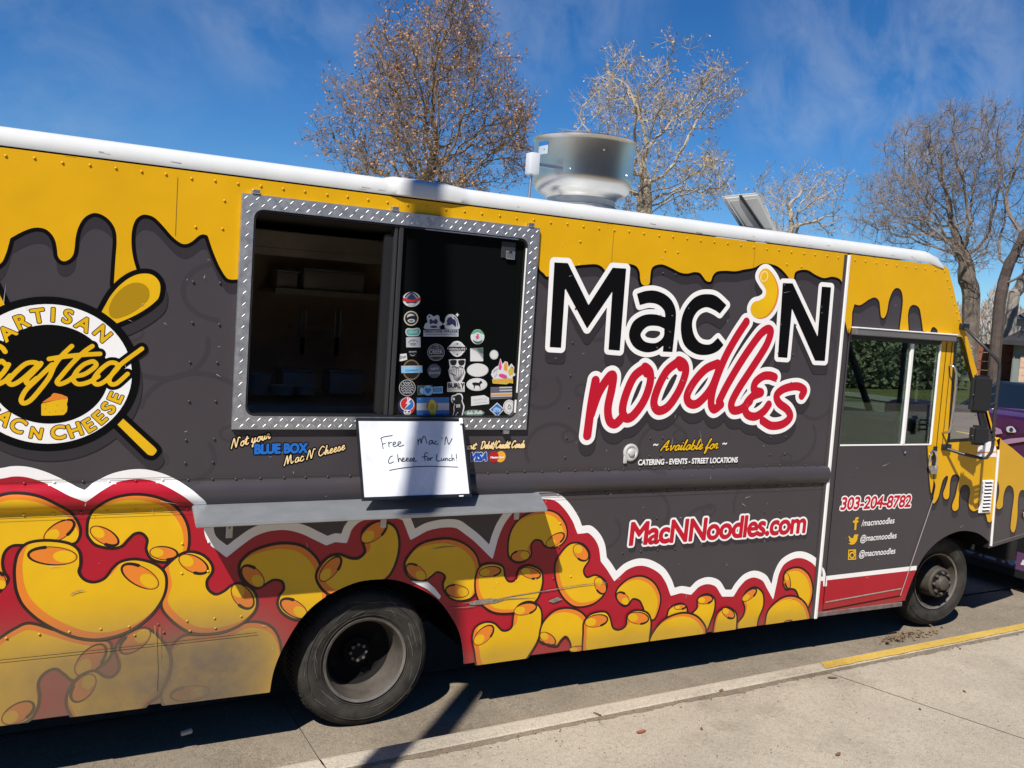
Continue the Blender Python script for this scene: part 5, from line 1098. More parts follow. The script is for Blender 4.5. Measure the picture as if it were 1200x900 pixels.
# door window: two tinted panes, white divider
M_GLS = glass('tinted_window_glass', (.60, .67, .64, 1), .03); M_GL2 = glass('windscreen_glass', (.72, .82, .78, 1), .03)
DW = MB(); DW.box((4.985, .008, 1.452), (5.905, .012, 2.203), M_GLS); DW = DW.build('door_window', TRUCK)
mb = MB(); mb.box((5.592, -.006, 1.455), (5.622, .010, 2.17), M_TRM, .003); mb.box((4.985, -.004, 1.446), (5.905, .008, 1.456), M_TRM, .002); mb.box((5.897, -.006, 1.45), (5.908, .008, 2.18), M_TRM, .002); mb.build('window_divider', DW)
mb = MB(); mb.box((4.985, .002, 2.172), (5.905, .015, 2.203), M_BPL); mb.box((5.54, .013, 1.46), (5.575, .03, 2.17), M_BPL); mb.box((4.985, .013, 1.452), (4.995, .03, 2.17), M_BPL); mb.build('window_channel', DW)
# quarter light
qp = [tuple(p) for p in QWIN]
mb = MB(); V = [(x, .006, z) for x, z in qp]; mb.add(V, [(0, 1, 2, 3)], M_GL2); QG = mb.build('quarter_window', TRUCK)
mb = MB(); c_ = np.mean(QWIN, axis=0); ins = [c_+(np.array(p)-c_)*np.array((.80, .95)) for p in qp]
for k in range(4):
    a, b_ = qp[k], qp[(k+1) % 4]; c, d = ins[(k+1) % 4], ins[k]
    mb.add([(p[0], -.003, p[1]) for p in (a, b_, c, d)], [(0, 1, 2, 3)], M_BPL)
mb.build('rubber_seal', QG)
# windscreen, forehead, far side, dash
mb = MB(); mb.add([(6.125, .05, 2.285), (6.125, 2.24, 2.285), (6.63, 2.24, 1.47), (6.63, .05, 1.47)], [(0, 1, 2, 3)], M_GL2); mb.build('windscreen', TRUCK)
mb = MB(); yl = mat('pillar_yellow', (.74, .37, .004, 1), .38, spec=.35)
mb.hexa([(6.10,.0,2.31),(6.15,.0,2.31),(6.685,.0,1.43),(6.625,.0,1.43),(6.10,.05,2.31),(6.15,.05,2.31),(6.685,.05,1.43),(6.625,.05,1.43)], yl, .004)
mb.hexa([(6.10,2.23,2.31),(6.15,2.23,2.31),(6.685,2.23,1.43),(6.625,2.23,1.43),(6.10,2.28,2.31),(6.15,2.28,2.31),(6.685,2.28,1.43),(6.625,2.28,1.43)], yl, .004)
mb.hexa([(6.11,1.12,2.30),(6.145,1.12,2.30),(6.66,1.12,1.45),(6.625,1.12,1.45),(6.11,1.17,2.30),(6.145,1.17,2.30),(6.66,1.17,1.45),(6.625,1.17,1.45)], M_BPL)
mb.hexa([(5.86,.0,2.735),(5.90,.0,2.72),(6.15,.0,2.29),(6.10,.0,2.29),(5.86,2.28,2.735),(5.90,2.28,2.72),(6.15,2.28,2.29),(6.10,2.28,2.29)], yl, .005)
mb.build('windscreen_frame', TRUCK)
FARP = Plane((0, 2.28, 0), (1, 0, 0)); fa = Art('far_cab_side', TRUCK, .03, FARP); fa.layer(cab_clip, cbb, M_GRY, 0.0); fa.build()
fg = MB(); fg.add([(4.985, 2.275, 1.452), (5.905, 2.275, 1.452), (5.905, 2.275, 2.203), (4.985, 2.275, 2.203)], [(0, 1, 2, 3)], M_GL2); fg.build('far_door_window', TRUCK)
mb = MB(); mb.box((6.14, .22, .9), (6.50, 2.16, 1.58), M_BPL, .04); mb.build('dashboard', TRUCK); mb = MB(); mb.box((4.9, .03, .50), (5.73, 2.25, .54), M_DRK); mb.box((5.73, .56, .50), (6.6, 1.72, .54), M_DRK); mb.build('cab_floor', TRUCK); mb = MB(); mb.box((4.9, .03, 2.66), (5.86, 2.25, 2.70), M_DRK); mb.build('headliner', TRUCK); mb = MB(); mb.box((5.75,.75,.54),(6.5,1.5,1.15), M_BPL, .05); mb.build('engine_cover', TRUCK); mb = MB(); mb.box((4.92,.06,.54),(5.30,.62,1.18),M_BPL,.03); mb.build('step_box', TRUCK)
mb = MB(); mb.box((5.02, 1.45, .95), (5.50, 1.98, 1.08), M_BPL, .04); mb.hexa([(5.0,1.47,1.05),(5.14,1.47,1.05),(5.02,1.47,1.66),(4.93,1.47,1.66),(5.0,1.96,1.05),(5.14,1.96,1.05),(5.02,1.96,1.66),(4.93,1.96,1.66)], M_BPL, .03); mb.box((5.1,1.6,.54),(5.4,1.85,.95),M_BPL); mb.build('driver_seat', TRUCK)
mb = MB(); n = 28; c_ = Vector((5.98, 1.70, 1.42)); ax = Vector((-.45, 0, .9)).normalized(); u_ = Vector((0, 1, 0)); v_ = ax.cross(u_)
mb.tube([c_+(u_*math.cos(2*math.pi*k/n)+v_*math.sin(2*math.pi*k/n))*.22 for k in range(n+1)], .014, M_BPL, 8, False); mb.tube([c_, c_-ax*.25], .03, M_BPL, 8); mb.tube([c_-u_*.21, c_+u_*.21], .012, M_BPL, 6); mb.build('steering_wheel', TRUCK)
mb = MB(); mb.tube([(5.04, .55, 2.62), (5.10, .55, 2.15), (5.36, .62, 1.40), (5.40, .62, .55)], .018, M_BPL, 8); mb.build('grab_pole', TRUCK)
# ---- hood
HD = Plane((6.69, 0, 0), (.67, .10, 0))
ht = [HD.frompx(*p) for p in ((1166,513.5),(1176,518),(1186,525),(1200,537),(1218,552))]; hb = [HD.frompx(*p) for p in ((1161,642),(1200,629.5),(1222,623))]
hood_end = max(ht[-1][0], .72)
HPOLY = np.array([(0.0, hb[0][1]), (hb[1][0], hb[1][1]), (hood_end, hb[2][1]+.01)]+[(hood_end, ht[-1][1]-.03)]+[p for p in ht[::-1] if p[0] < hood_end-.01 and p[0] > 0]+[(0.0, ht[0][1]+.0)])
def hclip(G): return sd_poly(G, [HPOLY])
HDR = smooth(topc([(1150,540,'c'),(1163,545,'c'),(1165.5,560,'c'),(1168.5,563),(1170.6,570),(1170,581),(1167.3,591.8),(1168.3,595.7),(1171.6,596.2),(1174.8,592.5),(1175.5,582.4),(1177.9,573),(1181.8,568.7),(1186.4,571.5),(1188,581),(1185.6,601),(1184,616.6),(1184.9,622),(1187.2,623.8),(1189.5,620.5),(1191.9,605.8),(1192.6,587),(1194.2,577.8),(1197.3,574),(1201,576.5),(1204,590),(1205,606),(1208,610),(1211,604),(1211,588),(1216,578),(1224,582),(1240,590,'c'),(1260,500,'c'),(1150,470,'c')], plane=HD), 5)
hood = Art('hood', TRUCK, .008, HD)
hbb = (0, hood_end+.02, .55, 1.5)
hood.layer(hclip, hbb, M_GRY, 0.0)
hood.layer(lambda G: np.maximum(sd_poly(G, [HDR+np.array((.003, -.055))]), hclip(G)), hbb, M_GRD, .0006, h=.006)
hood.layer(lambda G: np.maximum(sd_poly(G, [HDR])-.012, hclip(G)), hbb, M_OUT, .0012, h=.005)
hood.layer(lambda G: np.maximum(sd_poly(G, [HDR]), hclip(G)), hbb, M_YEL, .0018, h=.005)
hood.stroke([(np.array([(0.02, hb[0][1]+.03), (hb[1][0], hb[1][1]+.03), (hood_end, hb[2][1]+.04)]), .004)], mat('hood_lip', (.16,.15,.15,1), .5), .0008, h=.004)
HOOD = hood.build()
ring = [HD.to3(a, b_, 0) for a, b_ in HPOLY]; far = [np.array((p[0], 2.28-p[1], p[2])) for p in ring]; L_ = len(ring)
mb = MB()
top = [(i, (i+1) % L_) for i in range(2, L_-1)]
for i, j in top: mb.add([ring[i], ring[j], far[j], far[i]], [(0, 1, 2, 3)], yl)
mb.add(far, [tuple(range(L_))[::-1]], M_GRY); mb.add([ring[-1], far[-1], (6.62, 2.28, 1.47), (6.62, 0.0, 1.47)], [(0, 1, 2, 3)], yl)
mb.add([ring[0], (6.70, 0, 1.40), (6.70, 2.28, 1.40), far[0]], [(0, 1, 2, 3)], M_UND)
mb.build('hood_top', HOOD)
mb = MB(); p = ring[0]; mb.hexa([(6.672,-.010,1.405),(6.690,-.010,1.405),(6.722,-.010,.655),(6.706,-.010,.655),(6.672,.004,1.405),(6.690,.004,1.405),(6.722,.004,.655),(6.706,.004,.655)], M_TRM, .002); mb.build('fender_trim', TRUCK)
mb = MB(); mb.box((7.33, .25, .42), (7.45, 2.03, .62), M_GUN, .02); mb.box((6.95,.65,.42),(7.35,.75,.56),M_UND); mb.box((6.95,1.5,.42),(7.35,1.6,.56),M_UND); mb.build('front_bumper', TRUCK)
q = HD.frompx(1199.5, 603); q3 = HD.to3(q[0], q[1], 0)
T = Matrix.Translation(q3)@Matrix.Rotation(math.atan2(.10, .67), 4, 'Z')@Matrix.Rotation(R(90), 4, 'X')@Matrix.Diagonal((.8, 1.1, 1, 1))
mb = MB(); mb.lathe([(.034, 0), (.034, .008), (.026, .008)], M_BPL, 24, T); mb.lathe([(.028, .004), (.024, .018), (.012, .026), (0, .028)], cl('signal_amber', (.62, .14, .02, 1), .25), 24, T); mb.build('turn_signal', TRUCK, auto=R(40))
# louvre, flat white patch, door hardware
c4 = topl([(1149.5,562),(1163,562.8),(1159,600),(1145.5,601.5)]); mb = MB()
tl_, tr_, br_, bl_ = c4; x0, x1, z0, z1 = (tl_[0]+bl_[0])/2, (tr_[0]+br_[0])/2, (bl_[1]+br_[1])/2, (tl_[1]+tr_[1])/2
mb.box((x0, -.014, z0), (x1, -.002, z1), M_TRM, .005)
for k in range(9):
    z = z0+(z1-z0)*(k+.7)/9.4; mb.box((x0+(x1-x0)*.25, -.0155, z-.0065), (x0+(x1-x0)*.80, -.0138, z+.0065), M_BPL); mb.hexa([(x0+(x1-x0)*.22,-.0135,z+.016),(x0+(x1-x0)*.83,-.0135,z+.016),(x0+(x1-x0)*.83,-.024,z+.006),(x0+(x1-x0)*.22,-.024,z+.006),(x0+(x1-x0)*.22,-.0135,z+.017),(x0+(x1-x0)*.83,-.0135,z+.017),(x0+(x1-x0)*.83,-.025,z+.0075),(x0+(x1-x0)*.22,-.025,z+.0075)], M_TRM)
mb.build('louvre_vent', TRUCK)
pp = Art('white_patch', TRUCK, .004, FLAT); pp.poly([topl([(1146,522.5),(1152,520),(1160,515.5),(1166.5,523),(1167.5,535.5),(1143.5,535)])], M_WHT, .003); pp.stroke([(topl([(1144,530.5),(1167,529.5)]), .004)], M_ORG, .0036); pp.build()
def pt(px, py, Y): return PY(px, py, Y)
mb = MB(); mb.tube([pt(1112.5,428.5,-.004), pt(1115,428.5,-.045), pt(1119,430.5,-.06), pt(1121,437,-.062), pt(1120,455,-.062), pt(1116.5,485,-.062), pt(1114.5,500,-.062), pt(1112,506,-.055), pt(1104.5,507.5,-.004)], .009, M_STL, 10); mb.build('grab_handle', TRUCK, smooth=True)
mb = MB(); mb.tube([pt(1090,552,-.006), pt(1088.5,545,-.03), pt(1090,533,-.035), pt(1093,528,-.035), pt(1096.5,529,-.035), pt(1098,537,-.035), pt(1096.5,549,-.03), pt(1094,553,-.006)], .008, M_CHR, 8); a = pt(1091.5, 550, 0); mb.box((a[0]-.03, -.03, a[2]-.03), (a[0]+.035, -.002, a[2]+.03), M_STL, .008); mb.box((a[0]-.01, -.012, a[2]+.02), (a[0]+.03, -.003, a[2]+.17), M_BPL, .004); mb.build('handle', DOORO)
a = topl([(1059, 529)])[0]; mb = MB(); mb.lathe([(.012, 0), (.012, .006), (.004, .010), (0, .010)], M_CHR, 12, Matrix.Translation((a[0], -.008, a[1]))@Matrix.Rotation(R(90), 4, 'X')); mb.build('door_lock', DOORO)
# ---- mirrors on their tube arm
MY = -.26
MIR = MB()
MIR.tube([pt(1129,385,-.01), pt(1133,386,-.06), pt(1150,403,-.18), pt(1168,421,-.255), pt(1171.3,427,-.262), pt(1171,436,-.262), pt(1167,470,-.262), pt(1164.5,500,-.262), pt(1163.5,522,-.262), pt(1161.5,530,-.26), pt(1156,536.5,-.24), pt(1150,537,-.21), pt(1128,532,-.11), pt(1107,525,-.008)], .0115, M_GUN, 10)
for px, py in ((1127,383),(1106,524)):
    a = pt(px, py, 0); MIR.box((a[0]-.035, -.03, a[2]-.02), (a[0]+.05, -.001, a[2]+.025), M_BPL, .006)
MIR = MIR.build('mirror_arm', TRUCK, auto=R(60))
def mirror(cpx, cpy, w, h, yaw, m, bulge=.05, brk=True):
    c = Vector(pt(cpx, cpy, MY)); mb = MB(); T = Matrix.Translation(c)@Matrix.Rotation(yaw, 4, 'Z')
    bm = bmesh.new(); bmesh.ops.create_cube(bm, size=1)
    for v in bm.verts: v.co = Vector((v.co.x*w, v.co.y*bulge, v.co.z*h))
    bmesh.ops.bevel(bm, geom=bm.edges[:], offset=.022, segments=3, affect='EDGES'); mb.addbm(bm, m, T)
    g = M_CHR; mb.add([T@Vector(v) for v in ((-w/2+.015,bulge/2+.001,-h/2+.02),(w/2-.015,bulge/2+.001,-h/2+.02),(w/2-.015,bulge/2+.001,h/2-.02),(-w/2+.015,bulge/2+.001,h/2-.02))], [(0,1,2,3)], g)
    if brk:
        for dz in (h*.28, -h*.28, 0): mb.tube([T@Vector((w/2-.02, 0, dz)), Vector(pt(1166, cpy-dz*140, -.262))], .008, M_GUN, 6)
        for dx, dz in ((-.06,.14),(-.07,.0)): mb.lathe([(.006,0),(.005,.005),(0,.006)], M_CHR, 8, T@Matrix.Translation((dx,-bulge/2,dz))@Matrix.Rotation(R(90),4,'X'))
    return mb.build('mirror', MIR, auto=R(35))
mirror(1148.8, 462, .160, .265, R(-22), M_BPL); 
M_CVX = mat('convex_mirror', (.55, .58, .6, 1), .06, metal=1)
mirror(1147, 510, .135, .14, R(-22), M_BPL, .06)
# ---- rivets and panel seams
def rivet_color(x, z):
    G = np.array([[x, z]])
    if x < XT:
        if sd_poly(G, [DRIPS])[0] < 0: return 0
        for i, (zf, out, ho, sh) in enumerate(MAC):
            if sd_poly(G, [MACP[i]])[0] < 0: return 1
        d = sd_poly(G, [CL])[0]
        return 3 if -.047 < d < 0 else (2 if d < 0 else 4)
    return 0 if sd_poly(G, [CD1])[0] < 0 else 4
MACP = [smooth(topc(zf(out)), 6) for zf, out, ho, sh in MAC]
RM = [M_YEL, M_YELM, M_RED, M_WHT, M_GRY]
pts = [(x, 2.705) for x in np.arange(-1.6, 4.86, .105)]+[(x, 1.322) for x in np.arange(-1.6, 4.84, .112)]+[(x, 1.186) for x in np.arange(-1.6, 4.84, .112)]
pts += [(x, 2.70) for x in np.arange(4.96, 5.86, .10)]+[(5.90+t*.20, 2.64-t*.33) for t in np.linspace(0, 1, 7)]
for X in (-.35, .74, .86, 2.80, 3.39, 3.48, 4.35, 4.48):
    for z in (2.62, 2.49, 2.24, 2.05, 1.87, 1.69, 1.51, 1.40, 1.02, .88):
        if (X, z) not in ((.74, 2.62),): pts.append((X, z))
pts += [(x, .645) for x in np.arange(-1.6, 1.1, .125)]+[(x, .60) for x in np.arange(.55, .95, .12)]+[(x, .70) for x in np.arange(2.42, 2.95, .12)]+[(x, .82) for x in np.arange(3.25, 3.75, .13)]
rn = random.Random(2); mb = MB()
for x, z in pts:
    x += rn.uniform(-.004, .004); z += rn.uniform(-.003, .003)
    if clip_body(np.array([[x, z]]))[0] > -.012 and x < XT: continue
    if x < XT and fx0-.01 < x < fx1+.01 and fz0-.01 < z < fz1+.01: continue
    y = -(rail(z)+.0045); r_ = .0062; V = []; F = []
    for rr_, hh in ((1, 0), (.8, .55), (.35, .85)):
        for k in range(8): a = 2*math.pi*k/8; V.append((x+rr_*r_*math.cos(a), y-hh*r_*.75, z+rr_*r_*math.sin(a)))
    V.append((x, y-.9*r_*.75, z))
    for l in range(2):
        for k in range(8): F.append((l*8+k, l*8+(k+1) % 8, (l+1)*8+(k+1) % 8, (l+1)*8+k))
    for k in range(8): F.append((16+k, 16+(k+1) % 8, 24))
    mb.add(V, F, RM[rivet_color(x, z)])
rv = mb.build('rivets', TRUCK, smooth=True); rv['kind'] = 'stuff'
seam = Art('panel_seams', TRUCK, .002)
M_SEA = mat('seam_line', (.05, .035, .02, 1), .8)  # dark line colour drawn along the panel joints
for x, za, zb2 in ((.655, 2.44, 2.70), (3.02, 2.33, 2.70), (4.08, 2.35, 2.70)): seam.stroke([(np.array([(x, za), (x, zb2)]), .0012)], M_SEA, .0030)
seam.stroke([(topl([(-60,779),(0,772.6),(150,757),(300,740.5)]), .0016)], M_SEA, .0112); seam.stroke([(np.array([(XB, 1.334), (4.86, 1.334)]), .0012)], M_SEA, .0062); seam.stroke([(np.array([(XB, 1.172), (4.86, 1.172)]), .0014)], M_SEA, .0112)
seam.stroke([(topl([(181,732),(183,780),(182,806)]), .0014), (topl([(187,731),(187,770)]), .001)], M_YELM, .0116)
seam.build()
a = topl([(738.5,530)])[0]; mb = MB(); T = Matrix.Translation((a[0], -.002, a[1]))@Matrix.Rotation(R(90), 4, 'X')
mb.lathe([(.052, 0), (.052, .008), (.046, .012), (.038, .012), (.034, .006), (.022, .006), (.020, .02), (.012, .024), (0, .024)], mat('cap_white_metal', (.60,.60,.58,1), .45, metal=.3, var=.1), 32, T); mb.box((a[0]-.05, -.012, a[1]-.065), (a[0]-.025, -.003, a[1]-.02), MATS['cap_white_metal'], .004); mb.build('fuel_cap', TRUCK, auto=R(35))
# ================================================================== wheels, underbody
M_RIM = mat('dusty_rim', (.062, .052, .041, 1), .7, var=.35, vscale=14); M_RIMD = mat('dark_wheel_disc', (.010, .009, .009, 1), .85, spec=.15, var=.3); M_LIP = mat('worn_rim_lip', (.20, .18, .155, 1), .45, metal=.4, var=.3, vscale=20)
TY = [(.220,-.016),(.236,-.004),(.262,.006),(.30,.010),(.332,.003),(.350,-.010),(.360,-.024),(.367,-.045),(.370,-.075),(.370,-.150),(.367,-.18),(.358,-.205),(.33,-.22),(.25,-.22),(.220,-.205)]
def tyre(T, parent, nm='tyre', M2=None):
    mb = MB(); mb.lathe(TY, M_RUB, 72, T)
    for rr_ in (.243, .318): mb.lathe([(rr_-.003, .0085 if rr_ > .3 else -.001), (rr_, .0115 if rr_ > .3 else .002), (rr_+.003, .0085 if rr_ > .3 else -.001)], M_RUB, 72, T)
    for k in range(78):
        a = 2*math.pi*k/78; c = Matrix.Rotation(a, 4, 'Z')
        mb.hexa([(T@c@Vector(v)) for v in ((.352,-.006,-.014),(.352,.006,-.014),(.372,.0065,-.052),(.372,-.0065,-.052),(.345,-.006,-.030),(.345,.006,-.030),(.362,.0065,-.066),(.362,-.0065,-.066))], M_TRD)
        for h in (-.085, -.125, -.165): mb.hexa([(T@c@Vector(v)) for v in ((.369,-.010,h-.013),(.369,.010,h-.013),(.369,.010,h+.013),(.369,-.010,h+.013),(.377,-.010,h-.013),(.377,.010,h-.013),(.377,.010,h+.013),(.377,-.010,h+.013))], M_TRD)
    return mb.build(nm, parent, auto=R(38))
rc3 = PY(428, 776, .085); rcx, rcz = rc3[0], rc3[2]+.012
RW = MB(); T = Matrix.Translation((rcx, .085, rcz))@Matrix.Rotation(R(90), 4, 'X')
RW.lathe([(.214,-.002),(.228,.004),(.226,-.012)], M_LIP, 64, T); RW.lathe([(.216,-.002),(.205,-.016),(.200,-.04),(.192,-.055),(.186,-.145),(.170,-.165)], M_RIM, 64, T)
RW.lathe([(.188,-.140),(.165,-.164),(.105,-.175),(.085,-.165),(.075,-.140),(.060,-.135),(0,-.135)], M_RIMD, 48, T)
for k in range(4):
    a = R(25+90*k); RW.add([T@Vector((.135*math.cos(a)+.026*math.cos(t)*-math.sin(a)*1.25+.020*math.sin(t)*math.cos(a), .135*math.sin(a)+.026*math.cos(t)*math.cos(a)*1.25+.020*math.sin(t)*math.sin(a), -.1675+.003)) for t in np.linspace(0, 6.283, 14, endpoint=False)], [tuple(range(14))], M_UND)
for k in range(8):
    a = 2*math.pi*k/8; RW.lathe([(.009,-.137),(.009,-.113),(0,-.113)], M_LIP, 6, T@Matrix.Translation((.043*math.cos(a), .043*math.sin(a), 0)))
_g = random.Random(9); _m = MB()
for _ in range(26):
    a, r0 = _g.uniform(0, 6.28), _g.uniform(.255, .335); l, w = _g.uniform(.03, .16), _g.uniform(.0005, .0014); dr = _g.uniform(-.02, .02); V_ = []
    for q in range(5):
        t = q/4; rr_ = r0+dr*t; hh = .0118-((rr_-.30)/.05)**2*.006
        for s_ in (-1, 1): V_.append(T@Vector(((rr_+s_*w)*math.cos(a+l*t/r0), (rr_+s_*w)*math.sin(a+l*t/r0), hh+.0012)))
    _m.add(V_, [(2*q, 2*q+1, 2*q+3, 2*q+2) for q in range(4)], mat('rubber_scuff', (.13,.12,.105,1), .9))
RW = RW.build('rear_wheel', TRUCK, auto=R(35)); _o = _m.build('sidewall_scuffs', RW); _o['kind'] = 'stuff'; tyre(T, RW); tyre(Matrix.Translation((rcx, .31, rcz))@Matrix.Rotation(R(90), 4, 'X'), RW, 'inner_tyre')
fc = PY(1096.5, 684, .13)
FW = MB(); T = Matrix.Translation((fc[0], fc[1], .372))@Matrix.Rotation(R(-5), 4, 'Z')@Matrix.Rotation(R(90), 4, 'X')
FW.lathe([(.205,-.004),(.217,.003),(.214,-.014)], M_LIP, 64, T); FW.lathe([(.216,-.003),(.205,-.02),(.196,-.05),(.188,-.09)], M_RIM, 64, T); FW.lathe([(.19,-.085),(.16,-.092),(.118,-.085)], M_UND, 48, T)
FW.lathe([(.122,-.09),(.118,-.02),(.114,.035),(.104,.046),(.060,.048),(.056,.060),(.046,.082),(.030,.088),(0,.088)], M_RIM, 40, T); FW.lathe([(.094,.0478),(.062,.0495)], M_RIMD, 40, T)
for k in range(8):
    a = 2*math.pi*k/8; FW.lathe([(.014,.046),(.014,.064),(.009,.070),(0,.070)], M_RIM, 6, T@Matrix.Translation((.080*math.cos(a), .080*math.sin(a), 0)))
    if k % 2: FW.lathe([(.028,-.0845),(.02,-.0835),(0,-.0835)], M_UND, 12, T@Matrix.Translation((.155*math.cos(a), .155*math.sin(a), 0)))
FW = FW.build('front_wheel', TRUCK, auto=R(35)); tyre(T@Matrix.Diagonal((.955,.955,1,1)), FW)
f2 = MB(); f2.add([], [], M_UND) if False else None
FW2 = MB(); T2 = Matrix.Translation((fc[0], 2.15, .362))@Matrix.Rotation(R(-17), 4, 'Z')@Matrix.Rotation(R(-90), 4, 'X'); FW2.lathe([(.21,-.01),(.1,-.05),(0,-.05)], M_RIM, 32, T2); FW2 = FW2.build('front_wheel', TRUCK); tyre(T2, FW2)
RW2 = MB(); T2 = Matrix.Translation((rcx, 2.20, rcz))@Matrix.Rotation(R(-90), 4, 'X'); RW2.lathe([(.21,-.01),(.1,-.05),(0,-.05)], M_RIM, 32, T2); RW2 = RW2.build('rear_wheel', TRUCK); tyre(T2, RW2)
mb = MB()
mb.box((1.13,.03,.83),(2.30,.62,.85),M_UND); mb.box((1.13,.60,.30),(2.30,.62,.84),M_UND); mb.box((1.12,.03,.30),(1.14,.62,.85),M_UND); mb.box((2.29,.03,.30),(2.31,.62,.85),M_UND)
mb.box((5.74,.02,.83),(6.70,.62,.85),M_UND); mb.box((5.74,.52,.55),(6.70,.54,.84),M_UND); mb.box((5.73,.02,.30),(5.75,.62,.85),M_UND)
mb.box((-1.5,.62,.34),(7.0,.74,.50),M_UND); mb.box((-1.5,1.54,.34),(7.0,1.66,.50),M_UND); mb.box((-1.5,.6,.36),(5.6,1.7,.40),M_UND); mb.tube([(rcx,.2,rcz),(rcx,2.1,rcz)],.05,M_UND,10); mb.tube([(fc[0],.3,.34),(fc[0],2.0,.34)],.04,M_UND,10); mb.box((6.2,.7,.45),(6.9,1.55,.9),M_UND)
mb.box((XB,.1,.30),(1.1,2.2,.34),M_UND); mb.box((2.35,.1,.30),(5.7,2.2,.34),M_UND)
mb.build('underbody', TRUCK)
# ================================================================== unseen low building added behind the camera to darken reflections and cut sky fill
BB = empty('unseen_building', (4, -26, 0), 'long brown low building added out of view behind the camera to darken reflections', 'building')
M_PBR = mat('unseen_brick', (.17, .125, .095, 1), .85, var=.2); mb = MB(); mb.box((-38, -34, 0), (46, -26, 8.0), M_PBR); mb.box((-38.4, -34.4, 8.0), (46.4, -25.7, 8.4), mat('unseen_coping', (.30,.28,.25,1), .8)); mb.build('wall', BB)
for i in range(12):
    x = -34+i*6.6; w = MB(); w.box((x, -25.995, 1.0), (x+3.6, -25.96, 3.2), mat('unseen_glass', (.01,.013,.016,1), .08)); w.build('window', BB)
# ================================================================== lamp post that throws the shadow across the truck
base = np.array((-.88, -3.20)); LP = empty('street_pole', (base[0], base[1], .13), 'slightly leaning grey steel pole on the sidewalk, its long shadow crossing the truck', 'pole')
mb = MB(); T = Matrix.Translation((base[0], base[1], .13))@Matrix(((1,0,-.065,0),(0,1,.048,0),(0,0,1,0),(0,0,0,1))); M_PST = mat('galvanised_post', (.35,.36,.37,1), .5, metal=.6)
mb.lathe([(.13,0),(.13,.02),(.085,.03),(.080,.05),(.076,3),(.074,10.6),(0,10.6)], M_PST, 24, T); mb.build('pole', LP, auto=R(40))
mb = MB(); mb.lathe([(.085,10.58),(.085,10.63),(.03,10.67),(0,10.675)], M_GUN, 16, T); mb.build('cap', LP)
# ================================================================== trees
def in_poly(P, poly):
    x, y = P[:, 0], P[:, 1]; ins = np.zeros(len(P), bool); Q = np.asarray(poly, float)
    for a, b in zip(Q, np.roll(Q, -1, 0)):
        if a[1] != b[1]: ins ^= ((y >= a[1]) != (y >= b[1])) & (x < a[0]+(y-a[1])*(b[0]-a[0])/(b[1]-a[1]))
    return ins
RIGHT = MC[0]*[1,1,0]; RIGHT = RIGHT/np.linalg.norm(RIGHT); FWD = MC[2]*[1,1,0]; FWD = FWD/np.linalg.norm(FWD)
def tubes(segs, n_of, name, m, parent, leaves=None):
    V = []; F = []
    for a, b, ra, rb in segs:
        d = b-a; l = np.linalg.norm(d)
        if l < 1e-4: continue
        d = d/l; up = np.array((0,0,1.0)) if abs(d[2]) < .9 else np.array((1.0,0,0)); u_ = np.cross(d, up); u_ /= np.linalg.norm(u_); w = np.cross(u_, d); n = n_of(max(ra, rb)); k = len(V)
        for c, r_ in ((a, ra), (b, rb)):
            for q in range(n):
                t = 2*math.pi*q/n; V.append(c+(u_*math.cos(t)+w*math.sin(t))*r_)
        for q in range(n): F.append((k+q, k+(q+1) % n, k+n+(q+1) % n, k+n+q))
    return me_obj(name, V, F, m, parent)
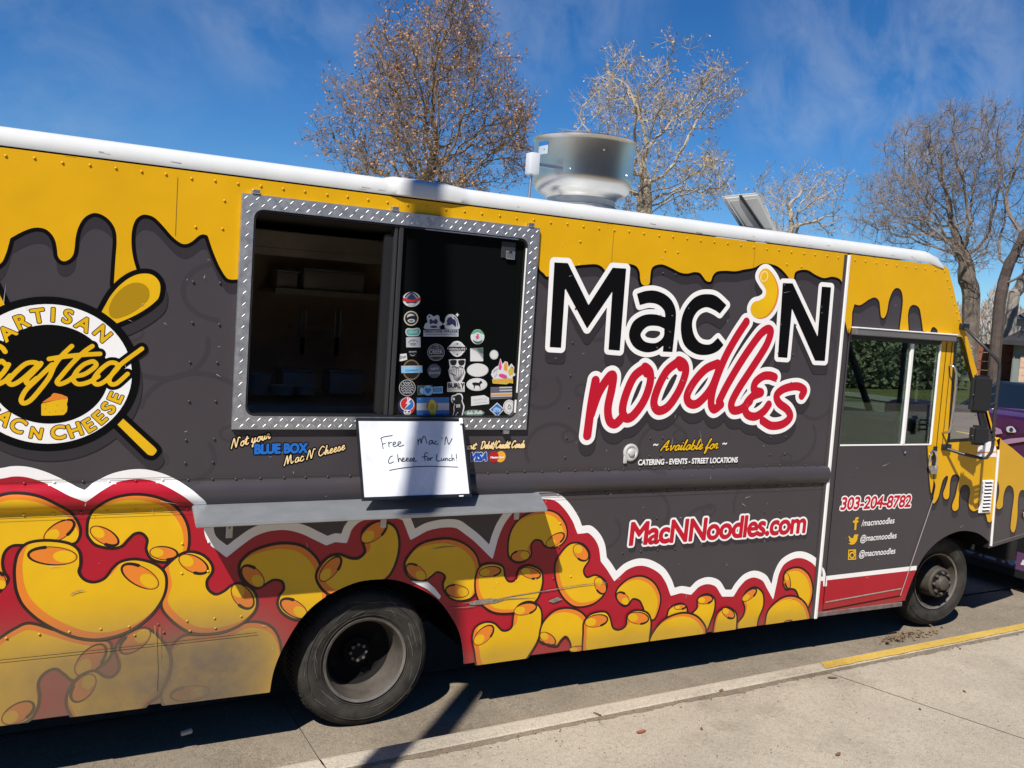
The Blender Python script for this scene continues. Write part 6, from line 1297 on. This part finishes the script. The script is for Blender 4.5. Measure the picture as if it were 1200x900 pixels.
def tree(label, trunk_px, D, sil, seed, top_px=None, n_att=1100, trunk_r=.35, bark=None, twigm=None, leafm=None, leaf_p=.3, leaf_s=.07, twig_r=.012, stems=1, step=.42, twig_n=3, depthk=.75, twl=1.0, group='bare trees beyond the street', lean=None):
    rg = np.random.default_rng(seed); sil = np.array(sil, float)
    b0 = PD(trunk_px[0], trunk_px[1], D); b0[2] = -.02
    # attractors: picture silhouette at distance D, rounded out in depth
    att = []; lo, hi = sil.min(0), sil.max(0); yc = (lo[1]+hi[1])/2; hw = (hi[0]-lo[0])/2; cxm = sil[:,0].mean()
    while len(att) < n_att:
        P = np.c_[rg.uniform(lo[0], hi[0], 400), rg.uniform(lo[1], hi[1], 400)]; P = P[in_poly(P, sil)]
        for p0_ in P[:40]:
          cd = rg.uniform(-1, 1); cdv = np.sign(cd)*abs(cd)**.8; Pk = p0_+rg.normal(0, 1, (24, 2))*hw*.105; Pk = Pk[in_poly(Pk, sil)]
          for p in Pk:
            q = PD(p[0], p[1], D); t = (p[0]-cxm)/hw; dz = math.sqrt(max(.05, 1-t*t))*hw/FPX*D*depthk; q = q+FWD*dz*(cdv+rg.normal(0, .12)); att.append(q)
    att = np.array(att); att = att[:n_att]
    low = att[:, 2].min()
    nodes = []; par = []
    def grow_stem(a, b, n):
        p0 = len(nodes)
        for i in range(n+1):
            t = i/n; w = np.array((math.sin(t*3+seed), math.cos(t*2.5+seed*2), 0))*.06*t; nodes.append(a+(b-a)*t+w); par.append(-1 if i == 0 else len(nodes)-2)
    top = np.array((b0[0]+(lean[0] if lean else 0), b0[1]+(lean[1] if lean else 0), max(2.2, low+.3)))
    if lean is None:
        q = PD(cxm, hi[1]-8, D); top = np.array((b0[0]*.5+q[0]*.5, b0[1]*.5+q[1]*.5, max(2.2, low+.3)))
    if top_px is not None: top = PD(top_px[0], top_px[1], D)
    grow_stem(b0, top, max(4, int((top[2]-b0[2])/step)))
    nodes_a = np.array(nodes); alive = np.ones(len(att), bool); near = np.zeros(len(att), int); nd = np.full(len(att), 1e9)
    def upd(i0):
        N_ = np.array(nodes[i0:]); 
        for k in range(len(N_)):
            d = np.linalg.norm(att-N_[k], axis=1); m = d < nd; nd[m] = d[m]; near[m] = i0+k
    upd(0); kill = step*1.15
    for it in range(220):
        alive &= nd > kill
        if not alive.any(): break
        acc = {}
        idx = np.where(alive)[0]
        vec = att[idx]-np.array(nodes)[near[idx]]; vec /= np.linalg.norm(vec, axis=1)[:, None]
        for k, n_ in enumerate(near[idx]): acc.setdefault(int(n_), []).append(vec[k])
        i0 = len(nodes)
        for n_, vs in acc.items():
            v = np.mean(vs, axis=0)+rg.normal(0, .16, 3)+np.array((0,0,.08)); l = np.linalg.norm(v)
            if l < .05: v = rg.normal(0, 1, 3); l = np.linalg.norm(v)
            nodes.append(nodes[n_]+v/l*step); par.append(n_)
        upd(i0)
        if len(nodes) > 5200: break
    nodes_a = np.array(nodes); L = len(nodes); par_a = np.array(par); r2 = np.zeros(L); kids = np.zeros(L, int)
    for i in range(L-1, -1, -1):
        if r2[i] == 0: r2[i] = (twig_r*1.25)**2.3
        if par_a[i] >= 0: r2[par_a[i]] += r2[i]; kids[par_a[i]] += 1
    rad = r2**(1/2.3); k = trunk_r/rad[0]; rad = np.where(rad > twig_r*1.3, np.maximum(twig_r, rad*(1+(k-1)*np.clip((rad/rad[0]), 0, 1)**(1.5 if k > 1 else .8))), rad)
    big = []; small = []
    mainc = {}
    for i in range(L):
        p = par_a[i]
        if p >= 0 and (p not in mainc or rad[i] > rad[mainc[p]]): mainc[p] = i
    for i in range(L):
        p = par_a[i]
        if p < 0: continue
        dv_ = nodes_a[i]-nodes_a[p]; dv_ = dv_/(np.linalg.norm(dv_)+1e-9); e_ = min(rad[i]*.45, step*.4)
        s_ = (nodes_a[p]-dv_*e_*.5, nodes_a[i]+dv_*e_*.5, rad[p] if mainc[p] == i else min(rad[p], rad[i]*1.35), rad[i]); (big if rad[i] > trunk_r*.42 else small).append(s_)
    # root flare
    big.append((b0-np.array((0,0,.1)), b0+np.array((0,0,.35)), trunk_r*1.3, trunk_r))
    leaves = []; ends = np.where((rad < twig_r*3.2))[0]
    for i in ends:
        p = par_a[i]; d0 = nodes_a[i]-nodes_a[p] if p >= 0 else np.array((0,0,1.0)); d0 = d0/(np.linalg.norm(d0)+1e-9)
        for _ in range(twig_n if kids[i] else twig_n+2):
            v = d0*.9+rg.normal(0, .62, 3)+np.array((0,0,.22)); v /= np.linalg.norm(v); l = rg.uniform(.35, 1.15)*twl; a = nodes_a[i]; m_ = a+v*l*.5; v2 = v+rg.normal(0, .28, 3)+np.array((0,0,.12)); v2 /= np.linalg.norm(v2); e = m_+v2*l*.5
            small.append((a, m_, twig_r*.8, twig_r*.6)); small.append((m_, e, twig_r*.6, twig_r*.3))
            for _k in range(3):
                v3 = v+rg.normal(0, .6, 3); v3 /= np.linalg.norm(v3); e3 = m_+v3*l*rg.uniform(.25, .5); small.append((m_, e3, twig_r*.5, twig_r*.3))
                if rg.random() < leaf_p: leaves.append(e3)
            if rg.random() < leaf_p: leaves.append(e)
    t = empty('bare_tree', tuple(b0), label, 'tree', group)
    tubes(big, lambda r_: 9 if r_ > .12 else 6, 'trunk', bark, t)
    V = []; F = []; I = []
    c = tubes(small, lambda r_: 5 if r_ > .05 else 3, 'crown', [twigm or bark]+([leafm] if leafm else []), t)
    if leafm and leaves:
        V = []; F = []
        for p in leaves:
            for _ in range(1 if rg.random() < .6 else 2):
                o_ = p+rg.normal(0, .05, 3); a = rg.normal(0, 1, 3); a /= np.linalg.norm(a); b_ = np.cross(a, rg.normal(0, 1, 3)); b_ /= np.linalg.norm(b_); s_ = leaf_s*rg.uniform(.6, 1.3); k = len(V)
                V += [o_-a*s_, o_+b_*s_*.55, o_+a*s_, o_-b_*s_*.55]; F.append((k, k+1, k+2, k+3))
        me_obj('withered_leaves', V, F, leafm, t)
    return t
BK1 = mat('bark_brown', (.065,.05,.04,1), .9, var=.35, vscale=4); TW1 = mat('twig_brown', (.20,.145,.10,1), .9, var=.3, vscale=2); LF1 = mat('leaf_rust', (.42,.215,.085,1), .8, var=.35, vscale=1.3)
BK2 = mat('bark_pale', (.26,.215,.155,1), .9, var=.35, vscale=4); TW2 = mat('twig_pale', (.40,.33,.24,1), .9, var=.3, vscale=2); LF2 = mat('leaf_tan', (.40,.29,.17,1), .8, var=.3, vscale=1.3)
BK3 = mat('bark_grey', (.15,.12,.095,1), .9, var=.45, vscale=3); TW3 = mat('twig_grey', (.22,.175,.145,1), .9, var=.3, vscale=2); BK4 = mat('bark_dark', (.07,.05,.042,1), .9, var=.4, vscale=3)
tree('round bare tree with rusty brown leaves left of the roof fan', (505, 380), 44, [(362,155),(375,130),(400,100),(430,75),(445,55),(465,35),(500,18),(518,-5),(535,-28),(560,-22),(575,5),(572,32),(548,55),(560,62),(600,62),(606,75),(592,92),(615,108),(627,130),(612,148),(632,165),(622,186),(602,200),(608,222),(560,240),(480,240),(430,222),(385,192),(370,172)], 4, (500, 236), 2300, .42, BK1, TW1, LF1, .42, .066, .0115, twig_n=3, step=.38)
tree('pale bare tree with whitish limbs right behind the roof fan', (752, 400), 42, [(665,128),(690,105),(715,84),(722,48),(735,42),(750,66),(785,60),(797,80),(785,100),(770,118),(790,112),(815,92),(822,82),(840,92),(865,95),(873,115),(858,138),(825,150),(792,160),(790,182),(830,190),(848,210),(845,242),(800,258),(740,262),(700,240),(672,190)], 9, (757, 215), 1300, .36, BK2, TW2, LF2, .30, .066, .0115, twig_n=3)
tree('low pale bare tree beside the open roof hatch', (930, 410), 46, [(872,215),(900,196),(930,205),(958,208),(985,198),(992,215),(978,240),(988,268),(940,282),(885,275)], 5, (925, 285), 560, .22, BK2, TW2, LF2, .22, .06, .0115, twig_n=3)
tree('tall grey-brown bare tree with a thick trunk behind the windscreen', (1137, 418), 58, [(1006,245),(1013,215),(1038,200),(1045,165),(1065,150),(1072,138),(1100,128),(1140,122),(1172,128),(1182,160),(1176,250),(1155,320),(1120,320),(1095,305),(1050,292),(1012,275)], 7, (1138, 345), 2900, .52, BK3, TW3, None, 0, .08, .0135, twig_n=4, step=.46)
tree('dark reddish bare trunk with leaning limbs at the right edge', (1167, 420), 56, [(1160,165),(1185,135),(1215,122),(1260,130),(1295,190),(1290,260),(1250,320),(1190,330),(1165,300)], 12, (1172, 350), 1300, .34, BK4, TW3, None, 0, .08, .0155, twig_n=3, step=.46)
tree('pale grey bare tree behind the dark trunk at the right edge', (1178, 420), 62, [(1190,240),(1230,190),(1290,180),(1330,250),(1310,330),(1230,340),(1195,310)], 15, (1190, 345), 500, .36, mat('bark_ash', (.24,.21,.18,1), .9, var=.3, vscale=3), TW3, None, 0, .08, .018, twig_n=3, step=.5)
# ================================================================== hedge, fence and house on the far side
def bush_mesh(name, c, sz, n, s_, m, seed):
    rg = np.random.default_rng(seed); V = []; F = []
    while len(F) < n:
        p = rg.uniform(-1, 1, 3); r_ = np.linalg.norm(p*np.array((1,1,1)))
        if not .55 < r_ < 1.0+.12*math.sin(p[0]*9)+.1*math.cos(p[1]*11): continue
        o_ = c+p*sz
        if o_[2] < .02: continue
        a = rg.normal(0,1,3); a /= np.linalg.norm(a); b_ = np.cross(a, rg.normal(0,1,3)); b_ /= np.linalg.norm(b_); q = s_*rg.uniform(.6,1.4); k = len(V)
        V += [o_-a*q, o_+b_*q*.6, o_+a*q, o_-b_*q*.6]; F.append((k,k+1,k+2,k+3))
    return V, F
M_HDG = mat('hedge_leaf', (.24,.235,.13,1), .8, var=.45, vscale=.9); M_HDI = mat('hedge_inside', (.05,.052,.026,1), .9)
p0, p1 = PZ(975, 473), PZ(1118, 479); hd = np.array(((p1-p0)[0], (p1-p0)[1], 0)); 
A0 = PD(960, 440, 40); A1 = PD(1102, 440, 45); A0[2] = A1[2] = 0
hedge_lab = ['shaggy dry green bush in the far hedge, seen through the rear of the cab window', 'shaggy dry green bush in the far hedge, seen through the middle of the cab window', 'shaggy dry green bush in the far hedge, seen just behind the white window divider', 'shaggy dry green bush in the far hedge, seen past the cab door edge', 'shaggy dry green bush in the far hedge, seen through the narrow quarter window']
for i in range(5):
    c = A0+(A1-A0)*(i+.5)/5; c[2] = 1.25; rg_ = random.Random(i); sz = np.array((2.1, 1.2, 1.75+rg_.uniform(-.2,.4))); V, F = bush_mesh('hedge', c, sz, 2600, .13, M_HDG, 30+i)
    h = empty('hedge_bush', (c[0], c[1], 0), hedge_lab[i], 'bush', 'hedge bushes beyond the street'); me_obj('foliage', V, F, M_HDG, h)
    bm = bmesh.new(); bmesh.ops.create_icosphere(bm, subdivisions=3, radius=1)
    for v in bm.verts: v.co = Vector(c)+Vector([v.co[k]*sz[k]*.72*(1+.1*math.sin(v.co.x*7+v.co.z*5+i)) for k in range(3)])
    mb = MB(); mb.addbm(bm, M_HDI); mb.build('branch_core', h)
rgf = np.random.default_rng(77); V = []; F = []      # hazy far tree line behind the fence and houses
for _ in range(15000):
    px = rgf.uniform(1085, 1330); o_ = PD(px, 405, 118+rgf.uniform(-10, 10)); top_ = 7.4+1.6*math.sin(px*.055)+1.2*math.sin(px*.13+1); o_[2] = rgf.uniform(0, 1)**.8*top_
    a = np.array((rgf.normal(0, .35), rgf.normal(0, .35), 1)); a /= np.linalg.norm(a); b_ = np.cross(a, rgf.normal(0, 1, 3)); b_ /= np.linalg.norm(b_); q = rgf.uniform(.25, .6); k = len(V)
    V += [o_-a*q, o_+b_*q*.16, o_+a*q, o_-b_*q*.16]; F.append((k, k+1, k+2, k+3))
o = me_obj('far_treeline', V, F, mat('far_bare_twigs', (.36, .31, .26, 1), .9, var=.3, vscale=.3)); o['kind'] = 'stuff'; o['label'] = 'pale hazy line of bare far trees behind the fence and houses'; o['category'] = 'tree line'
FD = 60
fa_, fb_ = PD(1112, 430, FD), PD(1186, 430, FD-1); fa_[2] = fb_[2] = 0
dv = (fb_-fa_); fl = np.linalg.norm(dv); du = dv/fl; dn = np.array((du[1], -du[0], 0))
FE = empty('wooden_fence', tuple(fa_), 'red-brown horizontal plank fence behind the windscreen, in front of the tree trunks', 'fence')
M_FEN = mat('fence_redwood', (.20,.066,.036,1), .7, var=.25, vscale=2)
mb = MB()
for i in range(4):
    z0 = .10+i*.56; a, b_ = fa_+du*-.5, fb_; mb.hexa([a+dn*.03+[0,0,z0], b_+dn*.03+[0,0,z0], b_+dn*.03+[0,0,z0+.53], a+dn*.03+[0,0,z0+.53], a+[0,0,z0], b_+[0,0,z0], b_+[0,0,z0+.53], a+[0,0,z0+.53]], M_FEN, .015)
mb.build('planks', FE)
for t in (.02, .5, .98):
    p = fa_+dv*t; mb = MB(); mb.box((p[0]-.06, p[1]+.02, 0), (p[0]+.06, p[1]+.14, 2.3), M_FEN); mb.build('post', FE)
hp = PD(1185.5, 430, FD-3); hp[2] = 0
HS = empty('far_house', tuple(hp), 'low house with dark pitched roof, grey-green siding and brick strip at the right edge', 'house')
def radial(p): f = (p-CAM)*[1,1,0]; f = f/np.linalg.norm(f); return f, np.array((f[1], -f[0], 0))
F1, R1 = radial(hp)
def hq(a, d, z): return hp+R1*a+F1*d+np.array((0,0,z))
M_SID = mat('house_siding', (.16,.18,.17,1), .8, var=.1); M_BRI = bpy.data.materials.new('house_brick'); M_BRI.use_nodes = True; t_ = M_BRI.node_tree; b_ = t_.nodes['Principled BSDF']; br = N(t_, 'ShaderNodeTexBrick'); br.inputs['Color1'].default_value = (.42,.20,.14,1); br.inputs['Color2'].default_value = (.50,.34,.24,1); br.inputs['Mortar'].default_value = (.45,.40,.33,1); br.inputs['Scale'].default_value = 1.6; tcn = N(t_, 'ShaderNodeTexCoord'); mpn = N(t_, 'ShaderNodeMapping'); mpn.inputs['Rotation'].default_value = (R(90),0,0); t_.links.new(tcn.outputs['Object'], mpn.inputs[0]); t_.links.new(mpn.outputs[0], br.inputs[0]); t_.links.new(br.outputs[0], b_.inputs['Base Color']); b_.inputs['Roughness'].default_value = .85
mb = MB(); mb.hexa([hq(0,0,0), hq(9,0,0), hq(9,0,2.5), hq(0,0,2.5), hq(0,7,0), hq(9,7,0), hq(9,7,2.5), hq(0,7,2.5)], M_SID); mb.build('wall', HS)
mb = MB(); mb.hexa([hq(.42,-.08,.15), hq(8,-.08,.15), hq(8,-.08,1.75), hq(.42,-.08,1.75), hq(.42,-.005,.15), hq(8,-.005,.15), hq(8,-.005,1.75), hq(.42,-.005,1.75)], M_BRI); mb.build('brick_skirt', HS)
M_ROF = mat('house_shingles', (.022,.022,.026,1), .8, var=.3)
mb = MB(); mb.hexa([hq(-.75,-.7,2.35), hq(9.7,-.7,2.35), hq(9.7,3.5,4.4), hq(2.2,3.5,4.2), hq(-.75,-.7,2.62), hq(9.7,-.7,2.62), hq(9.7,3.5,4.7), hq(2.2,3.5,4.5)], M_ROF); mb.hexa([hq(-.75,-.7,2.35), hq(2.2,3.5,4.2), hq(-.75,7.7,2.35), hq(-.75,3.5,2.35), hq(-.75,-.7,2.62), hq(2.2,3.5,4.5), hq(-.75,7.7,2.62), hq(-.75,3.5,2.62)], M_ROF); mb.build('roof', HS)
mb = MB(); mb.hexa([hq(4.2,2.2,3.6), hq(5.4,2.2,3.6), hq(5.4,2.2,4.9), hq(4.2,2.2,4.9), hq(4.2,3.2,3.6), hq(5.4,3.2,3.6), hq(5.4,3.2,4.9), hq(4.2,3.2,4.9)], M_BRI); mb.build('chimney', HS)
mb = MB(); mb.hexa([hq(.05,-.09,0), hq(.10,-.09,0), hq(.10,-.09,2.35), hq(.05,-.09,2.35), hq(.05,-.01,0), hq(.10,-.01,0), hq(.10,-.01,2.35), hq(.05,-.01,2.35)], M_SID); mb.build('downpipe', HS)
hb_ = PD(1215, 392, 66); hb_[2] = 0; h2 = empty('tall_house', tuple(hb_), 'pale upper storey of a second house rising behind the dark roof at the right edge', 'house')
F2_, R2_ = radial(hb_)
def h2q(a, d, z): return hb_+R2_*a+F2_*d+np.array((0,0,z))
mb = MB(); mb.hexa([h2q(-1.4,0,0), h2q(9,0,0), h2q(9,0,4.2), h2q(-1.4,0,4.2), h2q(-1.4,6,0), h2q(9,6,0), h2q(9,6,4.2), h2q(-1.4,6,4.2)], mat('pale_stucco', (.42,.38,.33,1), .9, var=.15)); mb.build('wall', h2)
mb = MB(); mb.hexa([h2q(-1.7,-.4,4.2), h2q(9.4,-.4,4.2), h2q(9.4,3,5.2), h2q(-.4,3,5.2), h2q(-1.7,6.4,4.2), h2q(9.4,6.4,4.2), h2q(9.4,3,5.25), h2q(-.4,3,5.25)], mat('grey_fascia', (.07,.075,.075,1), .8)); mb.build('roof', h2)
# ================================================================== two parked vehicles beyond the truck's nose
def car(name, o, yaw, L_, prof, wid, paint, label, cat, glassm):
    root = empty(name, tuple(o), label, cat); T = Matrix.Translation(Vector(o))@Matrix.Rotation(yaw, 4, 'Z')
    lower, roof = prof; n = len(lower)
    mb = MB(); V = []; F = []
    secs = [(-.5, .0), (-.5, .0), (.5, .0)]
    ys = [(-wid/2, .06), (-wid/2+.10, 0.0), (wid/2-.10, 0.0), (wid/2, .06)]
    for y, ins in ys:
        for x, z in lower: V.append(T@Vector((x*(1-ins*.12), y, z*(1-ins*.5) if z > .5 else z)))
    for l in range(3):
        for k in range(n): F.append((l*n+k, (l+1)*n+k, (l+1)*n+(k+1) % n, l*n+(k+1) % n))
    F.append(tuple(range(n))); F.append(tuple(3*n+k for k in range(n))[::-1]); mb.add(V, F, paint); mb.build('body', root, auto=R(32))
    # cabin: roof and pillars in paint, glass between
    (xa, za), (xb, zb), (xc, zc), (xd, zd) = roof     # rear base, rear top, front top, front base
    w0, w1 = wid/2-.04, wid/2-.22
    pt8 = {}
    for s_ in (-1, 1): pt8[s_] = [Vector((xa, s_*w0, za)), Vector((xb, s_*w1, zb)), Vector((xc, s_*w1, zc)), Vector((xd, s_*w0, zd))]
    mb = MB(); V = [T@p for p in pt8[-1]+pt8[1]]; mb.add(V, [(0,3,2,1), (4,5,6,7), (0,1,5,4), (2,3,7,6)], glassm); mb.build('cabin_glass', root)
    mb = MB()
    for s_ in (-1, 1):
        P = pt8[s_]; mid = [(P[0]*.42+P[3]*.58), (P[1]*.42+P[2]*.58)]
        for a, b_ in ((P[0], P[1]), (P[1], P[2]), (P[2], P[3]), (mid[0], mid[1])): mb.tube([T@a, T@b_], .035, paint, 6)
    mb.hexa([T@(p+Vector((0,0,-.02))) for p in (pt8[-1][1], pt8[-1][2], pt8[1][2], pt8[1][1])]+[T@(p+Vector((0,0,.035))) for p in (pt8[-1][1], pt8[-1][2], pt8[1][2], pt8[1][1])], paint, .02); mb.build('roof', root)
    for x in (-L_*.31, L_*.31):
        for s_ in (-1, 1):
            m2 = MB(); Tm = T@Matrix.Translation((x, s_*(wid/2-.01), .33))@Matrix.Rotation(R(90 if s_ < 0 else -90), 4, 'X')
            m2.lathe([(.20,-.03),(.22,0),(.30,.01),(.33,-.03),(.33,-.18),(.2,-.2)], M_RUB, 32, Tm); w = m2.build('wheel', root); m3 = MB(); m3.lathe([(.205,-.02),(.17,-.05),(.06,-.03),(0,-.02)], M_STL, 24, Tm); m3.build('rim', w)
    return root, T
M_NVY = mat('navy_car_paint', (.010,.020,.055,1), .18, spec=.6); M_PUR = mat('purple_wrap', (.055,.014,.075,1), .3, spec=.5, var=.3, vscale=2.5)
M_CGL = mat('car_window', (.008,.012,.018,1), .05, spec=.6)
sed = [(-2.3,.30),(-2.32,.75),(-2.2,.98),(-1.0,1.0),(.9,.98),(2.0,.86),(2.28,.70),(2.28,.30)]
bo = PD(1222, 480, 16.2); bo[2] = 0
car('parked_car', bo, R(168), 4.6, (sed, [(-1.5,.98),(-.95,1.53),(.35,1.55),(1.15,.97)]), 1.8, M_NVY, 'dark navy car parked on the far side, above the purple vehicle at the right edge', 'car', M_CGL)
po = np.array((10.15, 1.18, 0))
van = [(-2.2,.19),(-2.22,.62),(-2.20,1.58),(-1.95,1.60),(-.9,1.46),(.8,1.20),(1.9,1.02),(2.2,.75),(2.2,.25)]
PV, PT = car('wrapped_car', po, 0.0, 4.6, (van, [(-.9,1.40),(-.7,1.50),(.2,1.47),(.9,1.14)]), 1.95, M_PUR, 'purple wrapped car parked nose to tail ahead of the food truck', 'car', M_CGL)
PL = Plane((7.915, 0, 0), (0, -1, 0)); PL.n = np.array([-1.0, 0, 0]); PL.u = np.array([0, -1.0, 0])
g_ = Art('bumper_lettering', PV, .006, PL, .012)
def rp(y, z): return np.array((-y, z))
sgn = lambda L: np.array([rp(*p) for p in L])
g_.poly([sgn([(1.95,.40),(.22,.40),(.22,.86),(1.95,.86)])], M_BPL, .0); g_.poly([sgn([(1.95,.17),(.22,.17),(.22,.238),(1.95,.238)])], M_BPL, .0)
g_.poly([sgn([(1.9,.24),(.25,.24),(.25,.398),(1.9,.398)])], cl('bumper_violet', (.10,.045,.11,1)), .0)
g_.poly(put_text('SCOOTZ 16', rp(1.35,.275), rp(.55,.275), .095, 0), LB_, .002, grow=.010)
g_.poly([sgn([(1.75,.30),(1.55,.27),(1.50,.36),(1.62,.38)])], PK_, .002); g_.poly([sgn([(.50,.29),(.36,.31),(.38,.36),(.48,.34)])], W_, .002)
g_.build()
g_ = Art('wrap_graphic', PV, .008, PL, .07)
# wrap marks seen over the hood
def at_x(px, py, x): d = ray(px, py); t = (x-CAM[0])/d[0]; p = CAM+d*t; return (-p[1], p[2])
def wr(L): return np.array([at_x(px, py, 7.93) for px, py in L])
g_.o = 0
g_.poly([wr([(1163,488),(1200,482),(1230,478),(1230,600),(1163,560)])], M_PUR, -.02, extra=lambda G: G[:,1]-1.56)
g_.poly([wr([(1163,505),(1172,500),(1180,503),(1182,508),(1168,510),(1163,514)])], cl('wrap_lilac', (.30,.18,.30,1)), .0)
g_.poly([wr([(1163,514),(1185,511),(1215,506),(1215,511),(1188,516),(1163,522)])], cl('wrap_plum', (.03,.006,.035,1)), .0)
g_.poly([wr([(1165,520),(1190,514),(1215,512),(1215,516),(1190,520),(1166,525)])], cl('wrap_lilac', (.30,.18,.30,1)), .001)
g_.poly([smooth(wr([(1186.5,501.5),(1189,499.8),(1194,500),(1198,506.2),(1189,506.5),(1187,505)]), 5)], LG_, .002); g_.poly([wr(ell(1192.3,503.6,2.4,2.6,0,20))], NV_, .004)
g_.poly([wr(ell(1192,537,9,10,0,28))], cl('wrap_violet', (.22,.07,.42,1)), .002); g_.poly([wr(ell(1190,530,10,4,20,24))], cl('wrap_lilac', (.30,.18,.30,1)), .003)
g_.build()
# ================================================================== fallen leaves and grit
M_LEAF = mat('dead_leaf', (.16,.085,.035,1), .8, var=.4, vscale=40); M_LEAR = mat('dead_leaf_red', (.26,.08,.04,1), .8)
def leaf(px, py, s_, ang, m, label, zz=.13, group='dry leaves on the sidewalk'):
    s_ *= .72; p = PZ(px, py, zz); t = np.linspace(0, 2*math.pi, 12, endpoint=False); V = []
    for a in t: V.append((s_*math.cos(a)*(1+.15*math.cos(3*a)), s_*.42*math.sin(a), .003+.006*abs(math.sin(a))+.003*math.cos(2*a)))
    V.append((0, 0, .004)); F = [(12, i, (i+1) % 12) for i in range(12)]; c, q = math.cos(ang), math.sin(ang)
    V = [(p[0]+x*c-y*q, p[1]+x*q+y*c, zz+z) for x, y, z in V]
    o = me_obj('dry_leaf', V, F, m); tag(o, label, 'leaf', group)
leaf(751, 858.5, .045, .2, M_LEAR, 'reddish dry leaf lying alone on the sidewalk'); leaf(822, 855, .022, .9, M_LEAF, 'small brown leaf right of the reddish leaf'); leaf(975, 795, .045, -.3, M_LEAF, 'dark brown leaf by the start of the yellow curb paint'); leaf(1130, 811, .022, 1.2, M_LEAF, 'curled leaf bit near the sidewalk joint'); leaf(982, 885, .035, .4, M_LEAF, 'dark leaf flake low in the foreground')
leaf(845, 810, .03, .5, M_LEAF, 'brown leaf caught along the curb joint'); leaf(700, 838, .035, 2.0, M_LEAF, 'brown leaf in the dirty joint right of the rear wheel'); leaf(1125, 761, .02, .3, M_LEAF, 'tiny leaf at the foot of the yellow curb'); leaf(1078, 832, .02, .9, M_LEAF, 'tiny leaf crumb in the middle of the sidewalk')
rg = np.random.default_rng(8); V = []; F = []
def litter(cx, cy, sx, sy, n, s_, zz):
    for _ in range(n):
        px, py = cx+rg.normal(0, sx), cy+rg.normal(0, sy); py += (px-cx)*-.18; p = PZ(px, py, zz); a = rg.uniform(0, 6.28); k = len(V); q = s_*rg.uniform(.4, 1.3); u_ = np.array((math.cos(a), math.sin(a), rg.normal(0, .3))); w = np.array((-math.sin(a), math.cos(a), rg.normal(0, .4))); c = p+np.array((0, 0, .008+abs(rg.normal(0, .008))))
        V.extend([c-u_*q, c+w*q*.4, c+u_*q, c-w*q*.4]); F.append((k, k+1, k+2, k+3))
litter(1062, 746, 13, 2.6, 130, .018, .004); litter(1092, 741, 4, 2, 14, .024, .004); litter(1040, 752, 8, 2, 40, .014, .002)
o = me_obj('leaf_litter', V, F, mat('leaf_litter_brown', (.20,.13,.07,1), .8, var=.5, vscale=60)); o['kind'] = 'stuff'; o['label'] = 'crumbled dry leaves gathered in the gutter by the front wheel'; o['category'] = 'leaf litter'
V = []; F = []
for _ in range(420):
    px, py = rg.uniform(420, 1200), rg.uniform(770, 900); p = PZ(px, py, .13)
    if p[1] > CUR_N(p[0])-.01: continue
    a = rg.uniform(0, 6.28); k = len(V); q = rg.uniform(.002, .006); V.extend([p+np.array((math.cos(a+b_)*q, math.sin(a+b_)*q, .001+(.004 if b_ > 3 else 0))) for b_ in (0, 2.1, 4.2)]); F.append((k, k+1, k+2))
for _ in range(260):      # grit along the curb joint
    x = rg.uniform(.6, 6.8); y = CUR_N(x)-abs(rg.normal(0, .03))-.002; a = rg.uniform(0, 6.28); k = len(V); q = rg.uniform(.003, .009); V.extend([np.array((x+math.cos(a+b_)*q, y+math.sin(a+b_)*q, .132+(.004 if b_ > 3 else 0))) for b_ in (0, 2.1, 4.2)]); F.append((k, k+1, k+2))
o = me_obj('sidewalk_grit', V, F, mat('grit', (.10,.085,.065,1), .9, var=.5, vscale=80)); o['kind'] = 'stuff'; o['label'] = 'tiny grit and crumbs scattered over the sidewalk'; o['category'] = 'grit'
mb = MB(); p = PZ(212, 860, 0); mb.lathe([(.012,0),(.013,.05),(.008,.055)], cl('litter_white', (.5,.5,.48,1)), 10, Matrix.Translation(p)@Matrix.Rotation(R(80), 4, 'Y'), True); o = mb.build('litter_scrap'); tag(o, 'small pale scrap of litter in the shade under the truck', 'litter')

# chips and scratches in the wrap
rg = np.random.default_rng(21); V = []; F = []
for _ in range(150):
    x, z = rg.uniform(XB+1.4, 6.6), rg.uniform(.4, 2.6); g = np.array([[x, z]])
    if (clip_body(g)[0] if x < XT else cab_clip(g)[0]) > -.03: continue
    if x < XT and fx0-.02 < x < fx1+.02 and fz0-.05 < z < fz1+.02: continue
    a = rg.uniform(-.5, .5) if rg.random() < .6 else rg.uniform(1.1, 2.0); l = rg.uniform(.003, .014) if rg.random() < .85 else rg.uniform(.02, .05); w = rg.uniform(.0006, .0016); y = -((rail(z) if x < XT else .004)+.0102); k = len(V)
    c, q = math.cos(a), math.sin(a); V += [(x-c*l-q*w, y, z-q*l+c*w), (x+c*l, y, z+q*l), (x-c*l+q*w, y, z-q*l-c*w)]; F.append((k, k+1, k+2))
o = me_obj('chips_and_scratches', V, F, mat('chipped_wrap', (.45,.44,.42,1), .7), TRUCK); o['kind'] = 'stuff'
